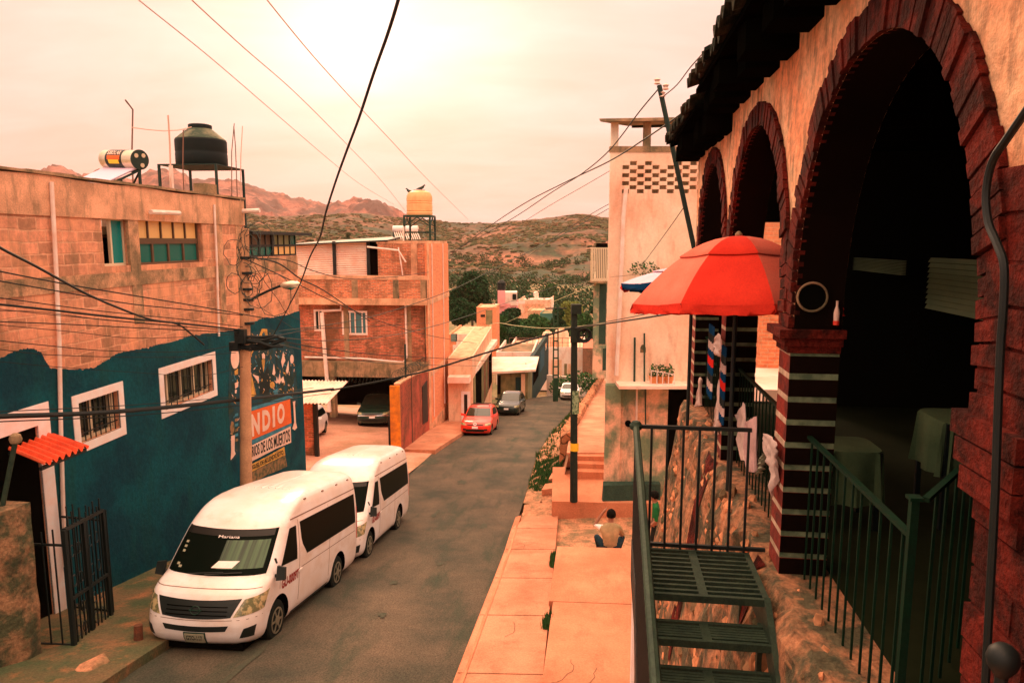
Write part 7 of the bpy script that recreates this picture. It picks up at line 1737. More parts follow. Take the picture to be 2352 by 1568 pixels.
for s in (4.80, 5.48): 
    for l in (L0, L1): mb.bar((s, l, FL - .2), (s, l, FL - 4.2), .05)
part('legs', mb, m_grey_iron, sr)
zr_ = -1.42; lh_ = L0 + .06
hr = thing('stair_railing', 'black stair railing with a grey handrail round the landing', 'railing', (5, -.4, FL), AR)
mb = MB(); mb.tube([(5.52, lh_, zr_), (4.1, lh_, zr_ - .24), (2.6, lh_, zr_ - .55)], .026, 8); mb.lathe((5.52, lh_, zr_ - .03), [(.03, 0), (.045, .01), (.05, .04), (.03, .07), (0, .075)], 12); part('handrail', mb, m_grey_iron, hr, smooth=True)
part('end_rail', MB().bar((5.52, lh_, zr_), (5.52, L1 - .02, zr_), .028, .028), m_iron, hr); part('end_rail', MB().bar((5.52, lh_, FL + .03), (5.52, L1 - .16, FL + .03), .028), m_iron, hr)
mb = MB()
for k in range(8): l = lh_ + (L1 - lh_) * k / 7; mb.bar((5.52, l, FL + .0), (5.52, l, zr_), .018)
part('end_balusters', mb, m_iron, hr)
mb = MB()
for k in range(36):
    s = 5.5 - .08 * k; zt = zr_ - (5.52 - s) * .17 - (0.02 if s < 4.1 else 0); zb_ = FL - .02 - (0 if s > 4.76 else (4.76 - s) * .775); mb.bar((s, lh_, zb_ - .2), (s, lh_, zt), .022)
mb.hexa([(2.9, lh_ - .015, FL - 1.68), (4.76, lh_ - .015, FL - .25), (4.76, lh_ + .015, FL - .25), (2.9, lh_ + .015, FL - 1.68)], [(2.9, lh_ - .015, FL - 1.38), (4.76, lh_ - .015, FL + .06), (4.76, lh_ + .015, FL + .06), (2.9, lh_ + .015, FL - 1.38)]); mb.box(4.76, 5.52, lh_ - .015, lh_ + .015, FL - .25, FL + .06)
part('side_balusters', mb, m_iron, hr)
q = AR.f(atY(1462, 1300, 6.2)); solo('white_post', 'slim white post beside the black stair railing', 'post', MB().tube([(q.x, q.y, q.z - 3.6), (q.x, q.y, q.z)], .035, 8), m_white, (q.x, q.y, q.z - 3.6), AR)

# ---------------------------------------------------------------- umbrellas in the arches
def umbrella(label, s0, tipuv, apexuv, r, cols, valm, rot, seed, nrib=8):
    l0, za = AR.ons(apexuv[0], apexuv[1], s0); _, ze = AR.ons(tipuv[0], tipuv[1], s0); l0 = AR.ons(tipuv[0], tipuv[1], s0)[0] - r * math.cos(R(rot))
    t = thing('umbrella', label, 'umbrella', (s0, l0, FL), AR, 'market umbrellas in the arches'); r_ = random.Random(seed)
    tilt = .10 if r < .98 else 0
    def pt(a, f, dz=0):
        """a = rib angle in rib units, f 0..1 from apex to rim"""
        k = a - math.floor(a); chord = 1 - (.076 if nrib == 8 else .134) * math.sin(math.pi * k)
        z = za - (za - ze) * (f ** 2.0) - .015 * math.sin(math.pi * k) * f; an = R(rot) + 2 * math.pi * a / nrib
        return Vector((s0 - r * f * chord * math.sin(an), l0 + r * f * chord * math.cos(an), z + dz + tilt * r * f * chord * math.sin(an)))
    for k in range(nrib):
        m_ = cols[k % len(cols)]
        for nm, f0, f1, dz in (('vent_panel', .0, .56, .022), ('panel', .5, 1.0, 0)):
            rows = [[pt(k + j / 6, f0 + (f1 - f0) * i / 5, dz) for j in range(7)] for i in range(6)]
            if f0 == 0: rows[0] = [pt(k, 0.02, dz) if j == 0 else pt(k + j / 6, .02, dz) for j in range(7)]
            part(nm, MB().sheet(rows, (0, 0, -.006)), m_, t, smooth=60)
        rows = []
        for i in range(4): rows.append([pt(k + j / 10, 1.0) + Vector((0, 0, -.09 * i / 3 * (1 - .12 * abs(math.sin(j * 1.3))))) * 1.0 + Vector((r_.uniform(-.012, .012), r_.uniform(-.012, .012), 0)) * i for j in range(11)])
        part('valance', MB().sheet(rows, (.003, .003, 0)), valm(k) if callable(valm) else valm, t, smooth=60)
    mb = MB()
    for k in range(nrib): mb.tube([pt(k, f, -.012) for f in (.05, .5, 1.0)], .006, 5)
    part('ribs', mb, m_iron, t); part('pole', MB().tube([(s0, l0, FL), (s0, l0, za)], .022, 8), m_iron, t, smooth=True)
    part('finial', MB().lathe((s0, l0, za + .02), [(.03, 0), (.035, .02), (.015, .045), (0, .05)], 10), m_concrete_d, t); return t
def cloth(nm, c, c2=None): return M(nm, c, .9, spec=.1, col2=c2 or tuple(x * .85 for x in c), scale=3, contrast=.6, grit=.08, gritscale=60)
m_um1 = cloth('salmon_canvas', A(255, 100, 66), A(245, 88, 56)); m_um2 = cloth('red_canvas', A(250, 52, 28), A(228, 44, 24))
umbrella('large red and salmon umbrella standing in the middle arch', 6.95, (1452, 698), (1708, 548), .97, (m_um1, m_um2), m_um2, 8, 1)
m_pk = cloth('faded_pink_canvas', A(250, 170, 152)); m_bl = cloth('dark_blue_canvas', A(12, 52, 70)); m_um3 = cloth('plain_red_canvas', A(236, 40, 24))
umbrella('smaller faded pink umbrella with a blue valance behind the red one', 9.4, (1426, 652), (1590, 616), .92, (m_pk,), lambda k: m_bl if k % 2 == 0 else m_um3, 12, 2)

# ---------------------------------------------------------------- washing and stall goods in the arches
def hang(name, label, cat, poly, d, mat, group=None, fold=.015):
    P = [AR.onl(u, v, LA + d) for u, v in poly]; s0, s1 = min(p[0] for p in P), max(p[0] for p in P); rows = []; n = 12; r_ = random.Random(int(poly[0][0]))
    ph = r_.uniform(0, 6)
    for i in range(n + 1):
        x = s0 + (s1 - s0) * (.01 + .98 * i / n); zs = []
        for p, q in zip(P, P[1:] + P[:1]):
            if (p[0] - x) * (q[0] - x) <= 0 and p[0] != q[0]: zs.append(p[1] + (q[1] - p[1]) * (x - p[0]) / (q[0] - p[0]))
        if len(zs) < 2: continue
        z0, z1 = min(zs), max(zs); rows.append([(x, LA + d + .02 * math.sin(i * 1.7 + ph + j * .25) * (.3 + .7 * j / 8) + .012 * math.sin(j * 2.1), z1 + (z0 - z1) * j / 8) for j in range(9)])
    mb = MB().sheet(rows, (0, .006, 0))
    return solo(name, label, cat, mb, mat, None, AR, group, smooth=60)
m_wh_c = cloth('white_cotton', A(230, 166, 130), A(180, 126, 96)); m_pk_c = cloth('pinkish_cotton', A(220, 148, 120), A(170, 110, 86)); m_gr_c = cloth('grey_cotton', A(150, 124, 88))
hang('hanging_cloth', 'narrow white cloth hanging on the middle arch railing, leftmost', 'cloth', [(1694, 950), (1711, 920), (1713, 990), (1718, 1060), (1700, 1055)], .02, m_wh_c)
hang('hanging_cloth', 'pinkish white shirt hanging on the middle arch railing', 'cloth', [(1716, 968), (1738, 955), (1738, 1085), (1714, 1082), (1716, 1010)], .06, m_pk_c)
hang('hanging_cloth', 'white pointed cloth tied against the near red pier', 'cloth', [(1758, 995), (1770, 1000), (1788, 1022), (1784, 1090), (1770, 1145), (1775, 1080), (1762, 1060)], .05, m_wh_c)
hang('hanging_cloth', 'pale grey rag beneath the umbrella beside the white pointed cloth', 'cloth', [(1748, 1050), (1760, 1040), (1752, 1075), (1742, 1090)], .05, m_gr_c)
hang('hanging_cloth', 'long white cloth hanging between the two far red piers', 'cloth', [(1641, 980), (1650, 900), (1653, 870), (1655, 960), (1646, 1000)], .04, m_wh_c)
hang('hanging_cloth', 'small white cloth hanging in the farthest arch', 'cloth', [(1598, 935), (1608, 865), (1613, 870), (1610, 930)], .02, m_wh_c)
hang('paper_lantern', 'round white paper lantern hung under the umbrella', 'lantern', [(1640, 790), (1646, 770), (1652, 765), (1658, 780), (1659, 802), (1654, 820), (1645, 815)], .06, m_wh_c)
stripes = [(m_um3, 'red'), (m_bl, 'blue'), (m_wh_c, 'white')]
def blanket(label, u0, u1, v0, v1, d):
    s0, z1 = AR.onl(u1, v0, LA + d); s1, z0 = AR.onl(u0, v1, LA + d); t = thing('striped_blanket', label, 'blanket', ((s0 + s1) / 2, LA + d, z0), AR, 'striped blankets on the arcade')
    n = 9
    for k in range(n):
        a, b = z0 + (z1 - z0) * k / n, z0 + (z1 - z0) * (k + 1) / n - .001; rows = [[(s0 + (s1 - s0) * j / 10, LA + d + .02 * math.sin(j * 1.9), z) for j in range(11)] for z in (a, b)]
        part('stripe', MB().sheet(rows, (0, .006, 0)), (m_bl, m_bl, m_wh_c, m_um3, m_iron)[(k * 2) % 5], t)
blanket('striped red and blue blanket hanging in the farthest arch', 1624, 1642, 752, 900, .03); blanket('striped red and blue blanket hanging on the red pier between the far arches', 1652, 1670, 800, 960, .05)
# shutters, tables and goods inside the porch
m_shut = M('greenish_shutter_slats', (.24, .31, .16), .6, col2=(.17, .25, .13), scale=2)
def shutter(label, uv, l):
    P = [AR.onl(u, v, l) for u, v in uv]; s0, s1 = sorted((P[0][0], P[1][0])); z1, z0 = max(p[1] for p in P), min(p[1] for p in P); mb = MB(); n = 10
    for k in range(n): a = z0 + (z1 - z0) * k / n; mb.hexa([(s0, l, a), (s1, l, a), (s1, l + .05, a), (s0, l + .05, a)], [(s0, l, a + (z1 - z0) / n - .008), (s1, l, a + (z1 - z0) / n - .008), (s1, l + .02, a + (z1 - z0) / n - .008), (s0, l + .02, a + (z1 - z0) / n - .008)])
    solo('roller_shutter', label, 'shutter', mb, m_shut, None, AR)
shutter('half lowered greenish roller shutter inside the arch, right one', [(2142, 590), (2290, 740)], -4.2)
shutter('greenish roller shutter inside the arch, small left one', [(1968, 590), (2080, 632)], -3.4)
m_tcl = cloth('green_grey_tablecloth', (.13, .20, .10), (.08, .14, .07))
def table(label, u, v, Y, w, dpt, hgt):
    q = AR.f(atY(u, v, Y)); t = thing('covered_table', label, 'table', (q.x, q.y, FL), AR, 'covered tables in the porch'); zt = FL + hgt; r_ = random.Random(int(u)); n = 40; loop = []
    for k in range(n):
        a = 2 * math.pi * k / n; ca, sa = math.cos(a), math.sin(a); loop.append((q.x + dpt / 2 * math.copysign(abs(ca) ** .4, ca), q.y + w / 2 * math.copysign(abs(sa) ** .4, sa)))
    rows = [[(x + (x - q.x) * e + .015 * math.sin(i * 1.8) * j, y + (y - q.y) * e + .015 * math.cos(i * 1.8) * j, zt - d) for i, (x, y) in enumerate(loop + loop[:1])] for j, (d, e) in enumerate(((0, 0), (.02, .02), (.25, .04), (.46, .07)))]
    mb = MB(); mb.grid(rows); mb.quad(*rows[0][:-1]); part('tablecloth', mb, m_tcl, t, smooth=True)
    for i in (-1, 1):
        for j in (-1, 1): part('leg', MB().bar((q.x + i * dpt * .42, q.y + j * w * .42, FL), (q.x + i * dpt * .42, q.y + j * w * .42, zt - .01), .04), m_iron, t)
table('small table under a grey green cloth behind the near railing, left one', 1945, 1024, 6.0, .46, .5, .68)
table('table under a pale green cloth beside the red pier, right one', 2225, 940, 6.0, .62, .6, .92)
q = AR.onl(2080, 930, -4.4); solo('porch_column', 'slender pale column standing inside the dark porch', 'column', MB().box(q[0] - .06, q[0] + .06, -4.46, -4.34, FL, FL + 1.55), M('pale_green_column', A(60, 70, 40), .9), (q[0], -4.4, FL), AR)
hq = AR.onl(1985, 860, -4.0); mb = MB(); mb.slab([(hq[0] - .18, hq[1] + .15), (hq[0] - .05, hq[1] + .2), (hq[0] + .1, hq[1] + .28), (hq[0] + .2, hq[1] - .1), (hq[0] + .02, hq[1] - .42), (hq[0] - .14, hq[1] - .15)], [], lambda s, z, d: (s, -4.0 + d + .03 * math.sin(z * 20), z), .01, -.01); solo('hanging_bag', 'pale green bag hanging in the dark porch', 'bag', mb, m_tcl, None, AR)
# bright brick house and white ramp seen through the porch end
mb = MB(); q0, q1 = AR.f(atY(1735, 840, 15.0)), AR.f(atY(1815, 840, 15.0))
mb.box(15.3, 15.6, q1.y - 3, q0.y, -4.5, 2.2); solo('brick_neighbour_wall', 'sunlit brick wall seen through the far end of the porch', 'wall', mb, m_brick_fine, None, AR)
mb = MB(); mb.box(13.0, 15.29, AR.f(atY(1712, 840, 14.0)).y - 4.5, AR.f(atY(1716, 840, 14)).y, -4.5, -2.6); mb.cm = 0; solo('pale_terrace', 'pale terrace floor beyond the porch end', 'terrace', mb, m_white_w, None, AR)
# ================================================================ poles, lamp and wires
def pole_at(Yb, ub, vb, ut, vt):
    return atY(ub, vb, Yb), atY(ut, vt, Yb)
# concrete pole in front of the block building
Yc = 16.3; topc = atY(561, 524, Yc); bx = atY(558, 780, Yc); basec = Vector((topc.x, Yc, rz(Yc) + .16))
cpn = thing('utility_pole', 'tapered concrete utility pole in front of the mural wall', 'pole', (Yc, -topc.x, basec.z), WO)
bq_ = atY(557, 1100, Yc); part('shaft', MB().tube([(Yc, -bq_.x, basec.z - .1), (Yc, -topc.x, topc.z)], [.15, .10], 14), M('pole_concrete', A(214, 132, 80), .9, col2=A(176, 106, 64), scale=2, grit=.15, gritscale=30, bump=.3), cpn, smooth=True)
for v in (592, 627, 664, 688, 710, 742): z = atY(560, v, Yc).z; part('band', MB().tube([(Yc, -topc.x, z - .03), (Yc, -topc.x, z + .03)], .128, 12), m_iron, cpn)
zA = atY(566, 686, Yc).z; e1 = atY(645, 656, Yc - .1); e2 = atY(692, 652, Yc - .15)
sl = thing('street_lamp', 'street lamp on a black arm reaching over the road from the concrete pole', 'street lamp', (Yc, -topc.x, zA), WO)
part('arm', MB().tube([(Yc, -topc.x - .1, zA), (Yc, -(topc.x + .45), zA + .17), (Yc - .1, -e1.x, e1.z)], .028, 8), m_iron, sl, smooth=True)
dv_ = Vector((e2.y - e1.y, -(e2.x - e1.x), e2.z - e1.z)); c0 = Vector((e1.y, -e1.x, e1.z))
part('head', MB().tube([c0, c0 + dv_ * .15, c0 + dv_ * .5, c0 + dv_ * .8, c0 + dv_ * 1.0], [.03, .075, .085, .06, .02], 12), m_barrel, sl, smooth=True); part('lens', MB().tube([c0 + dv_ * .2 + Vector((0, 0, -.05)), c0 + dv_ * .5 + Vector((0, 0, -.06)), c0 + dv_ * .75 + Vector((0, 0, -.045))], [.03, .06, .02], 10), m_green_gl, sl, smooth=True)
# splice boxes and cable bundle
for i, (u, v, w_, h_, lab) in enumerate(((553, 772, .22, .30, 'upper black cable splice box on the concrete pole'), (540, 795, .2, .2, 'lower black cable splice box hanging left of the concrete pole'))):
    q = WO.f(atY(u, v, Yc - .25)); solo('splice_box', lab, 'cable box', MB().box(q.x - .1, q.x + .1, q.y - w_ / 2, q.y + w_ / 2, q.z - h_ / 2, q.z + h_ / 2), m_iron, None, WO, 'splice boxes')
mb = MB(); r_ = random.Random(3)
for k in range(9):
    a = WO.f(atY(552 + r_.uniform(-6, 6), 790 + r_.uniform(-14, 12), Yc - .2)); b = WO.f(atY(642 + r_.uniform(-30, 16), 780 + r_.uniform(-18, 16), Yc - .15)); m_ = (a + b) / 2 + Vector((r_.uniform(-.1, .1), 0, r_.uniform(-.08, .04))); mb.tube([a, a.lerp(m_, .5) + Vector((0, 0, r_.uniform(-.06, .06))), m_, m_.lerp(b, .5) + Vector((0, 0, r_.uniform(-.06, .06))), b], .035, 6)
solo('cable_bundle', 'thick black bundle of coiled cables lashed beside the concrete pole', 'cables', mb, m_cable, None, WO)
mb = MB()
for k in range(16):
    c = Vector((Yc - .1, -topc.x + r_.uniform(-.25, .2), topc.z - .2 - r_.random() * 1.3)); side_ = r_.choice((-1, -1, 1)); rad = r_.uniform(.15, .55)
    P = [c + Vector((r_.uniform(-.06, .06), side_ * rad * (1 - math.cos(a * .5)) * .8, -rad * math.sin(a * .5) + r_.uniform(-.03, .03))) for a in range(0, 14)]; mb.tube(P, .008, 4)
solo('cable_tangle', 'tangle of thin looping wires round the concrete pole top', 'cables', mb, m_cable_g, None, WO)
# black pole with a cable coil
Yb = 20.25; bp = atY(1318, 1143, Yb); tp_ = atY(1319, 700, Yb)
bk = thing('utility_pole', 'black wooden utility pole with a cable coil on the right pavement', 'pole', (Yb, -bp.x, LZ), WO)
m_bpole = M('tarred_pole', A(20, 26, 16), .85, col2=A(34, 34, 20), scale=6, grit=.3)
part('shaft', MB().tube([(Yb, -bp.x, LZ - .1), (Yb, -tp_.x, tp_.z)], [.115, .085], 14), m_bpole, bk, smooth=True)
z0_, z1_ = atY(1317, 945, Yb).z, atY(1317, 915, Yb).z
def wrap(z0, z1, r, m, nm, a0=150, a1=300):
    rows = [[(Yb - (r) * math.sin(R(a)) * -1 * -1, -bp.x + r * math.cos(R(a)), z) for a in range(0, 181, 12)] for z in (z0, z1)]
    part(nm, MB().grid(rows), m, bk)
wrap(z0_ - .05, z1_ + .25, .118, M('pole_notice', A(150, 140, 90), .8, col2=A(70, 80, 46), scale=14, contrast=.95), 'notice'); wrap(atY(1317, 1034, Yb).z, atY(1317, 1016, Yb).z, .122, M('yellow_tag', A(255, 160, 30), .7), 'yellow_tag')
part('bracket', MB().box(Yb - .14, Yb + .14, -bp.x - .14, -bp.x + .14, tp_.z - .25, tp_.z + .02), m_bpole, bk); part('bracket', MB().box(Yb - .16, Yb - .1, -bp.x - .12, -bp.x + .16, atY(1318, 765, Yb).z - .25, atY(1318, 765, Yb).z + .2), m_bpole, bk)
cc = WO.f(atY(1342, 770, Yb - .15)); mb = MB(); n = 24
for k in range(6): rr_ = .20 - .012 * k; mb.tube([(cc.x - .02 + .02 * k, cc.y + rr_ * math.cos(2 * math.pi * j / n), cc.z + rr_ * math.sin(2 * math.pi * j / n)) for j in range(n + 1)], .018, 5)
for a in (0, 60, 120): mb.bar((cc.x, cc.y + .2 * math.cos(R(a)), cc.z + .2 * math.sin(R(a))), (cc.x, cc.y - .2 * math.cos(R(a)), cc.z - .2 * math.sin(R(a))), .03)
solo('cable_coil', 'round coil of black cable hung beside the black pole', 'cable coil', mb, m_cable, None, WO)
# lattice concrete pole at the bend
Yl = 60.0; bl_ = atY(1276, 906, Yl); tl_ = atY(1277, 700, Yl); lp = thing('lattice_pole', 'dark green pierced concrete pole at the far bend', 'pole', (Yl, -bl_.x, bl_.z), WO)
mpole = M('green_pole_concrete', A(44, 66, 36), .9, col2=A(30, 50, 28), scale=2); hw_ = .22; zz0, zz1 = bl_.z - .6, tl_.z; zmid = atY(1277, 868, Yl).z; mb = MB()
mb.box(Yl - .1, Yl + .1, -bl_.x - hw_, -bl_.x + hw_, zz0, zmid)
for q in (-1, 1): mb.hexa([(Yl - .1, -bl_.x + q * hw_ - .06, zmid), (Yl - .1, -bl_.x + q * hw_ + .06, zmid), (Yl + .1, -bl_.x + q * hw_ + .06, zmid), (Yl + .1, -bl_.x + q * hw_ - .06, zmid)], [(Yl - .08, -tl_.x + q * .15 - .05, zz1), (Yl - .08, -tl_.x + q * .15 + .05, zz1), (Yl + .08, -tl_.x + q * .15 + .05, zz1), (Yl + .08, -tl_.x + q * .15 - .05, zz1)])
for k in range(9): z = zmid + (zz1 - zmid) * k / 8.5 + .2; mb.box(Yl - .08, Yl + .08, -bl_.x - .2, -bl_.x + .2, z, z + .1)
part('shaft', mb, mpole, lp); mb = MB(); mb.bar((Yl, -tl_.x - .9, zz1 - .3), (Yl, -tl_.x + .9, zz1 - .3), .1); part('crossarm', mb, m_iron, lp)
# leaning mast at the end of the arcade
Ym = 11.3; a, b = atY(1514, 196, Ym), atY(1594, 568, Ym); d = (b - a); a2, b2 = a, a + d * 1.85
ml = thing('leaning_mast', 'leaning dark service mast with insulators at the far end of the arcade', 'mast', (Ym, -b2.x, b2.z), WO)
part('pipe', MB().tube([(Ym, -b2.x, b2.z), (Ym, -a2.x, a2.z)], .038, 8), m_steel_d, ml, smooth=True)
for dx, dz in ((-.03, .05), (.10, -.03), (.05, -.14)): part('insulator', MB().lathe((Ym, -a2.x - dx, a2.z + dz), [(.02, -.04), (.05, -.03), (.03, 0), (.05, .03), (.02, .05), (0, .055)], 10), m_cream, ml, smooth=True)
# ---------------------------------------------------------------- cables: each traced through image pixels, distance blended between its two ends
def cable(label, pts, Ys, r, mat=None, group='overhead cables'):
    """pts: where it passes in the view; Ys: distance at both ends (even spacing along the run between)"""
    ds = [0]
    for p, q in zip(pts, pts[1:]): ds.append(ds[-1] + math.hypot(q[0] - p[0], q[1] - p[1]))
    P = []
    for p, s in zip(pts, ds):
        f = s / ds[-1]; iy = 1 / Ys[0] + (1 / Ys[1] - 1 / Ys[0]) * f; P.append(WO.f(atY(p[0], p[1], 1 / iy)))
    S_ = []
    for i in range(len(P) - 1):
        p0, p1, p2, p3 = P[max(i - 1, 0)], P[i], P[i + 1], P[min(i + 2, len(P) - 1)]
        if i == 0: p0 = p1 * 2 - p2
        if i == len(P) - 2: p3 = p2 * 2 - p1
        for k in range(8):
            t_ = k / 8; S_.append(.5 * ((2 * p1) + (p2 - p0) * t_ + (2 * p0 - 5 * p1 + 4 * p2 - p3) * t_ ** 2 + (3 * p1 - p0 - 3 * p2 + p3) * t_ ** 3))
    S_.append(P[-1])
    if pts[0][0] < 0 or pts[0][1] < 0: S_ = [S_[0] - (S_[1] - S_[0]).normalized() * 9] + S_     # straight length added past the frame; no support stands at its end
    solo('overhead_cable', label, 'cable', MB().tube(S_, r, 6), mat or m_cable, (S_[0].x, S_[0].y, S_[0].z), WO, group, smooth=True)
Z2 = lambda pts: [(x * .33, 611.5 + y * .33) for x, y in pts]
cable('thick black cable sweeping down from the top edge past the street lamp', [(925, -40), (912, 10), (890, 80), (858, 170), (825, 270), (795, 350), (770, 420), (748, 490), (735, 545), (712, 590), (690, 650), (660, 710), (628, 770)], (4.2, 16), .011)
cable('thin wire across the sky, leftmost of the three from the top edge', [(300, -20), (318, 0), (480, 130), (620, 250), (760, 370), (830, 425), (905, 470)], (9, 40), .008, m_rodp)
cable('thin wire across the sky, middle of the three from the top edge', [(425, -18), (440, 0), (560, 110), (680, 215), (790, 325), (880, 420), (935, 490)], (9, 40), .008, m_rodp)
cable('thin wire across the sky, rightmost of the three, reaching the hill', [(598, -20), (613, 0), (720, 130), (820, 240), (900, 325), (980, 410), (1076, 505)], (9, 44), .008, m_rodp)
cable('twin thick black cable along the lower left, crossing both white framed windows', [(-60, 962), (0, 956), (180, 950), (330, 940), (480, 925), (600, 912), (715, 899), (765, 893)], (9.5, 22), .042)
cable('thin cable just below the thick pair at the lower left', [(-60, 972), (0, 968), (330, 952), (600, 925), (715, 908), (760, 903)], (9.5, 22), .010)
cable('thin cable just above the thick pair at the lower left', [(-60, 950), (0, 945), (330, 928), (600, 905), (720, 890)], (9.5, 22), .008)
cable('thick black cable from the brick house across the street to the black pole', [(760, 896), (860, 878), (985, 850), (1100, 815), (1200, 785), (1270, 766), (1317, 752)], (22, 20.2), .03)
cable('thick black cable from the black pole to the arcade end', [(1319, 754), (1400, 742), (1480, 730), (1560, 717), (1592, 712)], (20.2, 11), .018)
cable('thin second cable from the black pole to the arcade, just above the thick one', [(1321, 752), (1440, 730), (1540, 708)], (20.2, 11), .008)
cable('pale slack wire running from the brick tower to the black pole', [(1100, 757), (1138, 742), (1180, 747), (1240, 753), (1300, 752), (1390, 742)], (30, 20), .012, m_cable_p)
for i, (pts, r, lab) in enumerate(((((-30, 30), (250, 85), (550, 140), (1000, 215), (1400, 282), (1700, 335), (1850, 362)), .012, 'topmost of the long cables sagging across the block wall to the concrete pole'), (((-30, 98), (500, 190), (900, 260), (1300, 302), (1690, 340)), .011, 'second from the top of the long cables sagging across the block wall'), (((-30, 215), (600, 300), (1000, 342), (1300, 372), (1690, 422)), .009, 'thin cable third from the top across the block wall'), (((-30, 262), (350, 303), (600, 332), (900, 364), (1250, 396), (1690, 445)), .02, 'thickest black cable running across the block wall to the concrete pole'), (((-30, 296), (500, 350), (1000, 398), (1690, 452)), .007, 'thin cable just under the thickest one on the block wall'), (((-30, 384), (350, 398), (700, 415), (1100, 435), (1690, 462)), .010, 'cable running nearly level over the top of the blue paint'), (((-30, 515), (350, 553), (700, 585), (1100, 596), (1400, 588), (1640, 545)), .008, 'slack cable dipping over the blue paint by the second window'), (((-30, 574), (200, 603), (400, 618), (900, 632), (1300, 628), (1640, 600)), .007, 'lowest slack thin cable over the blue wall paint'), (((-30, 310), (300, 318), (700, 368), (1300, 420), (1690, 458)), .006, 'fine wire among the block wall cables'), (((-30, 660), (400, 700), (900, 735), (1400, 760), (1690, 700)), .006, 'fine slack wire low over the barred windows'), (((-30, 405), (500, 455), (1000, 500), (1690, 470)), .006, 'fine wire crossing the ragged edge of the blue paint'))):
    cable(lab, Z2(pts), (10.5, 16.1), r)
cable('thick cable slanting down from the left edge over the block wall', Z2(((-60, -190), (0, -130), (250, 0), (440, 105), (620, 200), (840, 295), (1050, 370), (1230, 400), (1330, 470), (1420, 545))), (8.5, 15.8), .018)
for i, (pts, Ys, r, lab, mm) in enumerate((([(1512, 205), (1470, 255), (1400, 345), (1335, 400), (1270, 440), (1180, 500), (1100, 545), (1032, 580)], (11.3, 37), .011, 'upper cable from the leaning mast down to the brick house', None), ([(1640, 205), (1560, 265), (1480, 320), (1400, 370), (1300, 418), (1200, 470), (1110, 530), (1032, 588)], (10.5, 37), .013, 'lower cable from the tiled eaves down to the brick house', None), ([(1690, 75), (1640, 100), (1590, 150), (1555, 195), (1520, 225)], (8, 11.3), .008, 'wire from the eaves down to the leaning mast head', m_rust), ([(1400, 393), (1340, 428), (1250, 480), (1150, 545), (1032, 632)], (20, 38), .008, 'thin wire over the hillside, lower left of the tower screen', m_rust), ([(1620, 400), (1500, 425), (1400, 468), (1320, 515), (1260, 555), (1200, 600), (1145, 648)], (20, 110), .014, 'dark wire over the hillside down to the pink house', None), ([(1575, 470), (1540, 520), (1500, 575), (1470, 615)], (11.5, 20.3), .007, 'short dark wire slanting down the tower wall', None), ([(1400, 637), (1480, 628), (1560, 615)], (20.3, 14), .006, 'thin wire across the tower wall above the umbrellas', m_rust), ([(575, 590), (640, 605), (690, 640), (740, 665), (800, 705), (850, 738)], (16.2, 37), .02, 'thick cable from the concrete pole to the brick house balcony', None), ([(572, 592), (660, 598), (720, 622), (800, 640), (900, 636), (985, 625)], (16.2, 37.5), .012, 'slack cable from the concrete pole along the brick parapet', None), ([(575, 600), (660, 640), (760, 690), (880, 740), (985, 770), (1100, 790)], (16.2, 50), .013, 'long cable from the concrete pole past the brick house corner', None), ([(640, 760), (760, 745), (880, 720), (1032, 668), (1150, 610), (1290, 540), (1400, 478)], (16.3, 21), .009, 'wire rising from the cable bundle to the tower', m_cable_g), ([(640, 775), (760, 782), (900, 770), (1020, 742), (1150, 700), (1300, 650)], (16.3, 60), .012, 'wire fanning right from the cable bundle across the brick wall', m_cable_g), ([(640, 790), (740, 812), (860, 832), (985, 838), (1100, 840)], (16.3, 45), .012, 'lower wire fanning right from the cable bundle over the garage slab', m_cable_g), ([(642, 770), (720, 755), (800, 752), (985, 742)], (16.3, 38), .010, 'level wire fanning right from the cable bundle to the brick corner', None), ([(642, 782), (740, 800), (880, 815), (1000, 822), (1130, 830)], (16.3, 48), .014, 'thick wire from the cable bundle along the garage slab', None), ([(590, 700), (620, 720), (660, 745), (690, 765)], (16.3, 22), .006, 'short thin wire slanting off the street lamp arm', None), ([(585, 610), (610, 650), (640, 690), (660, 720), (700, 740)], (16.3, 22), .008, 'thin wire drooping from the pole tangle past the street lamp', None), ([(1160, 742), (1240, 706), (1330, 668), (1400, 640)], (95, 45), .02, 'pale wire crossing the valley trees', m_cable_p))):
    cable(lab, pts, Ys, r, mm)
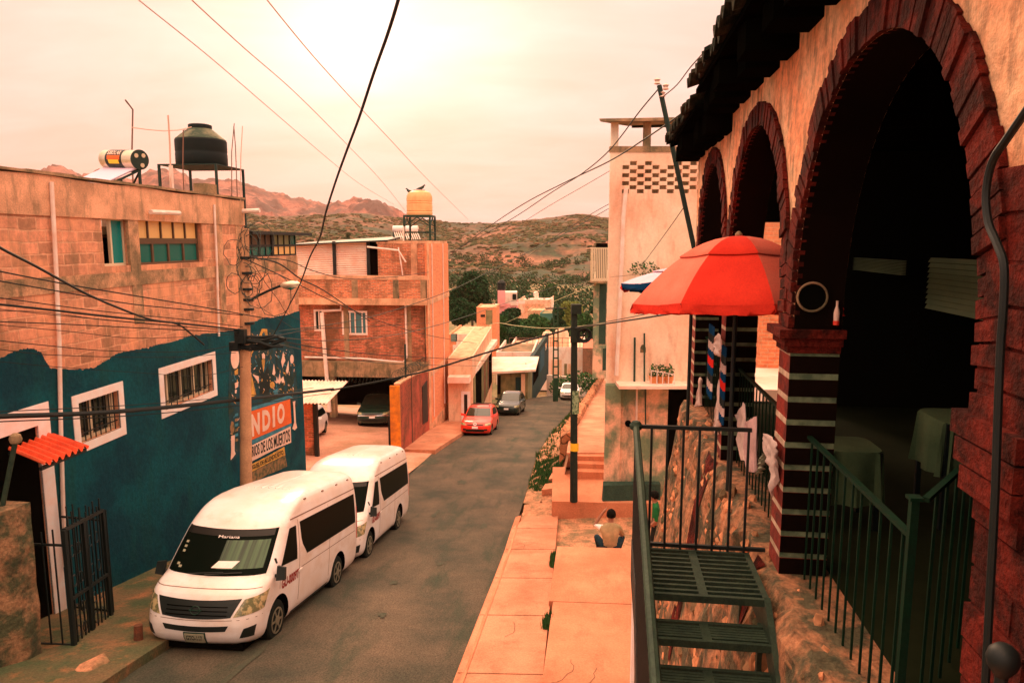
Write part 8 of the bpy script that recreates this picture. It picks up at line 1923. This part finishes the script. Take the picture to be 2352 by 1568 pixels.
# ================================================================ people
def person(label, pos, yaw, J, bones, mats, fr=WO, sub=2):
    """J: joints in a local frame (x = facing, y = left, z up); bones: (a, b, radius a, radius b, material index)"""
    me = bpy.data.meshes.new('person'); names = list(J); idx = {n: i for i, n in enumerate(names)}; rad = {}
    for a, b, ra, rb, m in bones: rad.setdefault(a, ra); rad.setdefault(b, rb)
    me.from_pydata([J[n] for n in names], [(idx[a], idx[b]) for a, b, *_ in bones], [])
    ob = bpy.data.objects.new('person', me); COL.objects.link(ob)
    md = ob.modifiers.new('s', 'SKIN'); md.use_smooth_shade = True
    for i, n in enumerate(names):
        v = me.skin_vertices[0].data[i]; r = rad[n]; v.radius = r if isinstance(r, tuple) else (r, r); v.use_root = (n == 'pelvis')
    m2 = ob.modifiers.new('u', 'SUBSURF'); m2.levels = sub; m2.render_levels = sub
    dg = bpy.context.evaluated_depsgraph_get(); dg.update(); out = bpy.data.meshes.new_from_object(ob.evaluated_get(dg)); out.name = 'person_body'
    COL.objects.unlink(ob); bpy.data.objects.remove(ob); bpy.data.meshes.remove(me)
    segs = [(Vector(J[a]), Vector(J[b]), m) for a, b, ra, rb, m in bones]
    for p in out.polygons:
        best = None
        for a, b, m in segs:
            ab = b - a; f = max(0, min(1, (p.center - a).dot(ab) / max(1e-9, ab.length_squared))); d = (p.center - a - ab * f).length
            if best is None or d < best[0]: best = (d, m)
        p.material_index = best[1]; p.use_smooth = True
    for m in mats: out.materials.append(m)
    t = thing('person', label, 'person', pos, fr); t.o.rotation_euler = (0, 0, yaw); o = bpy.data.objects.new('body', out); COL.objects.link(o); o.parent = t.o
    return t
def attach(t, name, mb, mat): 
    me = mb.mesh(name, (0, 0, 0), True); me.materials.append(mat); o = bpy.data.objects.new(name, me); COL.objects.link(o); o.parent = t.o; return o
m_skin = M('brown_skin', A(150, 84, 52), .6); m_hair = M('black_hair', (.004, .004, .003), .8, spec=.1); m_jean = M('dark_jeans', A(26, 46, 44), .9, col2=A(18, 34, 34), scale=12); m_shirt = M('faded_khaki_shirt', A(190, 128, 78), .9, col2=A(140, 104, 60), scale=5, contrast=.6); m_gshirt = M('green_shirt', A(16, 96, 34), .85, col2=A(12, 70, 28), scale=6); m_shoe = M('dark_shoe', A(26, 22, 14), .8); m_sleeve = M('white_sleeve', A(255, 205, 176), .85)
def fingers(J, bones, w, base, d, up, side, m):
    """five unequal bent fingers on the palm"""
    d, up, side = Vector(d), Vector(up), Vector(side)
    for i, (off, ln) in enumerate(((-.026, .055), (-.009, .068), (.009, .064), (.026, .05))):
        a = Vector(base) + side * off + d * .03; J[f'{w}k{i}'] = a; J[f'{w}t{i}'] = a + d * ln * .8 + up * ln * .45; bones += [(w, f'{w}k{i}', .02, .011, m), (f'{w}k{i}', f'{w}t{i}', .011, .007, m)]
    a = Vector(base) - side * .035 + d * .005; J[f'{w}k5'] = a; J[f'{w}t5'] = a + d * .035 - side * .022; bones += [(w, f'{w}k5', .02, .012, m), (f'{w}k5', f'{w}t5', .012, .008, m)]
def face(t, c, fx, r, hair=True):
    c = Vector(c); f = Vector(fx); s_ = Vector((-f.y, f.x, 0))
    mb = MB()
    for k in (-1, 1): clump(mb, c + f * r * .86 + s_ * k * r * .36 + Vector((0, 0, .01)), (.012, .012, .009), random.Random(1))
    attach(t, 'eyes', mb, m_void)
    mb = MB(); clump(mb, c + f * r * 1.0 + Vector((0, 0, -.025)), (.016, .013, .022), random.Random(2)); attach(t, 'nose', mb, m_skin)
    mb = MB(); clump(mb, c + f * r * .88 + Vector((0, 0, -.065)), (.01, .026, .007), random.Random(2)); attach(t, 'mouth', mb, M('lips', A(120, 56, 40), .6))
    mb = MB()
    for k in (-1, 1): clump(mb, c + s_ * k * r * .92 + Vector((0, 0, -.01)), (.02, .012, .03), random.Random(3))
    attach(t, 'ears', mb, m_skin)
def hair_cap(t, c, f, r, low=-.2):
    mb = MB(); c = Vector(c); f = Vector(f); rows = []
    for i in range(9):
        th = math.pi * i / 8 * .62; row = []
        for j in range(25):
            ph = 2 * math.pi * j / 24; d = Vector((math.cos(ph), math.sin(ph), 0)); front = d.dot(f); th2 = th * (1.0 - .38 * max(0, front)); p = c + Vector((d.x * math.sin(th2) * r * 1.07, d.y * math.sin(th2) * r * .98, math.cos(th2) * r * 1.2 + .01)); row.append(p)
        rows.append(row)
    mb.grid(rows); attach(t, 'hair', mb, m_hair)
# man sitting on the pavement edge, back to us, one hand raised to his head
Ys_ = 16.0; hp = atY(1402, 1172, Ys_ + .1); px_ = hp.x; zp = -7.27
J = {'pelvis': (0, 0, .13), 'spine': (.03, 0, .32), 'chest': (.09, 0, .52), 'neck': (.14, -.01, .66), 'headlow': (.17, -.015, .74), 'head': (.19, -.02, .84),
     'hipL': (.05, .11, .12), 'hipR': (.05, -.11, .12), 'kneeL': (.32, .29, .30), 'kneeR': (.32, -.29, .30), 'ankL': (.42, .22, -.06), 'ankR': (.42, -.22, -.06), 'toeL': (.58, .25, -.09), 'toeR': (.58, -.25, -.09),
     'shL': (.09, .19, .57), 'shR': (.10, -.19, .57), 'elL': (.16, .33, .60), 'elR': (.24, -.29, .36), 'wrL': (.20, .17, .84), 'wrR': (.40, -.20, .32)}
bones = [('pelvis', 'spine', (.17, .12), (.165, .115), 0), ('spine', 'chest', .15, (.18, .115), 0), ('chest', 'neck', (.18, .115), .06, 0), ('neck', 'headlow', .058, .07, 1), ('headlow', 'head', .075, .088, 1),
         ('pelvis', 'hipL', .1, .10, 2), ('pelvis', 'hipR', .1, .10, 2), ('hipL', 'kneeL', .10, .068, 2), ('hipR', 'kneeR', .10, .068, 2), ('kneeL', 'ankL', .066, .045, 2), ('kneeR', 'ankR', .066, .045, 2), ('ankL', 'toeL', .045, .035, 3), ('ankR', 'toeR', .045, .035, 3),
         ('chest', 'shL', .12, .07, 0), ('chest', 'shR', .12, .07, 0), ('shL', 'elL', .068, .048, 4), ('shR', 'elR', .068, .05, 0), ('elL', 'wrL', .045, .032, 1), ('elR', 'wrR', .045, .032, 1)]
J['handL'] = (.21, .12, .90); J['handR'] = (.46, -.17, .30); bones += [('wrL', 'handL', .03, .03, 1), ('wrR', 'handR', .03, .03, 1)]
fingers(J, bones, 'handL', J['handL'], (0, -.5, .85), (.3, -.5, 0), (1, 0, 0), 1); fingers(J, bones, 'handR', J['handR'], (.9, 0, -.3), (0, 0, -.8), (0, -1, 0), 1)
J = {k: Vector(v) * 1.1 for k, v in J.items()}
man = person('man in khaki shirt and jeans sitting on the pavement edge, hand raised to his head', (Ys_, -px_, zp), R(86), J, bones, (m_shirt, m_skin, m_jean, m_shoe, m_sleeve))
hair_cap(man, (.203, -.022, .902), (1, 0, 0), .115); face(man, (.209, -.022, .902), (1, 0, 0), .10)
# woman or man in green, standing by the stone base
Yg = 14.9; gp_ = atY(1508, 1132, Yg); zg = rz(14.8) + .34; Hs = (gp_.z + .02 - zg) / 1.70
J = {'pelvis': (0, 0, .92), 'spine': (-.01, 0, 1.10), 'chest': (.01, 0, 1.32), 'neck': (.03, 0, 1.47), 'headlow': (.05, 0, 1.53), 'head': (.06, 0, 1.62), 'hipL': (0, .09, .88), 'hipR': (0, -.09, .88), 'kneeL': (.08, .10, .48), 'kneeR': (-.02, -.10, .48), 'ankL': (.06, .10, .08), 'ankR': (-.12, -.10, .08), 'toeL': (.2, .11, .03), 'toeR': (.02, -.11, .03),
     'shL': (.01, .18, 1.38), 'shR': (.01, -.18, 1.38), 'elL': (-.02, .23, 1.10), 'elR': (-.05, -.23, 1.10), 'wrL': (.14, .19, .94), 'wrR': (.10, -.20, .92), 'handL': (.19, .18, .90), 'handR': (.14, -.19, .87)}
bones = [('pelvis', 'spine', (.15, .11), (.14, .105), 2), ('spine', 'chest', .13, (.165, .11), 0), ('chest', 'neck', (.165, .11), .055, 0), ('neck', 'headlow', .052, .065, 1), ('headlow', 'head', .072, .086, 1), ('pelvis', 'hipL', .1, .095, 2), ('pelvis', 'hipR', .1, .095, 2), ('hipL', 'kneeL', .092, .062, 2), ('hipR', 'kneeR', .092, .062, 2), ('kneeL', 'ankL', .058, .042, 2), ('kneeR', 'ankR', .058, .042, 2), ('ankL', 'toeL', .04, .032, 3), ('ankR', 'toeR', .04, .032, 3),
         ('chest', 'shL', .11, .062, 0), ('chest', 'shR', .11, .062, 0), ('shL', 'elL', .06, .046, 0), ('shR', 'elR', .06, .046, 0), ('elL', 'wrL', .042, .03, 1), ('elR', 'wrR', .042, .03, 1), ('wrL', 'handL', .028, .028, 1), ('wrR', 'handR', .028, .028, 1)]
J = {k: Vector(v) * Hs for k, v in J.items()}
fingers(J, bones, 'handL', J['handL'], (.6, 0, -.75), (.5, 0, 0), (0, 1, 0), 1); fingers(J, bones, 'handR', J['handR'], (.6, 0, -.75), (.5, 0, 0), (0, -1, 0), 1)
m_trs = M('dark_trousers', A(22, 24, 17), .9)
gpn = person('person in a green shirt and dark trousers standing by the stone base', (Yg, -gp_.x, zg), R(168), J, bones, (m_gshirt, m_skin, m_trs, m_shoe))
hair_cap(gpn, Vector((.05, 0, 1.60)) * Hs, (1, 0, 0), .10); face(gpn, Vector((.06, 0, 1.60)) * Hs, (1, 0, 0), .092)
